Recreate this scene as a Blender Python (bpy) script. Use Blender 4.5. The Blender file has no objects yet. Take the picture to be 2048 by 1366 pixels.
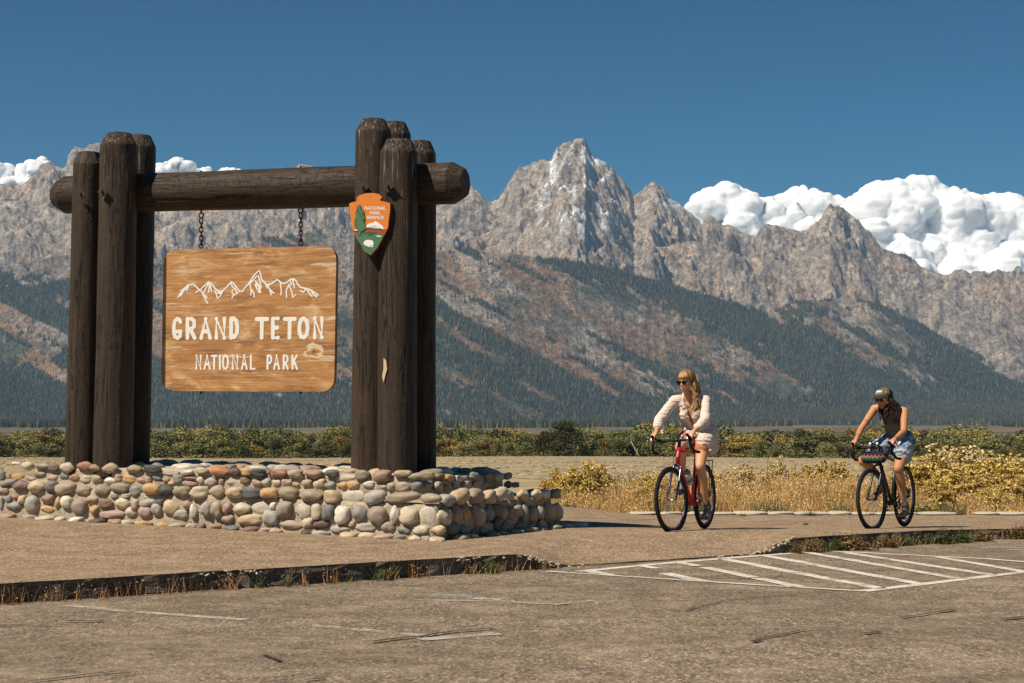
import bpy, bmesh, math, random
import numpy as np
from mathutils import Vector, Matrix, Euler
from mathutils.geometry import tessellate_polygon

scene = bpy.context.scene
COL = scene.collection
random.seed(7)
RNG = np.random.default_rng(11)

# ---------------------------------------------------------------- camera, sky, sun, exposure
CAM_H = 1.10
FPX = 3413.33
PITCH = math.atan(167.0 / FPX)
cam_data = bpy.data.cameras.new("camera")
cam_data.lens = 60.0
cam_data.sensor_width = 36.0
cam_data.clip_start = 0.1
cam_data.clip_end = 90000.0
cam = bpy.data.objects.new("camera", cam_data)
cam.location = (0, 0, CAM_H)
cam.rotation_euler = (math.pi / 2 + PITCH, 0, 0)
COL.objects.link(cam)
scene.camera = cam

SUN_EL = math.radians(52)
SUN_AZ = math.atan2(-0.84, -0.54)            # direction towards the sun, measured from +Y to +X
to_sun = Vector((math.cos(SUN_EL) * math.sin(SUN_AZ), math.cos(SUN_EL) * math.cos(SUN_AZ), math.sin(SUN_EL)))
world = bpy.data.worlds.new("World")
scene.world = world
world.use_nodes = True
wn = world.node_tree
wn.nodes.clear()
w_out = wn.nodes.new("ShaderNodeOutputWorld")
w_bg = wn.nodes.new("ShaderNodeBackground")
w_sky = wn.nodes.new("ShaderNodeTexSky")
w_sky.sky_type = 'NISHITA'
w_sky.sun_disc = False
w_sky.sun_elevation = SUN_EL
w_sky.sun_rotation = SUN_AZ % (2 * math.pi)
w_sky.altitude = 2000
w_sky.air_density = 1.0
w_sky.dust_density = 0.0
w_sky.ozone_density = 1.6
w_bg.inputs["Strength"].default_value = 0.055
w_tint = wn.nodes.new("ShaderNodeMix"); w_tint.data_type = 'RGBA'; w_tint.blend_type = 'MULTIPLY'
w_tint.inputs[0].default_value = 1.0
w_tint.inputs[7].default_value = (0.155, 0.64, 0.80, 1)       # the deep teal of the photograph's polarised sky
w_tc = wn.nodes.new("ShaderNodeTexCoord"); w_sp = wn.nodes.new("ShaderNodeSeparateXYZ"); w_rp = wn.nodes.new("ShaderNodeValToRGB")
wn.links.new(w_tc.outputs["Generated"], w_sp.inputs[0]); wn.links.new(w_sp.outputs[2], w_rp.inputs[0])
w_rp.color_ramp.elements[0].position = 0.0; w_rp.color_ramp.elements[0].color = (0.22, 0.79, 0.94, 1)
w_rp.color_ramp.elements[1].position = 0.26; w_rp.color_ramp.elements[1].color = (0.08, 0.49, 0.68, 1)
wn.links.new(w_rp.outputs[0], w_tint.inputs[7])
wn.links.new(w_sky.outputs[0], w_tint.inputs[6])
wn.links.new(w_tint.outputs[2], w_bg.inputs[0])
wn.links.new(w_bg.outputs[0], w_out.inputs[0])

sun_data = bpy.data.lights.new("sun", 'SUN')
sun_data.energy = 5.0
sun_data.angle = math.radians(0.5)
sun_data.color = (1.0, 0.90, 0.76)
sun = bpy.data.objects.new("sun", sun_data)
sun.rotation_euler = (-to_sun).to_track_quat('-Z', 'Y').to_euler()
sun.location = (-10, -8, 30)
COL.objects.link(sun)

scene.view_settings.view_transform = 'Standard'
scene.view_settings.look = 'None'
scene.view_settings.exposure = 0.35
scene.view_settings.gamma = 1.0
scene.render.engine = 'CYCLES'
scene.cycles.use_denoising = True
scene.cycles.max_bounces = 6
scene.cycles.volume_bounces = 0
scene.cycles.transparent_max_bounces = 12

# ---------------------------------------------------------------- helpers: camera maths
def pdir(px, py):
    """ray through pixel (2048 x 1366 frame), as x, y, z with y forward"""
    q = py - 683.0
    return (px - 1024.0,
            FPX * math.cos(PITCH) + q * math.sin(PITCH),
            FPX * math.sin(PITCH) - q * math.cos(PITCH))

def at_depth(px, py, Y):
    d = pdir(px, py); t = Y / d[1]
    return Vector((d[0] * t, Y, CAM_H + d[2] * t))

def on_plane(px, py, p0, n):
    d = Vector(pdir(px, py)); o = Vector((0, 0, CAM_H))
    t = (Vector(p0) - o).dot(n) / d.dot(n)
    return o + d * t

def sstep(a, b, x):
    t = min(1.0, max(0.0, (x - a) / (b - a)))
    return t * t * (3 - 2 * t)

def np_sstep(a, b, x):
    t = np.clip((x - a) / (b - a), 0, 1)
    return t * t * (3 - 2 * t)

KX0, KY0, KS = -3.57, 11.9, 0.763          # kerb line
ROAD_Z = -0.14
def kerb_y(X): return KY0 + (X - KX0) * KS
def side_z(X, Y):
    z = 0.026 * max(0.0, -X - 0.7) * sstep(13, 17, Y)
    z -= 0.040 * min(3.0, max(0.0, Y - 17.9)) * sstep(0.5, 2.0, X)
    t = (Y - kerb_y(X)) * 0.795
    ramp = sstep(0.0, 0.55, X) * (1 - sstep(2.25, 2.75, X))
    if ramp > 0:
        z = z + (ROAD_Z + 0.012 - z) * ramp * (1 - sstep(0.0, 1.6, t))
    return z
def on_side(px, py):
    d = pdir(px, py); Y = 18.0
    for _ in range(30):
        X = d[0] / d[1] * Y
        z = side_z(X, Y)
        Y = Y * 0.4 + 0.6 * ((z - CAM_H) * d[1] / d[2])
    return Vector((d[0] / d[1] * Y, Y, side_z(d[0] / d[1] * Y, Y)))
def on_road(px, py, z=ROAD_Z):
    d = pdir(px, py); t = (z - CAM_H) / d[2]
    return Vector((d[0] * t, d[1] * t, z))

def land_z(X, Y):
    X = np.asarray(X, float); Y = np.asarray(Y, float)
    near = -0.32 + 0.17 * np_sstep(21.5, 24.0, Y)
    z = near - 0.018 * np.clip(Y - 24, 0, 640)
    z = z + 3.0 * np_sstep(1200, 2600, Y) + 9.0 * np_sstep(3000, 8500, Y)
    z = z + 0.05 * np.sin(X * 0.31 + Y * 0.13) * np_sstep(28, 60, Y) + 0.6 * np.sin(X * 0.02 + 1.3) * np.sin(Y * 0.013) * np_sstep(150, 500, Y)
    return z

# ---------------------------------------------------------------- helpers: noise
_perm = np.random.default_rng(5).integers(0, 2 ** 31, 4096)
def _hash(ix, iy, iz, seed):
    h = (ix * 374761393 + iy * 668265263 + iz * 2147483647 + seed * 1274126177) & 0xFFFFFFFF
    h = ((h ^ (h >> 13)) * 1274126177) & 0xFFFFFFFF
    h = h ^ (h >> 16)
    return (h & 0xFFFFFF) / float(0xFFFFFF) * 2 - 1
def vnoise(x, y, z=None, seed=0):
    x = np.asarray(x, float); y = np.asarray(y, float)
    z = np.zeros_like(x) if z is None else np.asarray(z, float)
    x0 = np.floor(x).astype(np.int64); y0 = np.floor(y).astype(np.int64); z0 = np.floor(z).astype(np.int64)
    fx = x - x0; fy = y - y0; fz = z - z0
    fx = fx * fx * fx * (fx * (fx * 6 - 15) + 10); fy = fy * fy * fy * (fy * (fy * 6 - 15) + 10); fz = fz * fz * (3 - 2 * fz)
    def c(a, b, d): return _hash(x0 + a, y0 + b, z0 + d, seed)
    flat = not np.any(fz)
    a = (c(0,0,0) * (1 - fx) + c(1,0,0) * fx) * (1 - fy) + (c(0,1,0) * (1 - fx) + c(1,1,0) * fx) * fy
    if flat: return a
    b = (c(0,0,1) * (1 - fx) + c(1,0,1) * fx) * (1 - fy) + (c(0,1,1) * (1 - fx) + c(1,1,1) * fx) * fy
    return a * (1 - fz) + b * fz
def fbm(x, y, z=None, octaves=4, seed=0, gain=0.5, lac=2.03):
    s = 0; a = 1; t = 0; f = 1.0
    for i in range(octaves):
        s = s + a * vnoise(x * f + i * 17.3, y * f + i * 9.1, None if z is None else z * f, seed + i * 31); t += a
        a *= gain; f *= lac
    return s / t
def ridged(x, y, octaves=5, seed=0, gain=0.55):
    s = 0; a = 1; t = 0; f = 1.0; w = 1.0
    for i in range(octaves):
        n = 1 - np.abs(vnoise(x * f + i * 7.7, y * f + i * 3.3, None, seed + i * 13)) * 2.2
        n = np.clip(n, -1, 1)
        s = s + a * n * w; t += a; w = np.clip(0.4 + 0.6 * (n + 0.3), 0, 1)
        a *= gain; f *= 2.07
    return s / t

# ---------------------------------------------------------------- helpers: objects
def tag(o, label=None, cat=None, group=None, kind=None):
    if label: o['label'] = label
    if cat: o['category'] = cat
    if group: o['group'] = group
    if kind: o['kind'] = kind
    return o
def empty(name, loc=(0, 0, 0), rz=0.0, **kw):
    o = bpy.data.objects.new(name, None); o.location = loc; o.rotation_euler = (0, 0, rz)
    o.empty_display_size = 0.1
    COL.objects.link(o); return tag(o, **kw)
def link(name, me, mat=None, parent=None, **kw):
    o = bpy.data.objects.new(name, me)
    if mat is not None and len(me.materials) == 0: me.materials.append(mat)
    COL.objects.link(o)
    if parent is not None: o.parent = parent
    return tag(o, **kw)
def npmesh(name, verts, faces, smooth=False, attrs=None):
    """verts (n,3); faces (m,k) integer array with constant k"""
    verts = np.asarray(verts, np.float32); faces = np.asarray(faces, np.int32)
    me = bpy.data.meshes.new(name)
    k = faces.shape[1]; m = len(faces)
    me.vertices.add(len(verts)); me.vertices.foreach_set('co', verts.ravel())
    me.loops.add(m * k); me.loops.foreach_set('vertex_index', faces.ravel())
    me.polygons.add(m); me.polygons.foreach_set('loop_start', np.arange(0, m * k, k, dtype=np.int32))
    me.polygons.foreach_set('use_smooth', np.full(m, smooth, bool))
    if attrs:
        for an, av in attrs.items():
            av = np.asarray(av, np.float32)
            if av.ndim == 1:
                a = me.attributes.new(an, 'FLOAT', 'POINT'); a.data.foreach_set('value', av)
            else:
                a = me.attributes.new(an, 'FLOAT_COLOR', 'POINT')
                if av.shape[1] == 3: av = np.concatenate([av, np.ones((len(av), 1), np.float32)], 1)
                a.data.foreach_set('color', av.ravel())
    me.update(calc_edges=True); me.validate()
    return me
def grid_faces(nu, nv):
    i = np.arange(nu - 1)[:, None] * nv + np.arange(nv - 1)[None, :]
    i = i.ravel()
    return np.stack([i, i + nv, i + nv + 1, i + 1], 1)
def bm_link(name, bm, mat=None, parent=None, smooth=False, **kw):
    me = bpy.data.meshes.new(name)
    bmesh.ops.recalc_face_normals(bm, faces=bm.faces)
    bm.to_mesh(me); bm.free()
    if smooth:
        me.polygons.foreach_set('use_smooth', np.ones(len(me.polygons), bool))
    return link(name, me, mat, parent, **kw)

def frame_from(a, b):
    d = (b - a); L = d.length; d = d / max(L, 1e-9)
    up = Vector((0, 0, 1)) if abs(d.z) < 0.95 else Vector((1, 0, 0))
    u = d.cross(up).normalized(); v = u.cross(d).normalized()
    return d, u, v, L
def add_tube(bm, pts, r, seg=10, caps=True, radii=None, closed=False):
    pts = [Vector(p) for p in pts]; n = len(pts); rings = []
    prev = None
    for i, p in enumerate(pts):
        if closed: d = (pts[(i + 1) % n] - pts[i - 1]).normalized()
        else:
            a = pts[max(0, i - 1)]; b = pts[min(n - 1, i + 1)]; d = (b - a).normalized()
        if prev is None:
            up = Vector((0, 0, 1)) if abs(d.z) < 0.9 else Vector((1, 0, 0))
            u = d.cross(up).normalized()
        else:
            u = (prev - d * prev.dot(d)).normalized()
        prev = u; v = d.cross(u)
        rr = radii[i] if radii else r
        rings.append([bm.verts.new(p + (u * math.cos(t) + v * math.sin(t)) * rr) for t in [2 * math.pi * k / seg for k in range(seg)]])
    for i in range(n if closed else n - 1):
        A = rings[i]; B = rings[(i + 1) % n]
        for k in range(seg):
            bm.faces.new((A[k], A[(k + 1) % seg], B[(k + 1) % seg], B[k]))
    if caps and not closed:
        bm.faces.new(rings[0][::-1]); bm.faces.new(rings[-1])
def add_box(bm, c, s, rot=None):
    m = Matrix.Translation(Vector(c)) @ (rot.to_4x4() if rot else Matrix.Identity(4)) @ Matrix.Diagonal((*s, 1))
    bmesh.ops.create_cube(bm, size=1.0, matrix=m)
def add_ball(bm, c, s, sub=2, rot=None):
    if not hasattr(s, '__len__'): s = (s, s, s)
    m = Matrix.Translation(Vector(c)) @ (rot.to_4x4() if rot else Matrix.Identity(4)) @ Matrix.Diagonal((*s, 1))
    bmesh.ops.create_icosphere(bm, subdivisions=sub, radius=1.0, matrix=m)
def add_torus(bm, c, axis, R, r, seg=48, rs=10, squash=1.0):
    """ring round `axis` (unit) with tube radius r"""
    axis = Vector(axis).normalized(); c = Vector(c)
    up = Vector((0, 0, 1)) if abs(axis.z) < 0.9 else Vector((1, 0, 0))
    u = axis.cross(up).normalized(); v = axis.cross(u)
    rings = []
    for i in range(seg):
        t = 2 * math.pi * i / seg; rad = u * math.cos(t) + v * math.sin(t)
        rings.append([bm.verts.new(c + rad * (R + r * math.cos(a)) + axis * (r * squash * math.sin(a))) for a in [2 * math.pi * k / rs for k in range(rs)]])
    for i in range(seg):
        A = rings[i]; B = rings[(i + 1) % seg]
        for k in range(rs):
            bm.faces.new((A[k], A[(k + 1) % rs], B[(k + 1) % rs], B[k]))
def smooth_path(P, n=8):
    P = [Vector(p) for p in P]; out = []
    for i in range(len(P) - 1):
        p0 = P[max(0, i - 1)]; p1 = P[i]; p2 = P[i + 1]; p3 = P[min(len(P) - 1, i + 2)]
        for k in range(n):
            t = k / n
            out.append(0.5 * ((2 * p1) + (p2 - p0) * t + (2 * p0 - 5 * p1 + 4 * p2 - p3) * t * t + (3 * p1 - p0 - 3 * p2 + p3) * t ** 3))
    out.append(P[-1]); return out

# ---------------------------------------------------------------- materials
def lin(*c):
    """sRGB 0-255 to linear"""
    return tuple((x / 255 / 12.92 if x / 255 <= 0.04045 else ((x / 255 + 0.055) / 1.055) ** 2.4) for x in c)
class NB:
    """small node-graph builder"""
    def __init__(s, name, rough=0.8, spec=0.3):
        s.m = bpy.data.materials.new(name); s.m.use_nodes = True
        s.t = s.m.node_tree; s.b = s.t.nodes["Principled BSDF"]
        s.b.inputs["Roughness"].default_value = rough
        s.b.inputs["Specular IOR Level"].default_value = spec
    def n(s, kind, **kw):
        x = s.t.nodes.new(kind)
        for k, v in kw.items():
            if k.startswith('i_'):
                key = k[2:]; key = int(key) if key.isdigit() else key.replace('_', ' ')
                s.put(x.inputs[key], v)
            else: setattr(x, k, v)
        return x
    def put(s, sock, v):
        if isinstance(v, bpy.types.NodeSocket): s.t.links.new(v, sock)
        elif isinstance(v, bpy.types.Node): s.t.links.new(v.outputs[0], sock)
        else:
            if hasattr(v, '__len__') and len(v) == 3 and sock.type == 'RGBA': v = (*v, 1)
            sock.default_value = v
    def coord(s, kind='Object', scale=None):
        c = s.n('ShaderNodeTexCoord').outputs[kind]
        if scale is not None:
            mp = s.n('ShaderNodeMapping'); s.put(mp.inputs[0], c); mp.inputs['Scale'].default_value = scale if hasattr(scale, '__len__') else (scale,) * 3
            return mp.outputs[0]
        return c
    def noise(s, scale, vec=None, detail=4, rough=0.55, dist=0.0, out='Fac'):
        x = s.n('ShaderNodeTexNoise'); x.inputs['Scale'].default_value = scale; x.inputs['Detail'].default_value = detail
        x.inputs['Roughness'].default_value = rough; x.inputs['Distortion'].default_value = dist
        if vec is not None: s.put(x.inputs['Vector'], vec)
        return x.outputs[0 if out == 'Fac' else 1]
    def voro(s, scale, vec=None, feature='F1', out=0):
        x = s.n('ShaderNodeTexVoronoi', feature=feature); x.inputs['Scale'].default_value = scale
        if vec is not None: s.put(x.inputs['Vector'], vec)
        return x.outputs[out]
    def ramp(s, fac, stops, interp='LINEAR'):
        x = s.n('ShaderNodeValToRGB'); s.put(x.inputs[0], fac); e = x.color_ramp.elements; x.color_ramp.interpolation = interp
        while len(e) < len(stops): e.new(0.5)
        for i, (p, c) in enumerate(stops):
            e[i].position = p; e[i].color = (*c, 1) if hasattr(c, '__len__') else (c, c, c, 1)
        return x.outputs[0]
    def mix(s, fac, a, b, mode='MIX'):
        x = s.n('ShaderNodeMix', data_type='RGBA', blend_type=mode)
        s.put(x.inputs[0], fac); s.put(x.inputs[6], a); s.put(x.inputs[7], b); return x.outputs[2]
    def math(s, op, a, b=0.0, clamp=False):
        x = s.n('ShaderNodeMath', operation=op, use_clamp=clamp); s.put(x.inputs[0], a); s.put(x.inputs[1], b); return x.outputs[0]
    def attr(s, name, out='Fac'):
        x = s.n('ShaderNodeAttribute', attribute_name=name); return x.outputs[out]
    def bump(s, h, strength=0.4, dist=0.01):
        x = s.n('ShaderNodeBump'); x.inputs['Strength'].default_value = strength; x.inputs['Distance'].default_value = dist
        s.put(x.inputs['Height'], h); s.put(s.b.inputs['Normal'], x.outputs[0]); return x.outputs[0]
    def color(s, c): s.put(s.b.inputs['Base Color'], c); return s
def flat(name, col, rough=0.6, spec=0.3, metal=0.0, var=0.15, scale=30.0, bump=0.0, bdist=0.002):
    b = NB(name, rough, spec); b.b.inputs['Metallic'].default_value = metal
    v = b.coord('Object'); n = b.noise(scale, v, 5)
    b.color(b.mix(n, tuple(x * (1 - var) for x in col), tuple(min(1, x * (1 + var)) for x in col)))
    if bump: b.bump(n, bump, bdist)
    return b.m
# ================================================================ the land
# ---- mountains: one continuous height field from the foothills to the summits
def poly_ae(pts):
    a, e = [], []
    for px, py in pts:
        d = pdir(px, py); a.append(d[0] / d[1]); e.append(d[2] / d[1])
    return np.array(a), np.array(e)
SKY = [(-400,400),(-200,390),(-60,376),(0,370),(44,368),(60,358),(72,352),(79,335),(90,328),(101,322.6),(110,328),(122,333),(131,334),(134,322),(136,313),(144,300),(152,293),(164,296),(176,291),(193,283),(210,290),(240,318),(270,338),(310,348),(345,352),(400,346),(470,352),(540,348),(585,338),(600,328),(618,329),(640,339),(700,350),(780,355),(850,362),(905,362),(925,366),(943.5,374),(962.5,389),(975,402),(986,406.5),(1000.6,397.7),(1009,383),(1027,356.7),(1038.7,336),(1047.5,331.8),(1065,324.5),(1088.5,318.6),(1103,321.5),(1107.6,309.8),(1115,293.7),(1126.6,286.4),(1140,284),(1153,280.5),(1170.6,281),(1176.4,295),(1191,315.7),(1208.7,323),(1226,337.6),(1241,353.8),(1258.5,377),(1267,392),(1279,386),(1293.6,374),(1300,367),(1306.8,362),(1320,371),(1340.5,392),(1358,406.5),(1375.7,421),(1395,440),(1406.5,450.5),(1408,436),(1413.8,429),(1424,432),(1434,438.7),(1447.5,452),(1459,448.5),(1470,456),(1482,464),(1498,470),(1512,471),(1520,458),(1531,446.6),(1545,447),(1565.6,454),(1588.5,460),(1604,460),(1620,454),(1634,444.7),(1644,433),(1653,420),(1662,413),(1672,408.5),(1687.5,412),(1692,420),(1699,427.6),(1718,441),(1729,458),(1748,477),(1763.6,496),(1780,502),(1794,507.6),(1817,511),(1843.6,534),(1866.5,543.7),(1889,551),(1908,542.6),(1939,545.6),(1969,542),(2007,543.7),(2041.6,542),(2060,547),(2200,560),(2450,575)]
BUTT = [(-400,470),(-100,430),(0,405),(60,400),(150,430),(260,470),(380,440),(500,420),(600,428),(700,452),(780,430),(880,425),(960,470),(1030,440),(1090,400),(1140,420),(1190,440),(1230,470),(1300,500),(1380,480),(1440,495),(1500,520),(1600,520),(1660,470),(1700,500),(1760,560),(1836,590),(1900,580),(1990,600),(2100,620),(2450,640)]
RID1 = [(-400,600),(-100,560),(60,520),(200,500),(330,520),(450,560),(560,600),(640,620),(740,660),(900,600),(1100,580),(1300,600),(1398,640),(1500,640),(1600,600),(1690,596),(1741,603),(1790,622),(1836,641),(1912,694),(1988,744),(2048,770),(2200,815),(2450,850)]
RID2 = [(-400,640),(-100,610),(50,575),(130,560),(260,545),(420,505),(520,478),(640,462),(760,470),(869,486),(921,498),(968,498),(1014,505),(1060,512),(1137,520),(1167,526),(1229,538),(1290,554),(1352,572),(1417,592),(1486,610),(1524,622),(1558,634),(1634,656),(1684,683),(1741,705.6),(1779,725),(1855,763),(1931,785.5),(2048,808),(2200,838),(2450,850)]
RID3 = [(-400,640),(-200,650),(-50,700),(60,725),(180,700),(300,690),(420,650),(560,600),(700,585),(800,570),(880,580),(960,600),(1060,650),(1160,690),(1260,730),(1340,762),(1450,790),(1600,815),(1750,835),(1900,846),(2450,850)]
RID4 = [(-400,770),(-100,760),(60,780),(200,760),(380,730),(520,740),(700,760),(900,760),(1050,778),(1200,800),(1400,818),(1600,830),(1800,842),(2450,850)]
LAYERS = [  # crest line, distance, front slope, back slope, ridge-noise metres, seed, pin width
    (SKY, 13000, 0.62, 1.2, 230, 3, 260),
    (BUTT, 12350, 0.80, 1.5, 190, 9, 200),
    (RID1, 11300, 0.62, 1.0, 120, 21, 200),
    (RID2, 10500, 0.50, 1.2, 85, 33, 220),
    (RID3, 9700, 0.42, 0.8, 60, 41, 200),
    (RID4, 9000, 0.34, 0.6, 40, 55, 150)]
NPX, NROW = 1300, 450
pxs = np.linspace(-230, 2290, NPX)
az = (pxs - 1024) / 3395.0
Yr = np.concatenate([np.linspace(7400, 9200, 70)[:-1], np.linspace(9200, 13250, NROW - 90), np.linspace(13260, 14600, 21)])
NROW = len(Yr)
A2, Y2 = np.meshgrid(az, Yr, indexing='ij'); X2 = A2 * Y2
Z = np.full(A2.shape, -1e9); LAY = np.zeros(A2.shape, int)
base_z = -3.5 + 12 * np_sstep(7500, 8300, Y2) + 60.0 * np_sstep(8000, 9400, Y2) + (Y2 - 9400).clip(0) * 0.05
for li, (pts, Yc, sf, sb, amp, seed, pin) in enumerate(LAYERS):
    a, e = poly_ae(pts)
    ea = np.interp(az, a, e)
    jag = fbm(az * 260, az * 0 + li * 3.3, None, 5, seed + 7, 0.6)
    ea = ea + jag * (0.0008 if li < 2 else 0.0010)
    Ycc = Yc + 260 * vnoise(az * 9, az * 0 + li, None, seed)
    zc = (CAM_H + ea * Ycc)[:, None]
    D = Ycc[:, None] - Y2
    zi = np.where(D > 0, zc - sf * D, zc + sb * D)
    pinf = 1 - np.exp(-np.abs(D) / pin)
    wx = X2 + 260 * vnoise(X2 / 900, Y2 / 900, None, seed + 2)
    wy = Y2 + 200 * vnoise(X2 / 700, Y2 / 800, None, seed + 4)
    ang = (-0.5, 0.35, 0.6, 0.5, 0.4, 0.3)[li]; ux = wx * math.cos(ang) + wy * math.sin(ang); uy = -wx * math.sin(ang) + wy * math.cos(ang)
    r = ridged(ux / 620, uy / 900, 6, seed, 0.60)
    r2 = fbm(ux / 130, uy / 150, None, 5, seed + 5, 0.62)
    hgt = np.clip((zi - 50) / 600, 0.12, 1)
    zi = zi + pinf * amp * hgt * (r - 0.25) + (1 - np.exp(-np.abs(D) / 60)) * amp * 0.42 * r2 * hgt
    if li < 2:
        rr = 0.6 * ridged(ux / 230 + 3, uy / 300, 5, seed + 50, 0.65) + 0.55 * ridged(uy / 95 + 3, ux / 140, 4, seed + 60, 0.65)
        zi = zi + (1 - np.exp(-np.abs(D) / 40)) * (72 if li == 0 else 76) * rr
    up = zi > Z
    Z = np.where(up, zi, Z); LAY = np.where(up, li, LAY)
up = base_z > Z
LAY = np.where(up, 6, LAY); Z = np.maximum(Z, base_z)
Z = Z + np.where(LAY >= 2, 6, 14) * fbm(X2 / 40, Y2 / 60, None, 3, 77)
Z = base_z + (Z - base_z) * np_sstep(7500, 9000, Y2)
E2 = (Z - CAM_H) / Y2
PX = 1024 + A2 * 3395.0
PY = 850 - E2 * 3400.0                     # approximate photo row, used only to say what grows how high
# forest / snow / meadow maps
dg = (PX * 0.88 + PY * 0.47); dn = (-PX * 0.47 + PY * 0.88)
n1 = 0.55 * fbm(dg / 150, dn / 26, None, 5, 101, 0.6) + 0.75 * fbm(dg / 420, dn / 34, None, 3, 109, 0.6)
n2 = fbm(X2 / 45, Y2 / 60, None, 4, 131, 0.7)
n3 = fbm(dg / 60, dn / 22, None, 4, 151, 0.6)
bias = np.select([LAY == 0, LAY == 1, LAY == 2, LAY == 3, LAY == 4, LAY == 5, LAY == 6], [-1.2, -0.75, -0.14, -0.03, -0.16, 0.20, 0.55])
bias = bias + 0.55 * np_sstep(600, 820, PY) - 0.45 * np_sstep(560, 470, PY)
bias = bias + np.where(PX < 330, 0.25 * np_sstep(560, 600, PY) - 0.45 * np_sstep(640, 700, PY) * np_sstep(800, 740, PY) - 0.3 * np_sstep(560, 500, PY), 0)
r2a, r2e = poly_ae(RID2); crest2 = 850 - np.interp(A2, r2a, r2e) * 3400.0
dcr = PY - crest2
bias = bias + np.where(LAY == 3, 0.42 * np_sstep(46, 14, dcr) - 0.30 * np_sstep(30, 70, dcr) * np_sstep(190, 120, dcr), 0)
r1a, r1e = poly_ae(RID1); dc1 = PY - (850 - np.interp(A2, r1a, r1e) * 3400.0)
bias = bias + np.where(LAY == 2, 0.40 * np_sstep(50, 16, dc1) * np_sstep(1500, 1600, PX) - 0.25 * np_sstep(40, 80, dc1), 0)
bias = bias + 0.5 * np_sstep(775, 805, PY)
bias = bias - np.where((PX > 300) & (PX < 760), 0.35 * np_sstep(640, 560, PY), 0)
forest = np_sstep(-0.07, 0.10, n1 * 1.75 + n2 * 0.65 + bias * 0.85 - 0.02)
gz = np.gradient(Z, axis=1) / np.maximum(np.gradient(Y2, axis=1), 1)
gx = np.gradient(Z, axis=0) / np.maximum(np.gradient(X2, axis=0), 1)
steep = np.sqrt(gz ** 2 + gx ** 2)
forest = forest * np_sstep(1.9, 1.2, steep)
cliff = np_sstep(0.75, 1.5, steep)
rock = np.where(LAY <= 1, 1.0, np_sstep(0.15, 0.5, fbm(dg / 90, dn / 60, None, 4, 171) + 0.35 * np_sstep(700, 520, PY) + np.where(LAY == 2, .35, 0)))
gs = 0.5 * ridged(X2 / 60, Y2 / 260, 4, 303) + 0.5 * ridged(X2 / 130 + Y2 / 300, Y2 / 60, 4, 304)
snow = np_sstep(0.31, 0.44, gs + 0.34 * vnoise(X2 / 90, Y2 / 60, None, 311)) * np_sstep(1030, 1110, PX) * np_sstep(1300, 1210, PX) * np_sstep(500, 430, PY)
snow = np.maximum(snow, np_sstep(23, 15, 9 * n2 + np.hypot((PX - 1196) / 1.4, (PY - 318) / 0.5)))
snow = np.maximum(snow, np_sstep(24, 14, np.hypot((PX - 1349) / 1.3, (PY - 405) / 0.45)))
snow = np.maximum(snow, np_sstep(12, 6, np.hypot((PX - 1322) / 1.3, (PY - 398) / 0.5)))
snow = snow * (LAY <= 1)
meadow = np.stack([np.full(A2.shape, .265), np.full(A2.shape, .165), np.full(A2.shape, .090)], -1) * (1 + 0.25 * n3[..., None])
gree = np.stack([np.full(A2.shape, .10), np.full(A2.shape, .105), np.full(A2.shape, .06)], -1)
gm = np_sstep(-0.1, 0.4, fbm(dg / 150, dn / 50, None, 4, 404) + 0.25 * np_sstep(640, 800, PY))[..., None]
meadow = meadow * (1 - gm) + gree * gm
rn = 0.6 * fbm(X2 / 90, Y2 / 110, None, 6, 222, 0.75) + 0.4 * ridged((X2 + Y2 * .6) / 60, (Y2 - X2 * .5) / 160, 4, 229, .65)
rc = np.stack([.330 + .26 * rn, .270 + .21 * rn, .208 + .16 * rn], -1)
warm = np_sstep(0.1, 0.45, fbm(X2 / 320, Y2 / 500, None, 5, 232, .6))[..., None]
rc = rc * (1 - 0.55 * warm) + np.array([.42, .285, .18]) * 0.55 * warm
dark = np_sstep(0.12, 0.5, fbm(X2 / 60, Y2 / 80, None, 5, 242, .7))[..., None]
rc = rc * (1 - 0.5 * dark)
talus = np_sstep(0.15, 0.4, fbm(dg / 70, dn / 45, None, 4, 262))[..., None] * np_sstep(0.95, 0.7, steep)[..., None]
rc = rc * (1 - 0.6 * talus) + np.array([.40, .34, .27]) * 0.6 * talus
rk = np.clip(np.maximum(rock, cliff * 0.8), 0, 1)[..., None]
col = meadow * (1 - rk) + rc * rk
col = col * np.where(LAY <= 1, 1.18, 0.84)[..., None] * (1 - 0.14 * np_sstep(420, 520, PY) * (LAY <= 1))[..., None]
fcol = np.stack([.046 + .020 * n3, .056 + .022 * n3, .034 + .010 * n3], -1).clip(.012, 1)
col = col * (1 - forest[..., None]) + fcol * forest[..., None]
col = col * (1 - snow[..., None]) + np.array([.80, .80, .80]) * snow[..., None]
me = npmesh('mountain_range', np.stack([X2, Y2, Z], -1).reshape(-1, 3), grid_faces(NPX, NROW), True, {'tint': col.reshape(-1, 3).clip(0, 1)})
b = NB('mountain_ground', 0.95, 0.1)
v = b.coord('Object')
nf = b.noise(0.02, v, 8, 0.7)
c = b.mix(b.ramp(nf, [(0.30, 0.62), (0.7, 1.30)]), (0, 0, 0), b.attr('tint', 'Color'), 'MULTIPLY')
mul = b.n('ShaderNodeMix', data_type='RGBA', blend_type='MULTIPLY'); mul.inputs[0].default_value = 1.0
b.put(mul.inputs[6], b.attr('tint', 'Color')); b.put(mul.inputs[7], b.ramp(nf, [(0.36, 0.50), (0.64, 1.50)]))
nf2 = b.noise(0.055, b.coord('Object', (1, .7, 1)), 6, 0.75, 0.4)  # random mottling that puts sunlit and shaded crags into the colour
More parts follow.
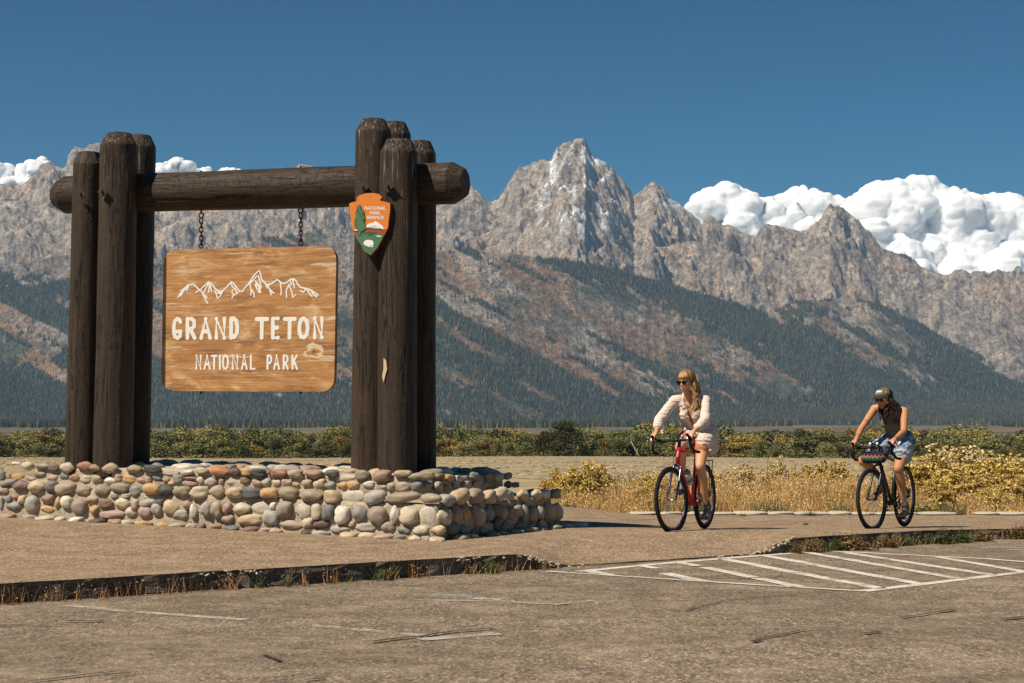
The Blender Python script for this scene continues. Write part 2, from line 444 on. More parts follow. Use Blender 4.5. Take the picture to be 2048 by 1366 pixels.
b.color(b.mix(1.0, mul.outputs[2], b.ramp(nf2, [(0.36, 0.58), (0.5, 1.0), (0.62, 1.42)]), 'MULTIPLY')); b.bump(b.math('ADD', b.noise(0.012, v, 8, 0.72), b.math('MULTIPLY', nf2, 0.35)), 1.0, 42.0)
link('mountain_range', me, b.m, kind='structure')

# ---- conifers on the slopes: uncountable, instanced cones as one wood
prob = forest * (Y2 < 13200) * (PY > 430) * (Z > 6)
w = (prob * np.gradient(Y2, axis=1) * Y2).ravel(); w = w / w.sum()
w2 = (0.05 * np_sstep(0.2, 0.9, n2 + 0.5) * (LAY >= 2) * (Z > 6)).ravel()
w2 = w2 / w2.sum()
NT = 150000
idx = np.concatenate([RNG.choice(len(w), int(NT * 0.94), p=w), RNG.choice(len(w2), int(NT * 0.06), p=w2)])
P = np.stack([X2.ravel()[idx], Y2.ravel()[idx], Z.ravel()[idx]], 1)
P[:, 0] += RNG.uniform(-4, 4, len(P)); P[:, 1] += RNG.uniform(-6, 6, len(P)); P[:, 2] -= 3.0
fy_ = RNG.uniform(4600, 7600, 26000); fx_ = RNG.uniform(-.36, .36, 26000) * fy_
kf = fbm(fx_ / 420, fy_ / 900, None, 3, 88) + np.where(fx_ / fy_ > .12, -.30, .10) > -.05
P = np.concatenate([P, np.stack([fx_[kf], fy_[kf], land_z(fx_[kf], fy_[kf]) - 2], 1)])
def scatter_group(name, prim, mat):
    g = bpy.data.node_groups.new(name, 'GeometryNodeTree')
    g.interface.new_socket('Geometry', in_out='INPUT', socket_type='NodeSocketGeometry')
    g.interface.new_socket('Geometry', in_out='OUTPUT', socket_type='NodeSocketGeometry')
    gi = g.nodes.new('NodeGroupInput'); go = g.nodes.new('NodeGroupOutput')
    ip = g.nodes.new('GeometryNodeInstanceOnPoints')
    g.links.new(gi.outputs[0], ip.inputs['Points'])
    if prim == 'cone':
        c = g.nodes.new('GeometryNodeMeshCone'); c.inputs['Vertices'].default_value = 6
        c.inputs['Radius Top'].default_value = 0.02; c.inputs['Radius Bottom'].default_value = 0.20; c.inputs['Depth'].default_value = 1.0
    else:
        c = g.nodes.new('GeometryNodeMeshIcoSphere'); c.inputs['Radius'].default_value = 0.5; c.inputs['Subdivisions'].default_value = 2
    sm = g.nodes.new('GeometryNodeSetMaterial'); sm.inputs['Material'].default_value = mat
    g.links.new(c.outputs[0], sm.inputs[0]); g.links.new(sm.outputs[0], ip.inputs['Instance'])
    for an, sock, dt in (('size', 'Scale', 'FLOAT_VECTOR'), ('spin', 'Rotation', 'FLOAT_VECTOR')):
        na = g.nodes.new('GeometryNodeInputNamedAttribute'); na.data_type = dt; na.inputs['Name'].default_value = an
        g.links.new(na.outputs[0], ip.inputs[sock])
    g.links.new(ip.outputs[0], go.inputs[0])
    return g
def scatter(name, pts, size, spin, prim, mat, **kw):
    me = bpy.data.meshes.new(name); me.vertices.add(len(pts)); me.vertices.foreach_set('co', np.asarray(pts, np.float32).ravel())
    for an, av in (('size', size), ('spin', spin)):
        a = me.attributes.new(an, 'FLOAT_VECTOR', 'POINT'); a.data.foreach_set('vector', np.asarray(av, np.float32).ravel())
    o = link(name, me, None, None, **kw)
    md = o.modifiers.new('scatter', 'NODES'); md.node_group = scatter_group(name + '_nodes', prim, mat)
    return o
b = NB('conifer_needles', 0.9, 0.1)
oi = b.n('ShaderNodeObjectInfo')
b.color(b.ramp(oi.outputs['Random'], [(0.0, (.020, .028, .016)), (0.5, (.046, .054, .026)), (0.8, (.105, .100, .044)), (1.0, (.20, .15, .06))]))
h = RNG.uniform(13, 27, len(P)); wd = h * RNG.uniform(0.8, 1.2, len(P))
scatter('mountain_forest', P, np.stack([wd, wd, h], 1), np.stack([h * 0, h * 0, h], 1), 'cone', b.m,
        label='dark conifer forest covering the lower mountain slopes', cat='forest', kind='stuff')

# ---- haze
hz = bpy.data.meshes.new('haze')
bmh = bmesh.new(); bmesh.ops.create_cube(bmh, size=1.0, matrix=Matrix.Translation((0, 8200, 1130)) @ Matrix.Diagonal((15000, 17600, 2340, 1)))
bmh.to_mesh(hz); bmh.free()
hm = bpy.data.materials.new('haze_air'); hm.use_nodes = True; ht = hm.node_tree; ht.nodes.clear()
ho = ht.nodes.new('ShaderNodeOutputMaterial'); hv = ht.nodes.new('ShaderNodeVolumePrincipled')
hv.inputs['Color'].default_value = (0.38, 0.61, 0.92, 1); hv.inputs['Density'].default_value = 2.6e-5; hv.inputs['Anisotropy'].default_value = 0.0
ht.links.new(hv.outputs[0], ho.inputs['Volume'])
link('haze', hz, hm, kind='stuff')

# ---- clouds, far behind the range
CLOUD_Y = 30000.0
def cloud(name, env, bottom, rmin, rmax, count, seed, label, vox):
    rg = np.random.default_rng(seed); ex = [p[0] for p in env]; ey = [p[1] for p in env]
    bm = bmesh.new()
    k = CLOUD_Y / FPX
    for i in range(count):
        x = rg.uniform(ex[0] + rmin, ex[-1] - rmin); top = np.interp(x, ex, ey)
        u = rg.random()
        r = rmin + (rmax - rmin) * rg.random() ** 1.6
        y = top + r * 0.92 + (bottom - top) * (u ** 1.8) * 0.9 if i > count * 0.45 else top + r * rg.uniform(0.82, 1.25)
        y = min(y, bottom + 6)
        for dx in (-r * 0.7, 0, r * 0.7):
            y = max(y, np.interp(x + dx, ex, ey) + r * (0.62 if dx else 0.95))
        Yd = CLOUD_Y + rg.uniform(-1, 1) * 220 - (y - top) * 7.0
        c = at_depth(x, y, Yd)
        add_ball(bm, c, (r * k, r * k * 1.1, r * k * rg.uniform(0.8, 1.0)), 2)
    me = bpy.data.meshes.new(name); bm.to_mesh(me); bm.free()
    o = bpy.data.objects.new(name, me); COL.objects.link(o)
    md = o.modifiers.new('r', 'REMESH'); md.mode = 'VOXEL'; md.voxel_size = vox
    dgp = bpy.context.evaluated_depsgraph_get(); m2 = bpy.data.meshes.new_from_object(o.evaluated_get(dgp))
    bpy.data.objects.remove(o)
    n = len(m2.vertices); co = np.empty(n * 3, np.float32); m2.vertices.foreach_get('co', co); co = co.reshape(-1, 3)
    no = np.empty(n * 3, np.float32); m2.vertices.foreach_get('normal', no); no = no.reshape(-1, 3)
    for sc, am in ((420, 60), (190, 26), (85, 10)):
        q = np.abs(vnoise(co[:, 0] / sc, co[:, 1] / sc, co[:, 2] / sc, seed + int(sc))) * 2.4 - 0.5
        co = co + no * (q * am)[:, None]
    m2.vertices.foreach_set('co', co.ravel()); m2.polygons.foreach_set('use_smooth', np.ones(len(m2.polygons), bool)); m2.update()
    return link(name, m2, CLOUD_M, None, label=label, cat='cloud', group=None)
b = NB('cloud_white', 1.0, 0.0)
b.color((.97, .97, .97)); b.b.inputs['Subsurface Weight'].default_value = 1.0
b.b.inputs['Subsurface Radius'].default_value = (1, 1, 1); b.b.inputs['Subsurface Scale'].default_value = 190.0
CLOUD_M = b.m
cloud('cloud', [(1370,430),(1384,402),(1400,385),(1440,367),(1480,372),(1505,390),(1530,398),(1570,385),(1610,376),(1650,385),(1690,396),(1712,392)], 500, 7, 40, 260, 1,
      'bright white cumulus cloud between the snowy summit and the right-hand peak', 26)
cloud('cloud', [(1665,420),(1700,392),(1720,384),(1760,365),(1800,355),(1840,360),(1870,375),(1920,380),(1960,388),(2000,384),(2050,396),(2120,410),(2240,430),(2330,480)], 580, 8, 58, 520, 2,
      'largest white and grey cumulus bank, behind the right-hand ridge', 26)
cloud('cloud', [(-160,350),(-80,325),(0,318),(30,324),(55,321),(85,314),(100,330)], 400, 8, 26, 70, 3,
      'low white cloud above the slope at the left edge', 20)
cloud('cloud', [(300,345),(318,334),(335,324),(352,322),(372,326),(386,334),(398,342),(440,340),(470,337),(500,341),(520,350)], 380, 5, 14, 90, 4,
      'small white cloud peeking over the hanging beam of the gateway', 14)

# ---- ground sheet
xs = np.concatenate([np.linspace(-9000, -400, 30)[:-1], np.linspace(-400, -60, 40)[:-1], np.linspace(-60, 60, 120)[:-1], np.linspace(60, 400, 40)[:-1], np.linspace(400, 9000, 30)])
ys = np.concatenate([np.linspace(-300, -20, 6)[:-1], np.linspace(-20, 20, 14)[:-1], np.linspace(20, 80, 120)[:-1], np.linspace(80, 800, 140)[:-1], np.geomspace(800, 9200, 70)])
GX, GY = np.meshgrid(xs, ys, indexing='ij'); GZ = land_z(GX, GY)
me = npmesh('ground', np.stack([GX, GY, GZ], -1).reshape(-1, 3), grid_faces(len(xs), len(ys)), True)
b = NB('sage_plain', 0.95, 0.05)
v = b.coord('Object')
big = b.noise(0.012, b.coord('Object', (1, .35, 1)), 5, 0.6); sm = b.noise(0.6, b.coord('Object', (1, .5, 1)), 6, 0.7)
c1 = b.mix(b.ramp(big, [(0.35, 0.0), (0.65, 1.0)]), (.35, .265, .165), (.37, .30, .185))
c2 = b.mix(b.ramp(sm, [(0.42, 0.0), (0.62, 1.0)]), c1, (.235, .195, .125))
sepY = b.n('ShaderNodeSeparateXYZ'); b.put(sepY.inputs[0], v)
far = b.math('MULTIPLY', b.math('SUBTRACT', sepY.outputs[1], 1000.0), 1 / 800.0, True)
c3 = b.mix(far, c2, b.mix(b.ramp(b.noise(0.0016, b.coord('Object', (1, 1.5, 1)), 5), [(0.45, 0.0), (0.55, 1.0)]), (.17, .130, .092), (.085, .080, .055)))
b.color(c3); b.bump(sm, 0.6, 0.1)
link('ground', me, b.m, kind='structure')
# ================================================================ car park, pavement, kerb
def agg(name, base, light, dark, scale, stain=0.5, rough=0.95, warm=None):
    b = NB(name, rough, 0.1); v = b.coord('Object', (1, .32, 1))
    vc = b.voro(scale, v, out=1); sp = b.n('ShaderNodeSeparateColor'); b.put(sp.inputs[0], vc)
    stone = b.ramp(sp.outputs[0], [(0.0, dark), (0.35, base), (0.75, base), (1.0, light)])
    fine = b.noise(scale * 0.35, v, 4, 0.7)
    c = b.mix(b.ramp(fine, [(0.35, 0.0), (0.65, 1.0)]), b.mix(0.55, stone, dark), stone)
    st = b.noise(0.55, b.coord('Object', (0.45, 1.6, 1)), 7, 0.68, 0.6)
    st2 = b.noise(3.0, b.coord('Object'), 5, 0.65)
    f = b.ramp(st, [(0.40, 1.0), (0.62, 0.0)]); 
    c = b.mix(b.math('MULTIPLY', f, stain), c, tuple(x * 0.46 for x in base))
    c = b.mix(b.math('MULTIPLY', b.ramp(st2, [(0.45, 0.0), (0.75, 1.0)]), 0.35), c, light)
    b.color(c); b.bump(b.math('ADD', b.voro(scale, v), fine), 0.55, 0.006)
    return b.m
ASPHALT = agg('worn_asphalt', (.245, .186, .128), (.52, .41, .29), (.072, .058, .045), 90, 0.48)
PAVING = agg('exposed_aggregate', (.305, .212, .134), (.56, .42, .28), (.120, .083, .054), 92, 0.14)
CONC = agg('broken_concrete', (.15, .115, .085), (.30, .24, .18), (.06, .048, .038), 60, 0.3)
def sheet(name, xs, fy, fz, nt, mat, **kw):
    V = []
    for X in xs:
        y0, y1 = fy(X)
        for j in range(nt):
            Y = y0 + (y1 - y0) * j / (nt - 1); V.append((X, Y, fz(X, Y)))
    me = npmesh(name, V, grid_faces(len(xs), nt)[:, ::1], True)
    return link(name, me, mat, **kw)
sheet('road', np.linspace(-45, 60, 60), lambda X: (-12, 23.2), lambda X, Y: ROAD_Z, 20, ASPHALT, kind='structure')
xs = np.arange(-18, 12.6, 0.1)
def edge_wob(X): return 0.030 * math.sin(X * 3.1) * math.sin(X * 1.3 + 1) + 0.022 * float(vnoise(X * 7.0, 0.3)) + 0.016 * float(vnoise(X * 19.0, 4.3))
FAR_Y = 23.2
sheet('pavement', xs, lambda X: (kerb_y(X) + edge_wob(X), max(FAR_Y, kerb_y(X) + 0.6)), side_z, 70, PAVING, kind='structure')
V = []
for X in xs:
    y = kerb_y(X) + edge_wob(X); zt = side_z(X, y)
    for j in range(5):
        f = j / 4; V.append((X + 0.3 * 0.606 * 0.03 * f, y - 0.02 * f + 0.016 * float(vnoise(X * 9, f * 5.0, None, 3)), zt - 0.002 + (ROAD_Z - 0.03 - zt) * f))
me = npmesh('kerb', V, grid_faces(len(xs), 5)[:, ::-1], False)
link('kerb', me, CONC, kind='structure')
# pale chipped spots where the edge is broken
def chip(px, py, w, s):
    c = on_side(px, py); bm = bmesh.new(); add_ball(bm, (0, 0, 0), (w, w * 0.35, 0.026), 4)
    for q in bm.verts:
        k = 1 + 0.6 * float(vnoise(q.co.x * 14 + s, q.co.y * 14, q.co.z * 14)); q.co *= k
    o = bm_link('concrete_chip', bm, CHIPM, None, False, label=None); o.location = c + Vector((0, 0, -0.02)); o.rotation_euler = (0.1, 0, math.atan(KS)); o['kind'] = 'structure'
CHIPM = agg('chipped_concrete', (.50, .42, .32), (.70, .62, .50), (.25, .20, .15), 60, 0.2)
for i, (px, py, w) in enumerate([]):
    chip(px, py, w, i * 3.1)

def rubble(px, py, n, r, s0):
    rg_ = random.Random(n * 7 + px); c = on_side(px, py); bm = bmesh.new()
    for i in range(n):
        a = rg_.gauss(0, r); q = Vector((c.x + a, kerb_y(c.x + a) + rg_.gauss(-.01, .04), 0)); q.z = side_z(q.x, q.y) - rg_.uniform(.0, .03)
        m = Matrix.Translation(q) @ Euler((rg_.uniform(-.4, .4), rg_.uniform(-.4, .4), rg_.uniform(0, 3))).to_matrix().to_4x4() @ Matrix.Diagonal((rg_.uniform(.5, 1.3) * s0, rg_.uniform(.4, .9) * s0, rg_.uniform(.2, .5) * s0, 1))
        bmesh.ops.create_icosphere(bm, subdivisions=1, radius=1.0, matrix=m)
    bm_link('broken_kerb_rubble', bm, CHIPM, kind='stuff', label='pale crumbled concrete where the kerb is broken away', cat='rubble')
rubble(470, 1142, 26, .10, .022); rubble(1070, 1114, 60, .20, .022); rubble(1545, 1090, 70, .18, .026); rubble(930, 1114, 12, .08, .022)
# painted lines
def ribbon(pts, w, z, fn=on_road, jit=0.0, seed=0, wig=0.0):
    P = [fn(x, y) for x, y in pts]; out = []
    for i in range(len(P) - 1):
        n = max(1, int((P[i + 1] - P[i]).length / 0.12))
        for k in range(n): out.append(P[i].lerp(P[i + 1], k / n))
    out.append(P[-1]); V = []
    if wig: out = [p + Vector((0.05 * float(vnoise(i * 0.45, seed + 3.3)), wig * (float(vnoise(i * 0.30, seed + 7.7)) + 0.5 * float(vnoise(i * 1.1, seed + 2.7))), 0)) for i, p in enumerate(out)]
    for i, p in enumerate(out):
        a = out[max(0, i - 1)]; c = out[min(len(out) - 1, i + 1)]; d = (c - a); d.z = 0; d.normalize(); nrm = Vector((-d.y, d.x, 0))
        h1 = w / 2 * (1 + jit * float(vnoise(i * 0.7, seed + 1.5))); h2 = w / 2 * (1 + jit * float(vnoise(i * 0.7, seed + 9.5)))
        V += [p + nrm * h1 + Vector((0, 0, z)), p - nrm * h2 + Vector((0, 0, z))]
    return V, [(2 * i, 2 * i + 1, 2 * i + 3, 2 * i + 2) for i in range(len(out) - 1)]
def worn(name, col, cut, soft=0.10):
    b = NB(name, 0.8, 0.2); v = b.coord('Object')
    n = b.math('ADD', b.math('MULTIPLY', b.noise(4.5, v, 6, 0.7), 0.55), b.math('MULTIPLY', b.noise(55, v, 3, 0.6), 0.45))
    b.color(b.mix(b.noise(20, v, 4), tuple(x * .8 for x in col), col))
    b.put(b.b.inputs['Alpha'], b.ramp(n, [(cut - soft, 0.0), (cut + soft, 1.0)])); return b.m
WHITE = worn('worn_white_paint', (.68, .62, .53), 0.435, 0.06)
FAINT = worn('faded_white_paint', (.56, .50, .41), 0.50, 0.08)
BLUE = worn('faded_blue_paint', (.26, .42, .42), 0.52, 0.08)
def lines(name, specs, mat, z, wig=0.0, jit=0.25, **kw):
    V = []; F = []
    for i, (pts, w, sc, ox, oy) in enumerate(specs):
        v, f = ribbon([(ox + x / sc, oy + y / sc) for x, y in pts], w, 0.0, jit=jit, seed=i, wig=wig)
        n = len(V); V += [p + Vector((0, 0, z + (i % 3) * 0.0012)) for p in v]; F += [tuple(a + n for a in q) for q in f]
    return link(name, npmesh(name, V, F), mat, **kw)
def R(p, w=0.10): return (p, w, 2.0, 1024, 1040)
def L(p, w=0.10): return (p, w, 2.0, 0, 1080)
hatch = [R([(270,207),(500,184),(830,156),(1240,124)], .12), R([(1240,124),(1500,137),(1900,157),(2090,172)], .09),
    R([(135,207),(600,237),(1000,263),(1410,287)], .07), R([(1400,286),(1640,258),(1900,227),(2120,200)], .11),
    R([(300,204),(390,223)], .12), R([(505,183),(580,196)], .10), R([(610,214),(770,247)], .13), R([(665,172),(745,185)], .12),
    R([(770,192),(1150,270)], .12), R([(840,156),(1480,276)], .12), R([(1000,142),(1640,259)], .12), R([(1170,130),(1780,236)], .11),
    R([(1330,131),(1920,221)], .11), R([(1700,149),(2060,210)], .10)]
lines('painted_hatching', hatch, WHITE, 0.004, kind='structure')
lines('painted_bay_line', [L([(280,263),(500,286),(980,320)], .10), L([(1240,343),(1700,385)], .10), L([(1680,402),(1990,378)], .12),
    L([(1650,241),(2020,246)], .06), L([(1890,235),(2000,242)], .12), R([(0,331),(180,341),(320,325)], .06), R([(1880,112),(2090,124)], .10)], FAINT, 0.004, kind='structure')
lines('blue_paint_mark', [L([(1720,228),(1890,229)], .20), R([(130,338),(220,338)], .07), R([(1900,112),(2060,116)], .12)], BLUE, 0.0070, kind='structure')
SEAL = worn('tar_seal', (.050, .042, .036), 0.43, 0.09)
lines('tar_seam', [R([(590,355),(680,368),(750,350),(830,325),(1000,310),(1130,300),(1300,285)], .018), R([(935,492),(1000,475),(1100,463),(1180,452),(1300,430)], .02),
    R([(1540,398),(1630,386),(1670,378),(1770,365)], .03), R([(940,492),(990,482)], .035), R([(1400,462),(1470,450)], .03), R([(1980,405),(2060,395)], .04),
    L([(-20,348),(270,343)], .03), L([(100,570),(300,550),(500,530)], .025), L([(1510,411),(1600,400),(1760,378),(1990,360)], .035), L([(1040,460),(1100,478),(1135,488)], .025), L([(1205,569),(1280,562)], .03),
    L([(270,328),(420,327)], .03), R([(920,238),(1100,225)], .03)], SEAL, 0.0095, wig=0.06, jit=0.8, kind='structure')
# cracks in the paving
def side_lines(name, specs, w, mat, dz, **kw):
    V = []; F = []
    for i, pts in enumerate(specs):
        v, f = ribbon(pts, w, dz, fn=on_side, jit=0.6, seed=i + 40, wig=0.04)
        V2 = [Vector((p.x, p.y, side_z(p.x, p.y) + dz)) for p in v]; n = len(V); V += V2; F += [tuple(a + n for a in q) for q in f]
    return link(name, npmesh(name, V, F), mat, **kw)
side_lines('paving_crack', [[(200,1112),(260,1110),(330,1104),(420,1100)], [(560,1097),(640,1092),(790,1085)], [(1240,1049),(1400,1044),(1560,1044),(1700,1041)], [(1130,1036),(1240,1040),(1330,1037)], [(890,1100),(960,1090)], [(1450,1052),(1600,1047)]], 0.016, SEAL, 0.005, kind='structure')
side_lines('paving_joint', [[(0,1065),(80,1068),(160,1074)], [(150,1054),(300,1059),(450,1067)], [(440,1093),(560,1097)], [(1240,1062),(1420,1065)], [(-40,1125),(120,1119)]], 0.018, FAINT, 0.0045, kind='structure')

# pale stones bordering the far side of the pavement
edging = empty('stone_edging', (3.0, FAR_Y, -0.14), label='row of pale flat stones along the far edge of the pavement', cat='edging')
PALE = flat('pale_stone', (.47, .41, .32), 0.85, 0.2, var=0.25, scale=9, bump=0.4, bdist=0.02)
def pebble_mesh(name, seed, p=2.5, sub=3, amp=0.10):
    bm = bmesh.new(); bmesh.ops.create_icosphere(bm, subdivisions=sub, radius=1.0)
    for q in bm.verts:
        c = q.co; k = (abs(c.x) ** p + abs(c.y) ** p + abs(c.z) ** p) ** (-1 / p)
        k *= 1 + amp * float(vnoise(c.x * 1.3 + seed * 5.1, c.y * 1.3, c.z * 1.3)) + amp * 0.35 * float(vnoise(c.x * 3.1 + seed, c.y * 3.1, c.z * 3.1))
        q.co = c * k
    me = bpy.data.meshes.new(name); bm.to_mesh(me); bm.free()
    me.polygons.foreach_set('use_smooth', np.ones(len(me.polygons), bool)); return me
epm = [pebble_mesh('edging_stone', i, 3.2, 3, 0.14) for i in range(4)]
for m_ in epm: m_.materials.append(PALE)
px = 1262; i = 0
while px < 2085:
    wpx = random.uniform(40, 95)
    if not (1668 < px < 1690 or 1900 < px < 1925):
        yy = 1021 + 6 * sstep(1250, 1450, px) + 3 * sstep(1500, 2048, px)
        c = at_depth(px + wpx / 2, yy + 2, FAR_Y + 0.12); c.z = side_z(c.x, FAR_Y - 0.1) + 0.015
        o = link('edging_stone', epm[i % 4], None, edging); o.location = c - edging.location
        o.scale = (wpx / 2 / 147 * 1.12, 0.16, 0.020 + 0.020 * random.random()); o.rotation_euler = (0, 0, random.uniform(-.06, .06)); i += 1
    px += wpx

# ================================================================ the stone plinth
PA = Vector((-0.69, 16.30, 0)); DF = Vector((-0.923, 0.384, 0)).normalized(); DR = Vector((1.21, 2.10, 0)).normalized()
NF = Vector((DF.y, -DF.x, 0)) * -1
NF = Vector((-0.384, -0.923, 0)).normalized(); NR = Vector((DR.y, -DR.x, 0))
LF, LD = 5.6, 2.42
def outline(inset):
    """corners front-right, back-right, back-left, front-left, moved in by `inset`"""
    s = abs(DF.cross(DR).z); q = inset / s
    A = PA + DF * q + DR * q; C = PA + DR * (LD - q) + DF * q; D = PA + DF * (LF - q) + DR * (LD - q); B = PA + DF * (LF - q) + DR * q
    return [A, C, D, B]
def top1(X): return 0.355 + 0.022 * max(0, -X - 0.7)
def top2(X): return 0.600 + 0.013 * max(0, -X - 0.7)
plinth = empty('stone_plinth', (PA.x - 2.0, PA.y + 2.0, 0.05), label='two-tiered river-stone and mortar plinth under the timber gateway', cat='stone plinth')
def tier(name, ins0, z0f, ins1, z1f):
    nb = 8; bm = bmesh.new(); o0 = outline(ins0); o1 = outline(ins1); rings = []
    n = 46
    for j in range(nb + 1):
        f = j / nb; ring = []
        for e in range(4):
            for k in range(n):
                a = (o0[e].lerp(o0[(e + 1) % 4], k / n)).lerp(o1[e].lerp(o1[(e + 1) % 4], k / n), f)
                z = z0f(a.x) * (1 - f) + z1f(a.x) * f
                nn = (a - (PA + DF * LF / 2 + DR * LD / 2)); nn.z = 0; nn.normalize()
                a = a + nn * (0.035 * float(vnoise(a.x * 5.5, a.y * 5.5, z * 6)) - 0.012)
                ring.append(bm.verts.new((a.x, a.y, z + 0.01 * float(vnoise(a.x * 9, a.y * 9, 2.0)))))
        rings.append(ring)
    N = len(rings[0])
    for j in range(nb):
        for k in range(N): bm.faces.new((rings[j][k], rings[j][(k + 1) % N], rings[j + 1][(k + 1) % N], rings[j + 1][k]))
    c = sum((q.co for q in rings[-1]), Vector()) / N; inner = []
    for q in rings[-1]:
        p = q.co.lerp(c, 0.12); inner.append(bm.verts.new((p.x, p.y, z1f(p.x) + 0.02 + 0.02 * float(vnoise(p.x * 5, p.y * 5)))))
    for k in range(N): bm.faces.new((rings[-1][k], rings[-1][(k + 1) % N], inner[(k + 1) % N], inner[k]))
    bm.faces.new(inner)
    for q in bm.verts: q.co -= plinth.location
    return bm_link(name, bm, MORTAR, plinth, True)
mb = NB('mortar', 0.95, 0.1); v = mb.coord('Object'); n_ = mb.noise(14, v, 7, 0.7)
mb.color(mb.mix(mb.ramp(n_, [(0.32, 0.0), (0.7, 1.0)]), (.33, .265, .185), (.58, .48, .35))); mb.bump(mb.math('ADD', n_, mb.noise(70, v, 3)), 0.7, 0.03); MORTAR = mb.m
tier('mortar_core', 0.03, lambda X: side_z(X, 17) - 0.12, 0.065, lambda X: top1(X) - 0.02)
tier('mortar_core', 0.41, lambda X: top1(X) - 0.10, 0.455, lambda X: top2(X) - 0.02)
PAL = {'W': (.62,.56,.47), 'C': (.52,.43,.31), 'C2': (.50,.37,.23), 'T': (.37,.29,.20), 'T2': (.29,.235,.155), 'O': (.42,.18,.075), 'O2': (.47,.29,.135),
       'R': (.34,.16,.10), 'R2': (.37,.24,.18), 'B': (.29,.19,.125), 'B2': (.21,.135,.09), 'K': (.40,.29,.22), 'K2': (.31,.24,.19), 'P': (.19,.125,.105),
       'M': (.11,.065,.055), 'G': (.165,.165,.150), 'G2': (.25,.24,.21), 'G3': (.37,.34,.29), 'D': (.060,.062,.056), 'D2': (.105,.105,.095), 'V': (.50,.44,.35)}
SM = {}
for k_, c_ in PAL.items():
    b = NB('river_stone_' + {'W':'white','C':'cream','C2':'sand','T':'tan','T2':'olive_tan','O':'orange','O2':'ochre','R':'rust','R2':'pink','B':'brown','B2':'dark_brown','K':'rose_grey','K2':'taupe','P':'plum','M':'maroon','G':'slate','G2':'mid_grey','G3':'light_grey','D':'charcoal','D2':'dark_grey','V':'chalk'}[k_], 0.62, 0.35)
    oi = b.n('ShaderNodeObjectInfo'); ad = b.n('ShaderNodeVectorMath', operation='MULTIPLY_ADD')
    b.put(ad.inputs[0], oi.outputs['Random']); ad.inputs[1].default_value = (31, 17, 53); b.put(ad.inputs[2], b.coord('Object'))
    vv = ad.outputs[0]; n1_ = b.noise(1.5, vv, 6, 0.65, 0.5); n2_ = b.noise(9, vv, 5, 0.7)
    cc = b.mix(b.ramp(n1_, [(0.3, 0.0), (0.7, 1.0)]), tuple(x * .68 for x in c_), tuple(min(.8, x * 1.22) for x in c_))
    vein = b.ramp(b.noise(0.9, vv, 3, 0.5, 2.2), [(0.485, 0.0), (0.5, 1.0), (0.515, 0.0)])
    cc = b.mix(b.math('MULTIPLY', vein, 0.35), cc, (.55, .5, .42))
    cc = b.mix(b.math('MULTIPLY', b.ramp(n2_, [(0.5, 0.0), (0.8, 1.0)]), 0.35), cc, tuple(x * .45 for x in c_))
    b.color(cc); b.bump(n2_, 0.25, 0.01); SM[k_] = b.m
SHP = [pebble_mesh('stone', i + 1, random.choice([1.9, 2.2, 2.6, 3.2]), 3, 0.22) for i in range(14)]
def stone(c, axes, half, key, par=plinth, shp=None):
    me = SHP[random.randrange(len(SHP)) if shp is None else shp]
    o = bpy.data.objects.new('stone', me); COL.objects.link(o); o.parent = par
    if not me.materials: me.materials.append(None)
    o.material_slots[0].link = 'OBJECT'; o.material_slots[0].material = SM[key]
    m = Matrix((axes[0], axes[1], axes[2])).transposed()
    o.rotation_euler = m.to_euler(); o.scale = half; o.location = c - par.location
    return o
UP = Vector((0, 0, 1))
def wall_stone(cx, cy, w, h, key, ins, sc, ox, oy, bulge=0.62, out=0.01):
    px = ox + cx / sc; py = oy + cy / sc; hw = w / 2 / sc; hh = h / 2 / sc
    A = outline(ins)[0]
    pf = on_plane(px, py, A, NF); pr = on_plane(px, py, A, NR)
    front = (pf - A).dot(DF) > -0.02
    n, e = (NF, -DF) if front else (NR, DR)
    p = pf if front else pr
    a = on_plane(px - hw, py, A, n); b2 = on_plane(px + hw, py, A, n); t = on_plane(px, py - hh, A, n); d = on_plane(px, py + hh, A, n)
    rw = abs((b2 - a).dot(e)) / 2; rh = abs(t.z - d.z) / 2
    dep = min(rw, rh) * bulge + 0.012; rw *= .96; rh *= .96
    if not front: rw = min(rw, rh * 1.5 + 0.02); rw = rw * 0.88
    tilt = random.uniform(-0.12, 0.12)
    ex = (e * math.cos(tilt) + UP * math.sin(tilt)); ez = ex.cross(n).normalized() * -1
    if ez.z < 0: ez = -ez
    ey = ez.cross(ex)
    stone(p + n * (out + dep * 0.05), (ex, ey, ez), (rw * 1.03, dep, rh * 1.03), key)
q6 = (3.657, 0, 900); q7 = (3.2, 540, 900)
T2C6 = [(120,97,70,24,'W'),(205,118,90,60,'C'),(310,118,105,42,'T'),(400,127,90,55,'P'),(495,130,100,70,'C'),(625,117,115,60,'R'),(700,132,105,55,'B'),(810,135,115,70,'T'),(985,142,118,65,'T2'),(1118,140,130,62,'D'),(1240,160,120,45,'V'),(1370,165,90,40,'W'),(1480,150,95,45,'C'),(1605,157,145,68,'O'),(1720,163,95,60,'M'),(1810,160,75,55,'O2'),(1895,168,115,68,'D'),(1975,160,38,38,'P'),(2020,168,60,55,'R')]
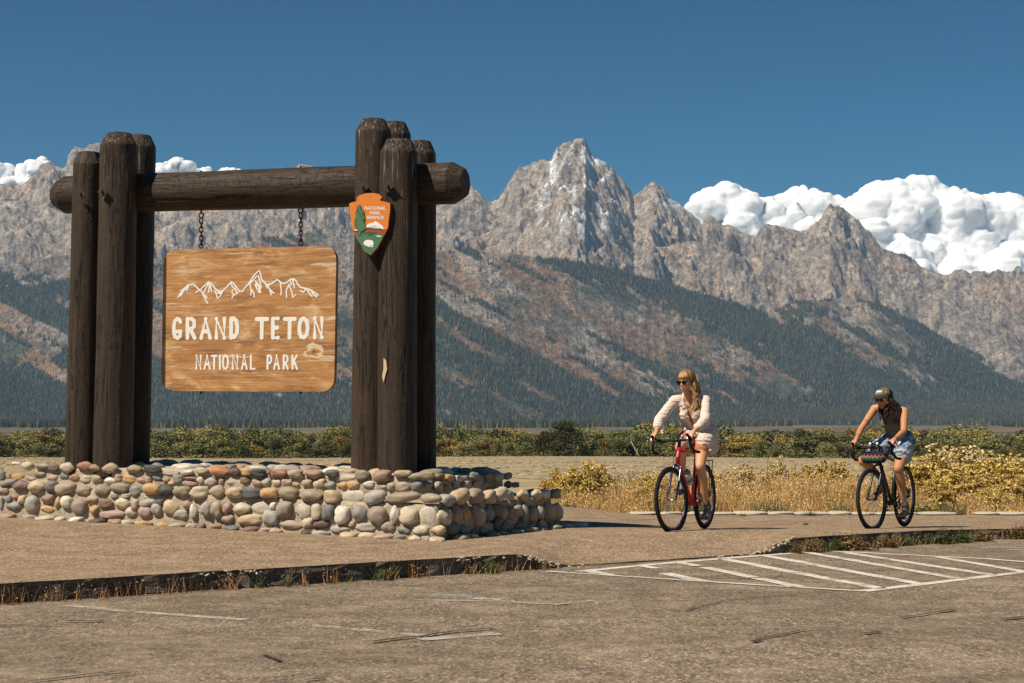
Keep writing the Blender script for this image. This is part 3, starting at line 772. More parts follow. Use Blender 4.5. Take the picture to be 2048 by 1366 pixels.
T2L6 = [(20,190,50,70,'G'),(65,190,38,40,'R2'),(130,195,90,45,'O2'),(225,210,75,40,'K'),(290,178,85,40,'T2'),(390,205,90,50,'K'),(472,195,62,35,'G'),(545,202,78,50,'B'),(628,212,85,55,'C'),(713,205,75,60,'T'),(805,225,90,50,'W'),(868,205,60,60,'K'),(948,210,98,58,'O2'),(1035,222,75,48,'R2'),(1085,217,45,45,'R2'),(1148,207,65,30,'G'),(1215,222,40,28,'R2'),(1255,242,55,25,'O2'),(1302,210,65,65,'G2'),(1390,205,100,28,'B'),(1465,222,55,50,'C'),(1540,235,90,60,'G3'),(1622,228,45,48,'B'),(1695,240,85,50,'T'),(1795,222,80,50,'B2'),(1880,240,75,50,'K'),(1948,240,70,60,'G3'),(2020,238,60,50,'C'),(1385,245,110,35,'R2'),(1160,245,110,28,'K2')]
T1C6 = [(-70,250,110,50,'C'),(70,240,125,45,'G2'),(160,265,125,85,'P'),(272,270,130,95,'C2'),(385,268,95,85,'G'),(485,275,135,90,'T'),(620,300,110,70,'T2'),(755,292,120,85,'T2'),(888,275,145,72,'T2'),(1005,300,90,80,'G2'),(1118,288,120,82,'O2'),(1220,300,120,95,'D'),(1335,302,120,78,'T2'),(1465,310,140,95,'C'),(1600,305,110,88,'T'),(1720,312,120,85,'C2'),(1845,315,130,85,'D2'),(1970,315,145,82,'O2'),(30,300,90,45,'R2')]
T1L6 = [(-60,330,90,60,'K'),(-75,400,70,80,'T'),(5,390,50,110,'G3'),(62,360,52,55,'G2'),(113,347,42,35,'R'),(165,365,55,65,'C2'),(110,412,130,65,'G2'),(238,400,100,130,'G3'),(352,358,102,65,'B'),(423,385,32,75,'O2'),(487,380,85,90,'W'),(350,432,105,50,'O2'),(585,415,115,110,'K2'),(672,362,95,60,'K'),(838,337,52,30,'G2'),(918,337,60,35,'G3'),(778,393,105,75,'B2'),(692,443,72,75,'O2'),(897,390,108,75,'C'),(820,470,170,65,'K'),(990,398,60,85,'T'),(1078,385,110,55,'G3'),(1160,385,70,50,'D2'),(1065,455,90,80,'K'),(960,455,90,75,'C'),(1150,435,70,90,'G3'),(1250,420,120,110,'C2'),(1370,405,65,70,'R2'),(1320,470,120,75,'G3'),(1415,450,55,110,'W'),(1507,435,75,105,'G3'),(1585,437,80,120,'T'),(1663,422,60,80,'R2'),(1768,432,130,90,'C'),(1905,425,130,80,'V'),(2000,412,40,55,'W'),(1830,510,180,85,'C2'),(1670,508,100,65,'K2'),(1985,500,110,110,'G3')]  # one dark grey stone here stands in for a shaded hollow
FLAT6 = [(80,455,120,20,'R2'),(240,465,110,32,'T'),(350,470,140,32,'C'),(460,450,80,30,'V'),(580,488,110,26,'W'),(730,489,120,24,'M'),(860,500,100,26,'R2'),(950,508,90,24,'C'),(1070,512,130,36,'O2'),(1210,514,105,32,'O2'),(1320,522,140,32,'T'),(1425,528,90,25,'K'),(1490,537,70,28,'P'),(1590,542,110,25,'B'),(1710,552,120,25,'G'),(1855,558,130,30,'P'),(1970,565,130,36,'K')]
T2C7 = [(62,150,100,55,'R'),(168,152,90,60,'T'),(285,155,125,55,'B'),(400,150,90,50,'D2'),(480,180,120,40,'V'),(595,160,92,65,'T2'),(722,168,110,78,'B'),(855,152,110,42,'T'),(975,165,165,52,'T2'),(1085,172,60,50,'B2'),(1140,175,70,45,'O2'),(1215,185,80,45,'V'),(1300,162,105,45,'G2'),(1390,168,90,50,'B'),(1455,175,75,58,'C'),(1515,168,80,45,'T')]
T2L7 = [(45,208,55,38,'C'),(110,210,70,50,'T'),(165,222,48,30,'O2'),(238,212,65,45,'T'),(318,215,75,55,'C2'),(385,228,80,50,'G2'),(468,228,75,45,'O2'),(535,222,75,52,'O2'),(630,218,82,42,'W'),(715,240,70,45,'K'),(778,230,52,55,'T'),(852,235,98,65,'K'),(940,228,70,60,'G'),(1015,222,75,45,'G2'),(1080,230,60,65,'T'),(1135,235,55,55,'B'),(1188,228,50,40,'G2'),(1255,225,70,50,'T'),(1320,215,80,40,'R2'),(1375,225,50,40,'K'),(1412,225,35,30,'O2'),(1450,232,40,25,'R2'),(1525,222,50,45,'B2'),(1575,222,60,35,'K')]
T1C7 = [(30,275,62,65,'O2'),(127,277,130,85,'T2'),(273,290,158,85,'T2'),(405,300,105,90,'C2'),(535,300,140,72,'V'),(678,298,130,92,'G3'),(852,300,205,68,'T2'),(1035,308,120,62,'T'),(1130,320,80,80,'G3'),(1212,300,120,100,'C2'),(1310,298,115,95,'T'),(1395,300,105,95,'C2'),(1465,285,90,85,'C'),(1540,300,70,70,'V'),(1610,290,140,75,'C2'),(1700,285,60,70,'C'),(1755,282,70,60,'W'),(1820,280,85,70,'G2')]
T1L7 = [(20,360,38,48,'W'),(95,382,95,105,'K2'),(210,390,110,95,'V'),(302,397,70,108,'C'),(375,402,72,108,'G'),(463,415,95,115,'W'),(573,407,100,108,'G2'),(690,418,122,115,'K2'),(797,415,60,115,'W'),(890,420,118,110,'C'),(1010,420,110,115,'V'),(1115,430,90,110,'C'),(1190,420,60,105,'R2'),(1245,405,62,95,'O2'),(1320,420,70,145,'K'),(1395,405,70,100,'G2'),(1450,385,45,80,'B2'),(1485,405,45,85,'T'),(1530,405,55,95,'B'),(1580,390,55,85,'T'),(1625,405,45,135,'G2'),(1675,412,60,105,'R2'),(1722,400,50,90,'G3'),(1790,395,60,110,'T'),(1840,400,50,120,'C'),(135,480,150,60,'T'),(245,468,70,65,'C'),(332,480,105,55,'M'),(525,472,48,40,'T'),(615,495,140,60,'G3'),(450,505,120,45,'G3'),(758,490,88,65,'K2'),(860,512,85,48,'G2'),(965,510,105,60,'C'),(1080,515,95,60,'C2'),(1165,500,65,90,'G'),(1240,510,70,65,'G2'),(1300,520,50,40,'G'),(1380,500,70,85,'T'),(1440,480,55,100,'D2'),(1505,495,60,80,'G2'),(1590,490,90,75,'G'),(1665,500,60,60,'K2'),(1730,485,60,80,'T'),(1780,490,35,60,'G'),(1820,485,40,60,'T2'),(1865,490,40,55,'T')]
FLAT7 = [(50,495,100,30,'K'),(250,510,90,22,'M'),(340,515,120,25,'G3'),(520,525,130,32,'C2'),(640,528,110,32,'C'),(745,535,140,28,'K'),(845,540,90,25,'G2'),(940,550,90,22,'C'),(1080,560,110,32,'C'),(1010,552,60,25,'K'),(1200,552,90,30,'T'),(1270,548,60,22,'C'),(1400,545,80,25,'G2'),(1465,545,70,25,'O2'),(1545,545,90,22,'G2'),(1640,537,100,22,'T'),(1720,533,60,20,'G3'),(1800,530,90,20,'T'),(1880,525,70,20,'C'),(1965,517,95,32,'W')]
for lst, q, ins, bul, out in ((T2C6, q6, .445, .80, .004), (T2C7, q7, .445, .80, .004), (T2L6, q6, .44, .6, -.005), (T2L7, q7, .44, .6, -.005),
                         (T1C6, q6, .085, .80, .006), (T1C7, q7, .085, .80, .006), (T1L6, q6, .05, .62, -.005), (T1L7, q7, .05, .62, -.005)):
    for (cx, cy, w, h, k) in lst:
        if k == 'V': wall_stone(cx, cy, w, h, k, ins, *q, 0.12, -.012)
        else: wall_stone(cx, cy, w, h, k, ins, *q, bul, out)
for lst, q in ((FLAT6, q6), (FLAT7, q7)):
    for (cx, cy, w, h, k) in lst:
        px, py = q[1] + cx / q[0], q[2] + cy / q[0]; nq = NF if px < 900 else NR; c = on_plane(px, 1065, outline(0.0)[0], nq) + nq * .045; c.z = side_z(c.x, c.y); s = w / 2 / q[0] / FPX * c.y
        e = -DF if px < 900 else DR; s2 = s if px < 900 else s * 1.3
        stone(c + Vector((0, 0, 0.006)), (e, UP.cross(e), UP), (s2, min(s2 * .8, .12), 0.036), k)
# stones set in the top of the upper tier and on the ledge's far sides
rs = random.Random(4); keys = list('WWTTKV') + ['C', 'C', 'C2', 'G3', 'G3', 'O2', 'T2', 'R2', 'G2']
o2 = outline(0.62); placed = []
for i in range(400):
    u, w_ = rs.random(), rs.random(); p = o2[0].lerp(o2[1], w_).lerp(o2[3].lerp(o2[2], w_), u)
    if any((p - q_).length < 0.27 for q_ in placed) or len(placed) > 62: continue
    placed.append(p); s = rs.uniform(.09, .14); a = rs.uniform(0, 3.1); e = Vector((math.cos(a), math.sin(a), 0))
    stone(Vector((p.x, p.y, top2(p.x) + 0.005)), (e, UP.cross(e), UP), (s, s * .75, .045), rs.choice(keys))
for (ins, zf) in ((0.46, top2), (0.10, top1)):
    ol = outline(ins)
    for e0, e1 in ((1, 2),):
        L_ = (ol[e1] - ol[e0]).length; n = int(L_ / 0.33)
        for k in range(n):
            p = ol[e0].lerp(ol[e1], (k + .5) / n); e = (ol[e1] - ol[e0]).normalized(); s = rs.uniform(.12, .17)
            stone(Vector((p.x, p.y, zf(p.x) - 0.03)), (e, UP.cross(e), UP), (s, s * .7, s * .55), rs.choice(keys))
# ================================================================ the timber gateway
TH = math.radians(19)
SE = Vector((math.cos(TH), -math.sin(TH), 0))         # along the beam, towards the right and the camera
SN = Vector((-math.sin(TH), -math.cos(TH), 0))        # out of the sign's face
S0 = Vector((-1.21, 17.42, 0))                         # foot of the right front post
b = NB('dark_painted_timber', 0.62, 0.25)
v = b.coord('Object')
gr = b.noise(3.2, b.coord('Object', (9, 9, 0.55)), 9, 0.72, 0.35)
ck = b.noise(5.0, b.coord('Object', (2.6, 2.6, 0.14)), 5, 0.55, 0.6)
crack = b.ramp(ck, [(0.482, 0.0), (0.496, 1.0), (0.504, 1.0), (0.518, 0.0)])
crz = b.ramp(b.noise(6.0, b.coord('Object', (0.9, 0.9, 2.2)), 6, 0.65, 1.2), [(0.488, 0.0), (0.5, 1.0), (0.512, 0.0)])
base = b.mix(b.ramp(gr, [(0.3, 0.0), (0.7, 1.0)]), (.028, .018, .011), (.070, .045, .028))
base = b.mix(b.math('MULTIPLY', crack, 0.92), base, (.008, .006, .005))
base = b.mix(b.math('MULTIPLY', crz, 0.45), base, (.115, .082, .055))
drip = b.attr('drip')
ds = b.noise(4.0, b.coord('Object', (14, 14, 0.45)), 4, 0.7)
dm = b.math('MULTIPLY', b.ramp(ds, [(0.60, 0.0), (0.65, 1.0)]), drip)
base = b.mix(dm, base, (.55, .52, .48))
b.color(base)
hh = b.math('SUBTRACT', b.math('ADD', gr, b.math('MULTIPLY', b.noise(60, v, 3), 0.25)), b.math('MULTIPLY', b.math('ADD', crack, crz), 0.5))
b.bump(hh, 0.85, 0.012)
TIMBER = b.m
def log(name, L, r0, r1, parent, seed, seg=80, rings=110, chamf=0.13, chr_=0.66, both=False, drips=0.0, cracks=5, lab=None):
    """a log along +Z from 0 to L, the end(s) cut to facets"""
    ts = list(np.linspace(0, 1, rings)); V = []; D = []
    rg = random.Random(seed); gr_ = [(rg.uniform(0, 6.28), rg.uniform(.1, .7), rg.uniform(.15, .6), rg.uniform(.5, 2.0)) for _ in range(cracks)]
    zs = [t * (L - chamf - (chamf if both else 0)) + (chamf if both else 0) for t in ts]
    prof = [(z, 1.0, 0) for z in zs]
    prof += [(L - chamf + chamf * .03, .985, 1), (L - chamf * .5, (1 + chr_) / 2, 1), (L - .004, chr_ + .01, 1), (L, chr_ - .02, 1)]
    if both: prof = [(0, chr_ - .02, 1), (.004, chr_ + .01, 1), (chamf * .5, (1 + chr_) / 2, 1), (chamf * .97, .985, 1)] + prof
    for z, k, cf in prof:
        t = z / L; R_ = r0 + (r1 - r0) * t
        for i in range(seg):
            a = 2 * math.pi * i / seg
            n = 0.030 * float(vnoise(math.cos(a) * 1.2 + seed, math.sin(a) * 1.2, z * 0.7)) + 0.012 * float(vnoise(math.cos(a) * 4 + seed, math.sin(a) * 4, z * 2.2))
            rad = R_ * (1 + n)
            for (ga, g0, gl, gw) in gr_:
                da = (a - ga - 0.10 * math.sin(z * gw * 2 + ga) + math.pi) % (2 * math.pi) - math.pi
                if abs(da) < 0.055 and g0 - gl / 2 < t < g0 + gl / 2: rad -= R_ * 0.055 * (1 - abs(da) / 0.055) * min(1, 8 * (gl / 2 - abs(t - g0)))
            if cf and k < .98:      # facets at the cut end
                m_ = 9; fa = (a % (2 * math.pi / m_)) - math.pi / m_
                rad *= k * (math.cos(math.pi / m_) / math.cos(fa)) * 1.03
            else: rad *= k
            V.append((math.cos(a) * rad, math.sin(a) * rad, z))
            D.append(drips * max(0, 1 - (L - z) / (1.3 * (0.35 + 0.65 * (0.5 + 0.5 * math.sin(a * 3 + seed))))))
    n = len(prof); F = []
    for j in range(n - 1):
        for i in range(seg): F.append((j * seg + i, j * seg + (i + 1) % seg, (j + 1) * seg + (i + 1) % seg, (j + 1) * seg + i))
    bm = bmesh.new(); vs = [bm.verts.new(p) for p in V]
    for f in F: bm.faces.new([vs[i] for i in f])
    bm.faces.new(vs[:seg][::-1]); bm.faces.new(vs[-seg:])
    me = bpy.data.meshes.new(name); bm.to_mesh(me); bm.free()
    a = me.attributes.new('drip', 'FLOAT', 'POINT'); a.data.foreach_set('value', np.array(D, np.float32))
    me.polygons.foreach_set('use_smooth', np.array([abs(p.normal.z) < 0.10 for p in me.polygons]))
    return link(name, me, TIMBER, parent, label=lab)
gate = empty('timber_gateway', (-2.8, 18.2, 0.5), label='dark brown log gateway with two clusters of posts and a crossbeam holding the park sign', cat='gateway')
def col_at(px, off):
    """point on the row `off` metres behind the front row, seen at column px at the foot"""
    return on_plane(px, 900, S0 - SN * off, SN)
def put_post(px, off, py_top, r, seed, lean=0.0, drips=0.7, push=0.0, sgn=''):
    p = col_at(px, off); p = p - SN * push; p.z = top2(p.x) - 0.12
    zt = at_depth(px, py_top, p.y).z
    o = log('post', zt - p.z, r * 1.04, r * 0.97, gate, seed, drips=drips)
    o.location = p - gate.location; o.rotation_euler = (Matrix.Rotation(lean, 3, 'Y') @ Matrix.Rotation(seed * 1.7, 3, 'Z')).to_euler()
    return o
# right cluster, then left cluster
put_post(738, 0.0, 239, .190, 3, push=.04, drips=.8, lean=.004); put_post(793, 0.0, 280, .198, 5, drips=.8, lean=.004)
put_post(785, 0.66, 245, .180, 7, push=.02, drips=.9); put_post(838, 0.66, 283, .175, 9, drips=.9)
put_post(162, 0.0, 305, .175, 11, push=.02, drips=.0, lean=.012); put_post(226, 0.0, 267, .205, 13, drips=.9, lean=.008)
put_post(214, 0.66, 300, .185, 15, push=.03, drips=.3, lean=.006); put_post(265, 0.66, 271, .185, 17, drips=.9, lean=.012)
# crossbeam
BO = 0.33
pa = on_plane(113, 391, S0 - SN * BO, SN); pb = on_plane(931, 366, S0 - SN * BO, SN)
ra = 0.5 * (on_plane(300, 345, S0 - SN * BO, SN).z - on_plane(300, 421, S0 - SN * BO, SN).z)
rb = 0.5 * (on_plane(880, 326, S0 - SN * BO, SN).z - on_plane(880, 410, S0 - SN * BO, SN).z)
d_, u_, v_, L_ = frame_from(pa, pb)
beam = log('crossbeam', L_, ra, rb, gate, 23, both=True, chamf=.13, chr_=.66, rings=150, cracks=8, drips=.25)
beam.location = pa - gate.location; beam.rotation_euler = d_.to_track_quat('Z', 'Y').to_euler()
IRON = flat('rusty_iron', (.055, .032, .022), 0.7, 0.3, 0.3, 0.4, 60, 0.4)
PLATE = flat('painted_iron_plate', (.048, .032, .021), 0.55, 0.3, 0, 0.2, 20)
def washer(px, py, fx, rr, s):
    """diamond washer plate with a bolt, on the front of a post"""
    p = col_at(px, 0.0); p = on_plane(px, py, S0 + SN * rr, SN)
    bm = bmesh.new(); rot = Matrix((SE, -SN, UP)).transposed() @ Matrix.Rotation(math.radians(45), 3, 'Y')
    add_box(bm, p - gate.location, (s, .010, s), rot); o = bm_link('washer_plate', bm, PLATE, gate)
    bm = bmesh.new(); add_tube(bm, [p - gate.location, p - gate.location + SN * .035], .016, 8); bm_link('bolt', bm, PLATE, o)
washer(205, 383, 0, .238, .085); washer(162, 388, 0, .206, .085); washer(776, 372, 0, .232, .10); washer(726, 374, 0, .184, .10)

# ---------------------------------------------------------------- hanging board
BN = Vector((-math.sin(math.radians(17)), -math.cos(math.radians(17)), 0)); BE = Vector((-BN.y, BN.x, 0))
if BE.x < 0: BE = -BE
B0 = on_plane(503, 640, S0 - SN * BO, SN)
board = empty('hanging_sign', B0, label='varnished wooden park name board hanging from the crossbeam on two chains', cat='sign')
def bpt(px, py, out=0.0):
    """photo pixel to a point on the board's face, relative to the board"""
    return on_plane(px, py, B0 + BN * 0.035, BN) + BN * out - B0
def c3(x, y): return (300 + x / 4.27, 480 + y / 4.27)
corn = [c3(118, 82), c3(1592, 50), c3(1572, 1296), c3(95, 1288)]
def outline_round(c, r, n=9):
    c = [Vector((*p, 0)) for p in c]; out = []
    for i in range(4):
        p, a, q = c[i], c[i - 1], c[(i + 1) % 4]
        s = p + (a - p).normalized() * r; e = p + (q - p).normalized() * r
        for k in range(n + 1):
            t = k / n; m = s.lerp(p, .94).lerp(p.lerp(e, .06), .5); out.append((s * (1 - t) ** 2 + p * 2 * t * (1 - t) + e * t * t))
    return [(p.x, p.y) for p in out]
def slab(name, pix, fn, depth, n, mat, parent, front=0.0, smooth=False, bevel=0.0, **kw):
    """a flat piece cut to the outline `pix` (photo pixels), `depth` thick"""
    bm = bmesh.new(); F = [bm.verts.new(fn(x, y, front)) for x, y in pix]; Bk = [bm.verts.new(fn(x, y, front - depth)) for x, y in pix]
    f = bm.faces.new(F); g = bm.faces.new(Bk[::-1])
    for i in range(len(F)): bm.faces.new((F[i], Bk[i], Bk[(i + 1) % len(F)], F[(i + 1) % len(F)]))
    bmesh.ops.triangulate(bm, faces=[f, g])
    return bm_link(name, bm, mat, parent, **kw)
wb = NB('weathered_board', 0.6, 0.3); 
rotm = wb.n('ShaderNodeMapping'); wb.put(rotm.inputs[0], wb.coord('Object')); rotm.inputs['Rotation'].default_value = (0, 0, math.radians(17))
def wvec(s):
    m = wb.n('ShaderNodeMapping'); wb.put(m.inputs[0], rotm.outputs[0]); m.inputs['Scale'].default_value = s; return m.outputs[0]
g1 = wb.noise(3.0, wvec((.7, 1, 16)), 8, 0.7, 0.3); g2 = wb.noise(2.3, wvec((.9, 1, 2.4)), 7, 0.72, 0.9); g3 = wb.noise(6.0, wvec((.8, 1, 9)), 6, 0.7)
cc = wb.mix(wb.ramp(g1, [(0.3, 0.0), (0.7, 1.0)]), (.33, .135, .042), (.58, .31, .115))
cc = wb.mix(wb.math('MULTIPLY', wb.ramp(g2, [(0.30, 1.0), (0.50, 0.0)]), 0.75), cc, (.20, .095, .040))
cc = wb.mix(wb.math('MULTIPLY', wb.ramp(g2, [(0.53, 0.0), (0.66, 1.0)]), 0.75), cc, (.66, .47, .26))
cc = wb.mix(wb.math('MULTIPLY', wb.ramp(g3, [(0.64, 0.0), (0.74, 1.0)]), 0.55), cc, (.68, .54, .38))
cc = wb.mix(wb.math('MULTIPLY', wb.ramp(wb.noise(4.2, wvec((.35, 1, 26)), 6, 0.6, 0.2), [(0.30, 1.0), (0.40, 0.0)]), 0.6), cc, (.10, .05, .025))
cc = wb.mix(wb.math('MULTIPLY', wb.ramp(wb.noise(3.1, wvec((.5, 1, 7)), 7, 0.72, 0.4), [(0.57, 0.0), (0.63, 1.0)]), 0.8), cc, (.70, .55, .38))
cc = wb.mix(wb.math('MULTIPLY', wb.ramp(wb.noise(2.2, wvec((.6, 1, 5)), 7, 0.7, 0.6), [(0.36, 1.0), (0.46, 0.0)]), 0.7), cc, (.17, .085, .040))
kp = bpt(*c3(1400, 955)); ks = wb.n('ShaderNodeSeparateXYZ'); wb.put(ks.inputs[0], wb.coord('Object'))
def kdist(a, b_, dz=0.0):
    xx = wb.math('DIVIDE', wb.math('SUBTRACT', ks.outputs[0], kp.x), a); zz_ = wb.math('DIVIDE', wb.math('SUBTRACT', ks.outputs[2], kp.z + dz), b_)
    dd = wb.math('POWER', wb.math('ADD', wb.math('MULTIPLY', xx, xx), wb.math('MULTIPLY', zz_, zz_)), 0.5)
    return wb.math('ADD', dd, wb.math('MULTIPLY', wb.math('SUBTRACT', wb.noise(9, wvec((1, 1, 2.5)), 5, 0.6), 0.5), 2.2))
cc = wb.mix(wb.ramp(kdist(.125, .085), [(0.75, 1.0), (1.0, 0.0)]), cc, (.68, .53, .35))
cc = wb.mix(wb.ramp(kdist(.085, .055), [(0.7, 1.0), (0.95, 0.0)]), cc, (.42, .20, .065))
cc = wb.mix(wb.ramp(kdist(.030, .022), [(0.6, 1.0), (1.0, 0.0)]), cc, (.20, .085, .03))
wb.color(cc); wb.bump(g1, 0.35, 0.004)
EDGE = flat('board_edge', (.040, .027, .018), 0.7, var=0.3)
ol = outline_round(corn, 30.0)
pn = slab('board_panel', ol, bpt, .050, BN, wb.m, board)
slab('board_back', [(x, y) for x, y in outline_round([(c3(122, 84)), c3(1588, 54), c3(1568, 1293), c3(99, 1286)], 30.0)], bpt, .022, BN, EDGE, board, front=-.051)
kn = NB('knot_patch', 0.7, 0.2); kk = kn.noise(14, kn.coord('Object', (1, 1, 2.2)), 4, 0.6, 1.5)
kn.color(kn.ramp(kk, [(0.35, (.33, .15, .05)), (0.5, (.50, .29, .11)), (0.68, (.62, .42, .22))]))
0 and slab('knot', [c3(*p) for p in [(1310,925),(1360,900),(1430,905),(1470,900),(1490,925),(1460,970),(1430,1015),(1380,1040),(1340,1000)]], bpt, .004, BN, kn.m, board, front=.0025)
kn2 = NB('bleached_wood', 0.7, 0.2); kn2.color(kn2.mix(kn2.noise(30, kn2.coord('Object', (1, 1, 5)), 4), (.52, .36, .20), (.68, .54, .38)))
0 and slab('bleached_patch', [c3(*p) for p in [(1275,945),(1310,900),(1350,915),(1400,880),(1440,900),(1500,878),(1515,900),(1490,960),(1450,1010),(1420,1045),(1370,1050),(1320,1010)]], bpt, .003, BN, kn2.m, board, front=.0012)
SIGNW = flat('sign_white', (.80, .76, .70), 0.55, 0.3, var=0.05, scale=20)
def strokes(name, polys, w, fn, nrm, mat, parent, thick=0.09, closed=()):
    """rounded routed strokes: half-sunk tubes flattened against the face. coordinates in photo pixels"""
    bm = bmesh.new(); r = w / 2 / FPX * (B0.y if fn is bpt else 17.2); nz = 0.35 * r
    for pts in polys:
        P = [fn(*p) for p in pts]
        add_tube(bm, P, r, 12); add_ball(bm, P[0], r, 2); add_ball(bm, P[-1], r, 2)
        for p in P[1:-1]: add_ball(bm, p, r, 2)
    bmesh.ops.recalc_face_normals(bm, faces=bm.faces); me = bpy.data.meshes.new(name); bm.to_mesh(me); bm.free()
    o = bpy.data.objects.new(name, me); COL.objects.link(o); md = o.modifiers.new('r', 'REMESH'); md.mode = 'VOXEL'; md.voxel_size = max(.0028, r * .22)
    m2 = bpy.data.meshes.new_from_object(o.evaluated_get(bpy.context.evaluated_depsgraph_get())); bpy.data.objects.remove(o)
    base = fn(500, 600)
    for q in m2.vertices:
        k = (q.co - base).dot(nrm); q.co = q.co - nrm * k + nrm * max(-.002, min(k, nz) / nz * .0035)
    m2.name = name; m2.update(); return link(name, m2, mat, parent)
GL = {
 'G': [[(.92,.16),(.75,.03),(.45,.0),(.18,.12),(.04,.4),(.05,.7),(.22,.94),(.55,1.0),(.88,.9),(.95,.66),(.55,.66)]],
 'R': [[(.06,1),(.06,0),(.55,0),(.88,.12),(.9,.38),(.6,.54),(.1,.54)],[(.45,.56),(.95,1)]],
 'A': [[(.02,1),(.5,0),(.98,1)],[(.24,.66),(.76,.66)]],
 'N': [[(.06,1),(.06,0),(.94,1),(.94,0)]],
 'D': [[(.06,0),(.06,1),(.5,.97),(.88,.75),(.94,.45),(.8,.12),(.45,0),(.06,0)]],
 'T': [[(.0,.03),(1,.03)],[(.5,.03),(.47,1)]],
 'E': [[(.95,0),(.08,.02),(.06,1),(.95,1)],[(.08,.5),(.85,.48)]],
 'O': [[(.5,0),(.2,.08),(.04,.4),(.06,.75),(.25,.97),(.55,1),(.85,.85),(.97,.5),(.88,.15),(.5,0)]],
 'I': [[(.5,0),(.5,1)]], 'L': [[(.08,0),(.06,1),(.95,1)]],
 'P': [[(.06,1),(.1,0),(.6,0),(.92,.15),(.9,.42),(.6,.58),(.1,.58)]],
 'K': [[(.06,0),(.08,1)],[(.92,0),(.1,.58)],[(.38,.42),(.98,1)]]}
def letter(ch, x0, x1, y0, y1, w):
    i = w / 2
    pol = [[c3(x0 + i + (x1 - x0 - w) * x, y0 + i + (y1 - y0 - w) * y) for x, y in p] for p in GL[ch]]
    strokes('letter', pol, w / 4.27, bpt, BN, SIGNW, board)
for ch, a, c in (('G',183,285),('R',298,405),('A',418,535),('N',545,660),('D',672,770),('T',893,1022),('E',1028,1115),('T',1132,1258),('O',1255,1370),('N',1385,1492)):
    letter(ch, a, c, 656 - (a - 180) * .004, 857 - (a - 180) * .004, 38)
for ch, a, c in (('N',385,447),('A',455,523),('T',520,580),('I',588,608),('O',612,680),('N',695,762),('A',775,838),('L',850,905),('P',992,1050),('A',1050,1115),('R',1130,1190),('K',1205,1268)):
    letter(ch, a, c, 977, 1111, 20.5)
drw = [[(240,490),(275,430),(322,388),(370,378),(425,428),(462,395),(500,358),(525,372),(560,420),(585,440)],[(262,480),(300,420),(330,390)],[(312,435),(330,400)],
 [(395,448),(430,425),(465,470),(490,495)],[(450,455),(475,510),(492,540)],[(465,445),(478,415),(500,375)],[(510,380),(505,430),(500,450)],[(515,385),(528,440)],
 [(560,440),(580,500),(600,480),(625,435),(660,400),(695,358),(715,370),(740,405),(765,440),(795,438),(810,410),(840,380),(870,330),(905,285),(935,262),(945,290),(955,340),(985,370),(1005,410)],
 [(585,440),(620,440)],[(580,455),(612,455)],[(695,370),(705,400),(725,415),(700,440),(715,470),(702,495)],[(725,415),(750,455),(720,470)],[(735,430),(742,450)],
 [(860,370),(885,340),(910,310)],[(855,380),(865,430),(863,470)],[(875,430),(888,455),(893,488)],[(900,350),(925,380),(945,415)],[(925,310),(940,350),(950,410)],[(900,385),(918,420),(935,450),(948,448),(930,400),(905,375)],
 [(1005,380),(1040,375),(1065,355),(1085,340),(1105,350),(1125,370),(1150,372),(1175,362),(1195,340),(1225,333),(1250,350),(1262,378),(1285,405),(1330,415),(1365,425),(1400,445),(1437,472)],
 [(1000,400),(1020,380),(1015,410),(1040,440),(1060,455)],[(1025,430),(1038,470)],[(1115,365),(1122,420),(1120,470)],[(1190,380),(1165,430),(1168,490)],[(1190,390),(1212,440),(1222,492),(1243,470)],[(1200,345),(1210,385)],[(1222,345),(1235,410)],
 [(1285,435),(1312,448),(1330,420)],[(1340,420),(1365,460),(1385,482)],[(1375,430),(1395,465),(1425,485)]]
strokes('mountain_drawing', [[c3(*p) for p in q] for q in drw], 3.3, bpt, BN, SIGNW, board)
# two chains with eye bolts
def chain(name, px, ytop, ybot, lab):
    off = BN * -0.02
    def q(y): return on_plane(px, y, B0, BN)
    ch = empty(name, q(ytop), label=lab, cat='chain', group='chains holding the sign board')
    O = ch.location
    bm = bmesh.new(); add_tube(bm, [q(ytop - 8 - 75) - O, q(ytop + 2) - O], .010, 8); bm_link('hook_bolt', bm, IRON, ch)
    bm = bmesh.new(); add_torus(bm, q(ytop + 7) - O, BN, .028, .008, 20, 6); bm_link('eye', bm, IRON, ch)
    y = ytop + 14.0; k = 0
    while y < ybot - 12:
        bm = bmesh.new(); c = q(y + 4) - O; pts = []
        ax = BE if k % 2 == 0 else (BE * .25 + BN * .97).normalized()
        for i in range(14):
            t = 2 * math.pi * i / 14; z = math.cos(t); pts.append(c + ax * .019 * math.sin(t) + UP * (.018 * (1 if z > 0 else -1) * min(1, abs(z) * 3) + .014 * z))
        add_tube(bm, pts, .0065, 6, closed=True); bm_link('chain_link', bm, IRON, ch, True); y += 8.6; k += 1
    bm = bmesh.new(); add_torus(bm, q(ybot - 5) - O, BN, .024, .008, 20, 6); bm_link('eye', bm, IRON, ch)
    bm = bmesh.new(); add_tube(bm, [q(ybot + 2) - O, q(ybot - 1) - O], .010, 8); bm_link('eye_shank', bm, IRON, ch)
    bm = bmesh.new(); add_tube(bm, [q(781) - O, q(788) - O], .012, 8); bm_link('nut', bm, IRON, ch)
chain('chain', 402.5, 424, 497, 'left of the two rusty chains, above the board\'s left end')
chain('chain', 601.5, 414, 492, 'right of the two rusty chains, above the board\'s right end')

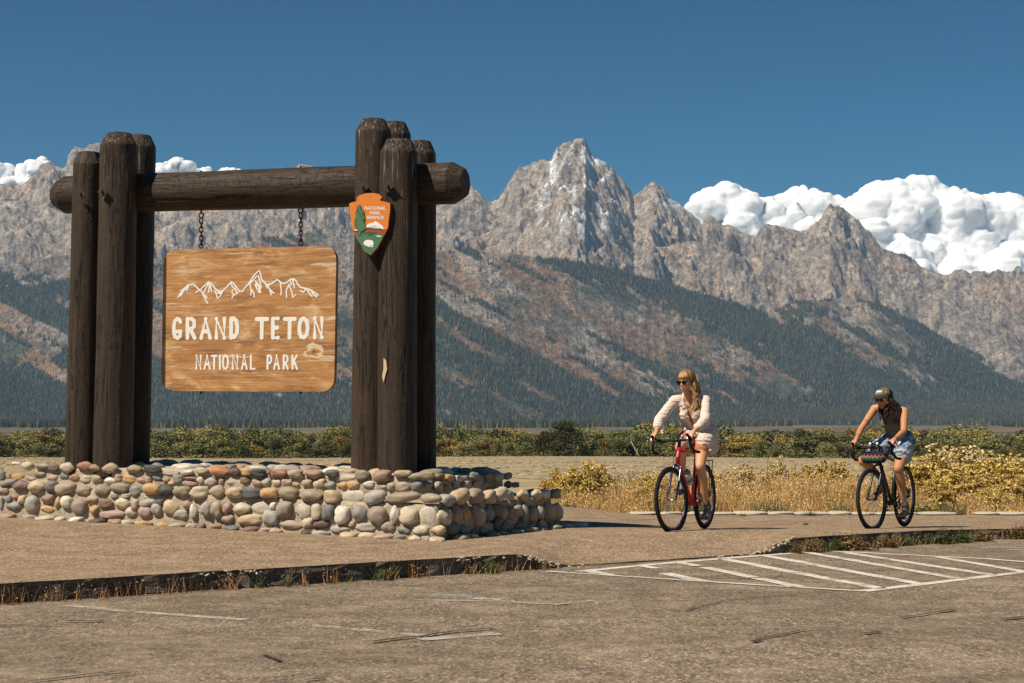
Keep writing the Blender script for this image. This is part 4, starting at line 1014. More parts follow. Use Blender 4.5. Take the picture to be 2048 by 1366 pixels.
# ---------------------------------------------------------------- arrowhead shield
AN = SN; A0 = S0 + SN * 0.235
shield = empty('arrowhead_shield', on_plane(740, 450, A0, AN), label='orange and green arrowhead shield fixed across the two right front posts', cat='shield')
def ap(px, py, out=0.0): return on_plane(px, py, A0, AN) + AN * out - shield.location
def c2(x, y): return (640 + x / 4.269, 220 + y / 4.269)
arrow = [(245,800),(275,785),(300,782),(318,775),(312,745),(335,725),(390,708),(450,706),(500,715),(530,740),(525,755),(508,765),(530,782),(565,782),(600,795),(600,850),(590,930),(582,1000),(560,1050),(530,1110),(490,1180),(430,1245),(380,1210),(340,1140),(305,1090),(280,1020),(262,930),(250,860)]
def dens(pts, n=4, amp=3.0):
    out = []
    for i, p in enumerate(pts):
        q = pts[(i + 1) % len(pts)]
        for k in range(n):
            t = k / n; j = amp * float(vnoise(i * 3.7 + k * 1.9, 0.5)) if k else 0
            out.append((p[0] + (q[0] - p[0]) * t + j, p[1] + (q[1] - p[1]) * t + j * .6))
    return out
ORANGE = flat('shield_orange', (.66, .20, .030), 0.5, 0.35, var=0.06, scale=8); SHG = flat('shield_green', (.070, .170, .085), 0.5, 0.35, var=0.08, scale=12)
SHB = flat('shield_rust', (.30, .070, .022), 0.5, 0.35, var=0.1, scale=12); SHE = flat('shield_edge', (.10, .038, .014), 0.6, var=0.4, scale=40); SHW = flat('shield_white', (.80, .78, .74), 0.5, var=0.03)
ao = dens(arrow); cx_, cy_ = 430, 960
slab('shield_back', [c2(x + 2, y + 1) for x, y in ao], ap, .060, AN, SHE, shield, front=-.012)
face = [((x - cx_) * .985 + cx_, (y - cy_) * .99 + cy_) for x, y in ao]
slab('shield_face', [c2(*p) for p in face], ap, .014, AN, ORANGE, shield, front=.0)
hills = [(284,1030),(300,1030),(330,1035),(360,1040),(395,1015),(430,1000),(480,985),(520,995),(555,1020),(575,1020),(560,1048),(530,1106),(490,1110),(400,1110),(330,1110),(308,1088),(290,1050)]
slab('hill_field', [c2(*p) for p in hills], ap, .004, AN, SHB, shield, front=.003)
grs = [(308,1088),(315,1070),(330,1060),(345,1045),(355,1060),(372,1040),(385,1058),(405,1030),(420,1062),(430,1075),(465,1075),(475,1050),(490,1060),(500,1045),(512,1062),(530,1055),(525,1070),(545,1072),(528,1108),(488,1178),(430,1240),(383,1206),(343,1138)]
slab('meadow_field', [c2(*p) for p in grs], ap, .004, AN, SHG, shield, front=.006)
slab('snowy_peak', [c2(*p) for p in [(398,1005),(400,985),(425,968),(460,962),(478,948),(500,965),(530,985),(553,1020),(535,1012),(520,1015),(505,1000),(495,1010),(485,990),(470,985),(455,1000),(445,990),(425,1000),(410,1003)]], ap, .003, AN, SHW, shield, front=.009)
slab('water_streak', [c2(*p) for p in [(478,1078),(500,1072),(532,1076),(520,1083),(495,1083)]], ap, .003, AN, SHW, shield, front=.009)
slab('water_streak', [c2(*p) for p in [(292,1030),(310,1022),(330,1026),(315,1033)]], ap, .003, AN, SHW, shield, front=.009)
tree = [(345,808),(352,825),(345,840),(360,860),(375,855),(370,880),(362,895),(380,905),(385,930),(370,945),(382,965),(395,985),(398,1010),(385,1020),(365,1030),(352,1040),(350,1070),(330,1070),(332,1030),(312,1020),(320,1005),(296,995),(312,980),(300,960),(318,950),(300,930),(305,915),(320,905),(305,890),(305,878),(325,872),(330,850),(315,840),(322,820),(335,810)]
slab('giant_tree', [c2(*p) for p in dens(tree, 3, 5)], ap, .003, AN, SHG, shield, front=.0105)
bis = [(375,1140),(380,1122),(395,1112),(415,1108),(440,1112),(455,1118),(461,1135),(458,1150),(456,1172),(450,1174),(450,1152),(440,1156),(425,1158),(425,1172),(416,1170),(412,1158),(405,1165),(395,1160),(392,1150),(380,1155)]
slab('bison_figure', [c2(*p) for p in bis], ap, .003, AN, SHW, shield, front=.010)
def text(s, px, py, hpx, wpx):
    cu = bpy.data.curves.new('word', 'FONT'); cu.body = s; cu.size = 1; cu.extrude = .02; cu.offset = .012; cu.align_x = 'CENTER'
    o = bpy.data.objects.new('word', cu); COL.objects.link(o)
    me = bpy.data.meshes.new_from_object(o.evaluated_get(bpy.context.evaluated_depsgraph_get())); bpy.data.objects.remove(o)
    xs_ = [q.co.x for q in me.vertices]; ys_ = [q.co.y for q in me.vertices]; w0 = max(xs_) - min(xs_); h0 = max(ys_) - min(ys_); mx_ = (max(xs_) + min(xs_)) / 2; my_ = (max(ys_) + min(ys_)) / 2
    for q in me.vertices:
        x, y = c2(px + (q.co.x - mx_) / w0 * wpx, py - (q.co.y - my_) / h0 * hpx); q.co = ap(x, y, .0015 + q.co.z * .05)
    link('word', me, SHW, shield)
text('NATIONAL', 473, 839, 30, 182); text('PARK', 472, 880, 28, 92); text('SERVICE', 474, 919, 28, 146)
bm = bmesh.new()
for (x, y) in ((430, 740), (560, 830), (430, 1200)): add_ball(bm, ap(*c2(x, y), .004), .004, 1)
bm_link('screw', bm, PLATE, shield)
# bare scar on the right front post
slab('bare_wood_scar', [(767,716),(772,722),(774,738),(770,752),(767,765),(764,752),(767,738)], lambda x, y, o=0: on_plane(x, y, S0 + SN * .213, SN) + SN * o - gate.location, .02, SN, kn2.m, gate)
# ================================================================ bicycles (local frame: x forward, y the rider's left, z up, origin under the rear hub)
BLK = flat('black_paint', (.012, .012, .013), 0.35, 0.5, var=0.1); RUB = flat('tyre_rubber', (.022, .021, .021), 0.85, 0.2, var=0.25, scale=60, bump=0.5, bdist=0.002)
RED = flat('red_frame_paint', (.50, .012, .022), 0.25, 0.5, var=0.05); SILV = flat('polished_alloy', (.55, .55, .56), 0.28, 0.5, 1.0, 0.05); SPK = flat('spoke_steel', (.42, .42, .42), 0.35, 0.5, 0.8, 0.05)
TAPE = flat('bar_tape', (.014, .014, .015), 0.75, 0.3, var=0.2, scale=80, bump=0.3); RIMB = flat('rim_black', (.030, .030, .033), 0.35, 0.5, var=0.1)
DKM = flat('dark_metal', (.06, .06, .065), 0.4, 0.5, 0.6, 0.1)
def make_bike(name, loc, head, steer_deg, framemat, forkmat, label, d):
    root = empty(name, loc, head, label=label, cat='bicycle')
    R_ = 0.350; fh = Vector((d['wb'], 0, R_)); rh = Vector((0, 0, R_)); bb = Vector((0.43, 0, 0.285))
    st_a = Vector((d['hx'], 0, d['htop'])); st_b = Vector((d['hx'] + (d['htop'] - d['hbot']) * .325, 0, d['hbot']))
    axis = (st_b - st_a).normalized()
    S = Matrix.Translation(st_a) @ Matrix.Rotation(math.radians(steer_deg), 4, axis) @ Matrix.Translation(-st_a)
    def steer(bm): 
        for q in bm.verts: q.co = S @ q.co
        return bm
    def tubes(lst, name, mat, st=False, par=root, seg=12, **kw):
        bm = bmesh.new()
        for t in lst: add_tube(bm, t[0], t[1], seg)
        if st: steer(bm)
        return bm_link(name, bm, mat, par, True, **kw)
    def wheel(c, nm, st):
        bm = bmesh.new(); add_torus(bm, c, (0, 1, 0), R_ - .020, .020, 96, 10)
        for i in range(96):                      # tread blocks
            if d['knob']:
                t = 2 * math.pi * i / 96; rad = Vector((math.cos(t), 0, math.sin(t)))
                for s in (-1, 0, 1): add_box(bm, c + rad * (R_ - .003 + (0 if s else .002)) + Vector((0, s * .010, 0)), (.009, .006, .009), Matrix.Rotation(-t, 3, 'Y'))
        if st: steer(bm)
        ty = bm_link('tyre', bm, RUB, root, not d['knob'])
        if nm: ty['label'] = nm
        bm = bmesh.new(); add_torus(bm, c, (0, 1, 0), R_ - .047, .013, 80, 8)
        if st: steer(bm)
        bm_link('rim', bm, RIMB, root, True)
        bm = bmesh.new(); n = 28
        for i in range(n):
            t = 2 * math.pi * i / n; s = 1 if i % 2 else -1; a = t + (0.9 if (i // 2) % 2 else -0.9) * .9
            add_tube(bm, [c + Vector((math.cos(a) * .022, s * .030, math.sin(a) * .022)), c + Vector((math.cos(t) * (R_ - .055), s * .003, math.sin(t) * (R_ - .055)))], .0013, 4)
        if st: steer(bm)
        bm_link('spokes', bm, SPK, root, kind='stuff')
        tubes([([c + Vector((0, -.05, 0)), c + Vector((0, .05, 0))], .013), ([c + Vector((0, -.058, 0)), c + Vector((0, .058, 0))], .006)], 'hub', SILV if d['knob'] else BLK, st)
    wheel(rh, None, False); wheel(fh, None, True)
    # fork
    cr = st_b + axis * .02
    for s in (-1, 1):
        tubes([([cr + Vector((0, s * .012, 0)), cr + Vector((.012, s * .050, -.03)), cr.lerp(fh, .6) + Vector((-.006, s * .052, 0)), fh + Vector((0, s * .052, 0))], .0135)], 'fork_blade', forkmat, True)
    tubes([([st_b + axis * .005, cr + axis * .02], .024)], 'fork_crown', BLK, True)
    # frame
    seat_t = Vector((.43 - (d['seatj'] - .285) * .29, 0, d['seatj'])); sp_t = Vector((.43 - (d['saddle'] - .06 - .285) * .29, 0, d['saddle'] - .05))
    tubes([([st_a, st_b], .024)], 'head_tube', framemat, seg=16)
    tubes([([st_a.lerp(st_b, .22), seat_t], .0155)], 'top_tube', framemat); tubes([([st_a.lerp(st_b, .82), bb], .021)], 'down_tube', framemat, seg=16)
    tubes([([seat_t + (seat_t - bb).normalized() * .03, bb], .017)], 'seat_tube', framemat)
    for s in (-1, 1):
        tubes([([seat_t + Vector((-.01, s * .012, -.02)), Vector((0, s * .062, R_))], .009)], 'seat_stay', framemat)
        tubes([([bb + Vector((-.03, s * .030, 0)), Vector((.18, s * .045, .315)), Vector((0, s * .062, R_))], .011)], 'chain_stay', framemat)
    tubes([([bb + Vector((0, -.036, 0)), bb + Vector((0, .036, 0))], .024)], 'bottom_bracket', framemat)
    tubes([([seat_t, sp_t], .0135)], 'seat_post', BLK)
    # saddle
    bm = bmesh.new(); P = [(-.13, .0), (-.10, .065), (-.03, .060), (.05, .028), (.13, .018), (.145, .0)]
    sc_ = Vector((sp_t.x + .01, 0, d['saddle'] - .02)); prev = None
    secs = [(-.13, .045, .012), (-.11, .068, .022), (-.05, .066, .026), (.02, .036, .024), (.08, .022, .022), (.135, .018, .018), (.145, .010, .010)]
    for (x, w, h) in secs:
        ring = [bm.verts.new(sc_ + Vector((x, w * math.cos(t), h * math.sin(t) + .006 * (w > .05)))) for t in [2 * math.pi * k / 14 for k in range(14)]]
        if prev: [bm.faces.new((prev[k], prev[(k + 1) % 14], ring[(k + 1) % 14], ring[k])) for k in range(14)]
        else: bm.faces.new(ring[::-1])
        prev = ring
    bm.faces.new(prev); bm_link('saddle', bm, TAPE, root, True)
    tubes([([sc_ + Vector((-.08, s * .022, -.012)), sc_ + Vector((-.04, s * .022, -.035)), sc_ + Vector((.06, s * .022, -.03)), sc_ + Vector((.10, s * .01, -.01))], .0035) for s in (-1, 1)], 'saddle_rails', DKM)
    # cockpit
    sp_top = st_a - axis * .055; bar = Vector((d['barx'], 0, d['barz']))
    tubes([([st_a, sp_top - axis * .015], .019), ([sp_top, bar], .016), ([bar + Vector((0, -.03, 0)), bar + Vector((0, .03, 0))], .021)], 'stem', BLK, True)
    W = d['barw']; pts_all = {}
    for s in (-1, 1):
        top = [bar, bar + Vector((0, s * W * .55, 0)), bar + Vector((.005, s * W * .92, 0)), bar + Vector((.035, s * W, .002)), bar + Vector((.085, s * (W + .004), .004))]
        drop = [bar + Vector((.085, s * (W + .004), .004)), bar + Vector((.118, s * (W + .010), -.030)), bar + Vector((.105, s * (W + .020), -.085)), bar + Vector((.050, s * (W + .030), -.125)), bar + Vector((-.03, s * (W + .038), -.135))]
        tubes([(smooth_path(top + drop[1:], 6), .0155)], 'handlebar', TAPE, True)
        hood = bar + Vector((.105, s * (W + .003), .020))
        bm = bmesh.new(); add_tube(bm, smooth_path([bar + Vector((.06, s * W, .012)), hood, bar + Vector((.150, s * (W - .002), .050)), bar + Vector((.156, s * (W - .002), .062))], 5), .017, 12)
        steer(bm); bm_link('brake_hood', bm, TAPE, root, True)
        tubes([(smooth_path([bar + Vector((.150, s * (W + .002), .030)), bar + Vector((.168, s * (W + .004), -.005)), bar + Vector((.160, s * (W + .012), -.060)), bar + Vector((.152, s * (W + .020), -.090))], 4), .0065)], 'brake_lever', SILV if d['knob'] else BLK, True)
        pts_all[s] = (S @ hood, S @ bar)
    # brake hoses
    for s in (-1, 1):
        tubes([(smooth_path([bar + Vector((.10, s * W * .9, -.01)), bar + Vector((.16, s * W * .45, -.07 - .03 * s)), st_b + Vector((.06, s * .03, .12)), st_b + Vector((.03, s * .03, -.02))], 8), .0026)], 'brake_cable', BLK, True, seg=6)
    # drivetrain
    for s, p in ((1, d['pl']), (-1, d['pr'])):
        p = Vector(p); a = bb + Vector((0, s * .062, 0)); e = Vector((p.x, s * .075, p.z))
        tubes([([a, e], .0095)], 'crank_arm', BLK if not d['knob'] else DKM)
        bm = bmesh.new(); add_box(bm, (p.x, s * .125, p.z), (.075, .085, .018)); add_tube(bm, [e, Vector((p.x, s * .10, p.z))], .007, 8); bm_link('pedal', bm, BLK, root)
    bm = bmesh.new(); add_torus(bm, bb + Vector((0, -.046, 0)), (0, 1, 0), .080, .006, 44, 6, .5)
    for i in range(5):
        t = 2 * math.pi * i / 5; add_tube(bm, [bb + Vector((0, -.046, 0)), bb + Vector((.078 * math.cos(t), -.046, .078 * math.sin(t)))], .006, 6)
    for i in range(40):
        t = 2 * math.pi * i / 40; add_box(bm, bb + Vector((.088 * math.cos(t), -.046, .088 * math.sin(t))), (.005, .003, .005))
    bm_link('chainring', bm, DKM, root)
    bm = bmesh.new()
    for k in range(5): add_torus(bm, rh + Vector((0, -.028 - k * .004, 0)), (0, 1, 0), .055 - k * .007, .002, 30, 5)
    bm_link('cassette', bm, DKM, root)
    bm = bmesh.new(); ch = []
    for i in range(16): t = -math.pi / 2 + math.pi * i / 15; ch.append(bb + Vector((.090 * math.cos(t), -.046, .090 * math.sin(t))))
    for i in range(10): t = math.pi / 2 + math.pi * i / 9; ch.append(rh + Vector((.040 * math.cos(t), -.040, .040 * math.sin(t))))
    ch += [Vector((.03, -.042, .27)), Vector((.06, -.042, .23)), Vector((.09, -.043, .22))]
    add_tube(bm, ch, .0035, 5, closed=True); bm_link('chain', bm, DKM, root)
    bm = bmesh.new(); add_box(bm, (.012, -.052, .285), (.022, .016, .085), Matrix.Rotation(.3, 3, 'Y')); add_torus(bm, (.03, -.046, .245), (0, 1, 0), .020, .004, 18, 5); add_torus(bm, (.05, -.046, .215), (0, 1, 0), .018, .004, 18, 5)
    bm_link('rear_derailleur', bm, BLK, root)
    # brakes
    if d['knob']:
        for c, st in ((st_b + Vector((.035, 0, -.055)), True), (Vector((.10, 0, .66)), False)):
            bm = bmesh.new()
            for s in (-1, 1): add_tube(bm, [c + Vector((0, s * .038, -.05)), c + Vector((.01, s * .050, .02)), c + Vector((0, 0, .055))], .0055, 6); add_box(bm, c + Vector((0, s * .033, -.005)), (.05, .010, .014))
            if st: steer(bm)
            bm_link('rim_brake', bm, SILV, root)
    else:
        for c, st, s in ((fh, True, 1), (rh, False, 1)):
            bm = bmesh.new(); add_torus(bm, c + Vector((0, .034, 0)), (0, 1, 0), .070, .009, 44, 5, .12)
            for i in range(6): t = 2 * math.pi * i / 6; add_tube(bm, [c + Vector((0, .034, 0)), c + Vector((.065 * math.cos(t), .034, .065 * math.sin(t)))], .003, 5)
            if st: steer(bm)
            bm_link('brake_disc', bm, SILV, root)
            bm = bmesh.new(); add_box(bm, c + Vector((-.05, .040, .055)), (.05, .026, .04), Matrix.Rotation(.6, 3, 'Y'))
            if st: steer(bm)
            bm_link('brake_caliper', bm, BLK, root)
    return root, S, pts_all, steer, tubes, bar, W
u1 = math.atan2(-.905, -.426); u2 = math.atan2(-.849, -.529)
B1 = dict(wb=1.05, hx=.825, htop=.905, hbot=.735, seatj=.83, saddle=.955, barx=.875, barz=.975, barw=.212, knob=True, pl=(.37, .13, .125), pr=(.49, -.13, .438))
z1 = side_z(2.12, 18.85); bike1, S1, hands1, steer1, tubes1, bar1, W1 = make_bike('bicycle', (2.12, 18.85, z1 + .003), u1, 9, RED, flat('chrome_fork', (.16, .16, .17), .22, .5, .9, .05),
    'red drop-bar bicycle with rear rack, ridden by the blonde woman', B1)
B2 = dict(wb=1.055, hx=.800, htop=.865, hbot=.760, seatj=.76, saddle=.92, barx=.865, barz=.925, barw=.225, knob=False, pl=(.44, .13, .118), pr=(.42, -.13, .450))
z2 = side_z(4.537, 19.8); bike2, S2, hands2, steer2, tubes2, bar2, W2 = make_bike('bicycle', (4.537, 19.80, z2 + .003), u2, 7, BLK, BLK,
    'black bicycle with a bright bag on its bars, ridden by the woman in shorts', B2)
# extras on the red bicycle: rear rack, head badge, bell
for s in (-1, 1):
    tubes1([([(-.02, s * .066, .36), (-.07, s * .070, .74)], .005)], 'rack_leg', BLK); tubes1([([(.02, s * .066, .36), (.05, s * .070, .74)], .005)], 'rack_leg', BLK)
tubes1([([(.20, s * .055, .745), (-.13, s * .060, .745)], .005) for s in (-1, 1)] + [([(x, -.06, .745), (x, .06, .745)], .004) for x in (-.13, -.04, .05, .14, .20)], 'rack_deck', BLK)
bm = bmesh.new(); add_ball(bm, bar1 + Vector((0, .075, .038)), (.023, .023, .018), 3); add_tube(bm, [bar1 + Vector((0, .075, .0)), bar1 + Vector((0, .075, .03))], .010, 8); steer1(bm); bm_link('bell', bm, SILV, bike1, True)
bm = bmesh.new(); add_box(bm, Vector((.880, 0, .815)), (.006, .020, .034), Matrix.Rotation(-.32, 3, 'Y')); bm_link('head_badge', bm, flat('badge_gold', (.50, .36, .16), .4), bike1)
# bottle in its cage on the down tube
bot = empty('water_bottle', bike1.location, u1, label='clear and grey drinking bottle on the red bicycle\'s down tube', cat='bottle')
ba = Vector((.60, 0, .50)); bd = Vector((.30, 0, .42)).normalized(); bo = Vector((-.042, .0, .030)); ba = Vector((.555, .012, .470)) ; 
CLR = flat('bottle_plastic', (.62, .62, .60), .25, .5, var=.05); GRY = flat('bottle_smoke', (.17, .16, .17), .3, .5, var=.05)
def onb(t): return ba + bo * 1.0 + bd * t
bm = bmesh.new(); add_tube(bm, [onb(0), onb(.012), onb(.085), onb(.10), onb(.115), onb(.150)], .036, 20, radii=[.030, .036, .036, .032, .036, .036]); bm_link('bottle_body', bm, CLR, bot, True)
bm = bmesh.new(); add_tube(bm, [onb(.150), onb(.165), onb(.185), onb(.195)], .037, 20, radii=[.037, .037, .034, .024]); add_tube(bm, [onb(.195), onb(.215)], .013, 12); bm_link('bottle_cap', bm, GRY, bot, True)
bm = bmesh.new(); add_tube(bm, [onb(.045), onb(.085)], .0365, 20); bm_link('bottle_print', bm, GRY, bot, True)
tubes1([([onb(-.01) + Vector((0, s * .034, 0)), onb(.09) + Vector((0, s * .040, 0))], .003) for s in (-1, 1)], 'bottle_cage', SILV)
# handlebar bag on the black bicycle
bag = empty('handlebar_bag', bike2.location, u2, label='multicoloured zigzag-pattern bag strapped under the black bicycle\'s handlebar', cat='bag')
b = NB('bag_fabric', 0.8, 0.2); sx = b.n('ShaderNodeSeparateXYZ'); b.put(sx.inputs[0], b.coord('Object'))
zg = b.math('PINGPONG', b.math('MULTIPLY', sx.outputs[1], 1.0), 0.022); zz = b.math('ADD', b.math('SUBTRACT', sx.outputs[2], 0.800), b.math('MULTIPLY', zg, -1.1))
b.color(b.ramp(b.math('MULTIPLY', b.math('ADD', zz, 0.05), 7.5, True), [(0.0, (.015, .015, .015)), (0.14, (.008, .085, .055)), (0.34, (.015, .14, .11)), (0.36, (.34, .11, .04)), (0.44, (.40, .22, .07)), (0.50, (.22, .03, .10)), (0.55, (.05, .03, .13)), (0.59, (.015, .015, .015))], 'CONSTANT'))
bm = bmesh.new(); bc = Vector((.955, 0, .815)); prev = None; n = 20
for i in range(13):
    y = -.145 + .29 * i / 12; k = max(.25, 1 - abs(y / .150) ** 6) ** .5
    ring = [bm.verts.new(bc + Vector((.062 * k * (abs(math.cos(t)) ** .7) * math.copysign(1, math.cos(t)), y, .068 * k * (abs(math.sin(t)) ** .7) * math.copysign(1, math.sin(t))))) for t in [2 * math.pi * j / n for j in range(n)]]
    if prev: [bm.faces.new((prev[j], prev[(j + 1) % n], ring[(j + 1) % n], ring[j])) for j in range(n)]
    else: bm.faces.new(ring[::-1])
    prev = ring
bm.faces.new(prev); steer2(bm); bm_link('bag_body', bm, b.m, bag, True)
bm = bmesh.new()
for y in (-.07, .07): add_torus(bm, (.93, y, .855), (0, 1, 0), .072, .005, 24, 6, 2.2)
steer2(bm); bm_link('bag_strap', bm, BLK, bag, True)
bm = bmesh.new(); add_tube(bm, [(.99, -.13, .872), (1.012, 0, .876), (.99, .13, .872)], .004, 6); steer2(bm); bm_link('zip', bm, BLK, bag, True)
# stem bag and lamps on the black bicycle's bar
bm = bmesh.new(); add_tube(bm, [(.86, .085, .80), (.855, .085, .83), (.85, .085, .94)], .05, 18, radii=[.038, .045, .047]); steer2(bm); o = bm_link('stem_bag', bm, flat('navy_fabric', (.030, .038, .060), .8, var=.4, scale=40, bump=.4), None, True)
o.location = bike2.location; o.rotation_euler = (0, 0, u2); tag(o, 'small navy pouch beside the stem of the black bicycle', 'pouch')
for y, nm in ((-.055, 'lamp on the left of the black bicycle\'s stem, seen from ahead'), (.03, 'round lamp on the right of the black bicycle\'s stem, seen from ahead')):
    bm = bmesh.new(); c = Vector((.90, y, .965)); add_tube(bm, [c - Vector((.03, 0, 0)), c + Vector((.02, 0, 0))], .018, 16); steer2(bm)
    o = bm_link('bicycle_lamp', bm, BLK, None, True); o.location = bike2.location; o.rotation_euler = (0, 0, u2); tag(o, nm, 'lamp')
    bm = bmesh.new(); add_ball(bm, c + Vector((.02, 0, 0)), (.008, .017, .017), 2); steer2(bm); bm_link('lens', bm, flat('lamp_lens', (.75, .75, .72), .15, .5), o, True)
# ================================================================ people
def skin_m(name, c):
    b = NB(name, 0.5, 0.35); n = b.noise(25, b.coord('Object'), 4)
    b.color(b.mix(n, tuple(x * .9 for x in c), tuple(x * 1.08 for x in c))); b.b.inputs['Subsurface Weight'].default_value = 0.08
    b.b.inputs['Subsurface Radius'].default_value = (.02, .008, .004); b.bump(b.noise(300, b.coord('Object'), 2), 0.08, 0.001); return b.m
def rcone(bm, a, ra, b_, rb, seg=20):
    """a tapered limb with rounded ends"""
    a = Vector(a); b_ = Vector(b_); d, u, v, L = frame_from(a, b_); rings = []
    prof = [(-math.cos(t) * ra, math.sin(t) * ra) for t in (0.25, 0.7, 1.2)] + [(0, ra)] + [(L * f, ra + (rb - ra) * f) for f in (.25, .5, .75)] + [(L, rb)] + [(L + math.cos(t) * rb, math.sin(t) * rb) for t in (1.2, .7, .25)]
    for z, r in prof: rings.append([bm.verts.new(a + d * z + (u * math.cos(t) + v * math.sin(t)) * r) for t in [2 * math.pi * k / seg for k in range(seg)]])
    for A, B in zip(rings, rings[1:]):
        for k in range(seg): bm.faces.new((A[k], A[(k + 1) % seg], B[(k + 1) % seg], B[k]))
    bm.faces.new(rings[0][::-1]); bm.faces.new(rings[-1])
def ell(bm, c, s, rot=None): add_ball(bm, c, s, 4 if max(s) > .06 else 3, rot)
def fuse(name, bm, vox, mat, parent, smooth_it=6, warp=None, cut=None, **kw):
    """melt overlapping shapes into one continuous skin"""
    me = bpy.data.meshes.new(name); bmesh.ops.recalc_face_normals(bm, faces=bm.faces); bm.to_mesh(me); bm.free()
    o = bpy.data.objects.new(name, me); COL.objects.link(o)
    md = o.modifiers.new('r', 'REMESH'); md.mode = 'VOXEL'; md.voxel_size = vox
    if smooth_it:
        sm = o.modifiers.new('s', 'SMOOTH'); sm.factor = 0.5; sm.iterations = smooth_it
    m2 = bpy.data.meshes.new_from_object(o.evaluated_get(bpy.context.evaluated_depsgraph_get())); bpy.data.objects.remove(o); bpy.data.meshes.remove(me)
    if warp or cut:
        n = len(m2.vertices); co = np.empty(n * 3, np.float32); m2.vertices.foreach_get('co', co); co = co.reshape(-1, 3)
        no = np.empty(n * 3, np.float32); m2.vertices.foreach_get('normal', no); no = no.reshape(-1, 3)
        if cut:
            b2 = bmesh.new(); b2.from_mesh(m2); bad = [f for f in b2.faces if cut(f.calc_center_median())]
            bmesh.ops.delete(b2, geom=bad, context='FACES'); b2.to_mesh(m2); b2.free()
            n = len(m2.vertices); co = np.empty(n * 3, np.float32); m2.vertices.foreach_get('co', co); co = co.reshape(-1, 3)
            no = np.empty(n * 3, np.float32); m2.vertices.foreach_get('normal', no); no = no.reshape(-1, 3)
        if warp: co = co + no * warp(co)[:, None]; m2.vertices.foreach_set('co', co.ravel())
    m2.polygons.foreach_set('use_smooth', np.ones(len(m2.polygons), bool)); m2.name = name; m2.update()
    return link(name, m2, mat, parent, **kw)
def V3(*a): return Vector(a)
def hand(bm, wrist, grip, side, barring, spread=(0, 1, 0)):
    """palm and five fingers closed round a bar at `grip`; `barring` = bar direction, fingers wrap over and down the front"""
    w = Vector(wrist); g = Vector(grip); along = Vector(barring).normalized(); fwd = (g - w).normalized()
    fwd = (fwd - along * fwd.dot(along)).normalized(); dn = along.cross(fwd)
    if dn.z > 0: dn = -dn
    kn = g - fwd * .004 - dn * .030          # knuckle line, on top of the bar
    for f in (-.75, -.25, .25, .75):
        rcone(bm, w, .024, kn - fwd * .012 + along * f * .034, .0135, 12)
    for f, L_ in ((-1.05, .9), (-.36, 1.02), (.34, 1.08), (1.02, 1.0)):
        a = kn + along * f * .0205; b1_ = a + fwd * .032 * L_ + dn * .010; b2_ = b1_ + dn * .030 * L_ + fwd * .004; b3 = b2_ + dn * .014 - fwd * .020 * L_
        rcone(bm, a, .0098, b1_, .0090, 10); rcone(bm, b1_, .0090, b2_, .0082, 10); rcone(bm, b2_, .0082, b3, .0072, 10)
    ts = -side                                # thumb leaves the inner side near the wrist
    t0 = w.lerp(kn, .45) + along * ts * .022; t1 = t0 + along * ts * .020 + fwd * .022 + dn * .020; t2 = t1 + fwd * .022 + dn * .022 - along * ts * .006
    rcone(bm, t0, .0125, t1, .0105, 10); rcone(bm, t1, .0105, t2, .0085, 10)
def head(bm, c, R3, sc=1.0):
    """skull, jaw, nose, brow, lips, ears; local frame x = face direction, y = left, z = up"""
    def p(x, y, z): return c + R3 @ (Vector((x, y, z)) * sc)
    def e(cc, s): add_ball(bm, p(*cc), tuple(q * sc for q in s), 4 if max(s) > .05 else 3, R3)
    e((-.008, 0, .028), (.094, .074, .088)); e((.022, 0, -.022), (.066, .058, .074)); e((.040, 0, -.068), (.042, .040, .036)); e((.066, 0, -.086), (.018, .021, .017))
    for s in (-1, 1):
        e((.050, s * .030, -.020), (.030, .026, .026)); e((.062, s * .027, .026), (.020, .024, .009)); e((-.010, s * .052, -.045), (.040, .020, .040))
        e((-.012, s * .074, -.006), (.014, .006, .028)); e((.083, s * .010, -.030), (.009, .007, .007)); rcone(bm, p(.050, s * .016, .0), .010 * sc, p(.050, s * .030, .0), .006 * sc, 8)
    rcone(bm, p(.082, 0, .012), .0075 * sc, p(.099, 0, -.024), .0098 * sc, 12)
    e((.080, 0, -.050), (.012, .022, .0055)); e((.078, 0, -.062), (.012, .019, .0065))
    return p
def locks(name, mat, parent, starts, rnd, n, steps, drift, r0, wav=.012):
    bm = bmesh.new()
    for i in range(n):
        p, d = starts(rnd); pts = [Vector(p)]; d = Vector(d); ph = rnd.uniform(0, 6)
        L_ = rnd.uniform(.75, 1.1)
        for k in range(steps):
            d = d + drift(pts[-1], k / steps); d.normalize(); pts.append(pts[-1] + d * .028 * L_ + Vector((math.sin(ph + k * .9), math.cos(ph * 1.7 + k * .8), 0)) * wav * .35)
        add_tube(bm, pts, r0, 5, radii=[r0 * (1.1 - .85 * (k / steps) ** 2) for k in range(steps + 1)])
    return bm_link(name, bm, mat, parent, True)
def hairm(name, dark, light):
    b = NB(name, 0.5, 0.25); n = b.noise(30, b.coord('Object', (1, 1, .25)), 5, .7); b.color(b.ramp(n, [(.30, dark), (.55, light), (.75, tuple(min(1, x * 1.35) for x in light))])); b.bump(b.noise(140, b.coord('Object', (1, 1, .12)), 3), .5, .003); return b.m
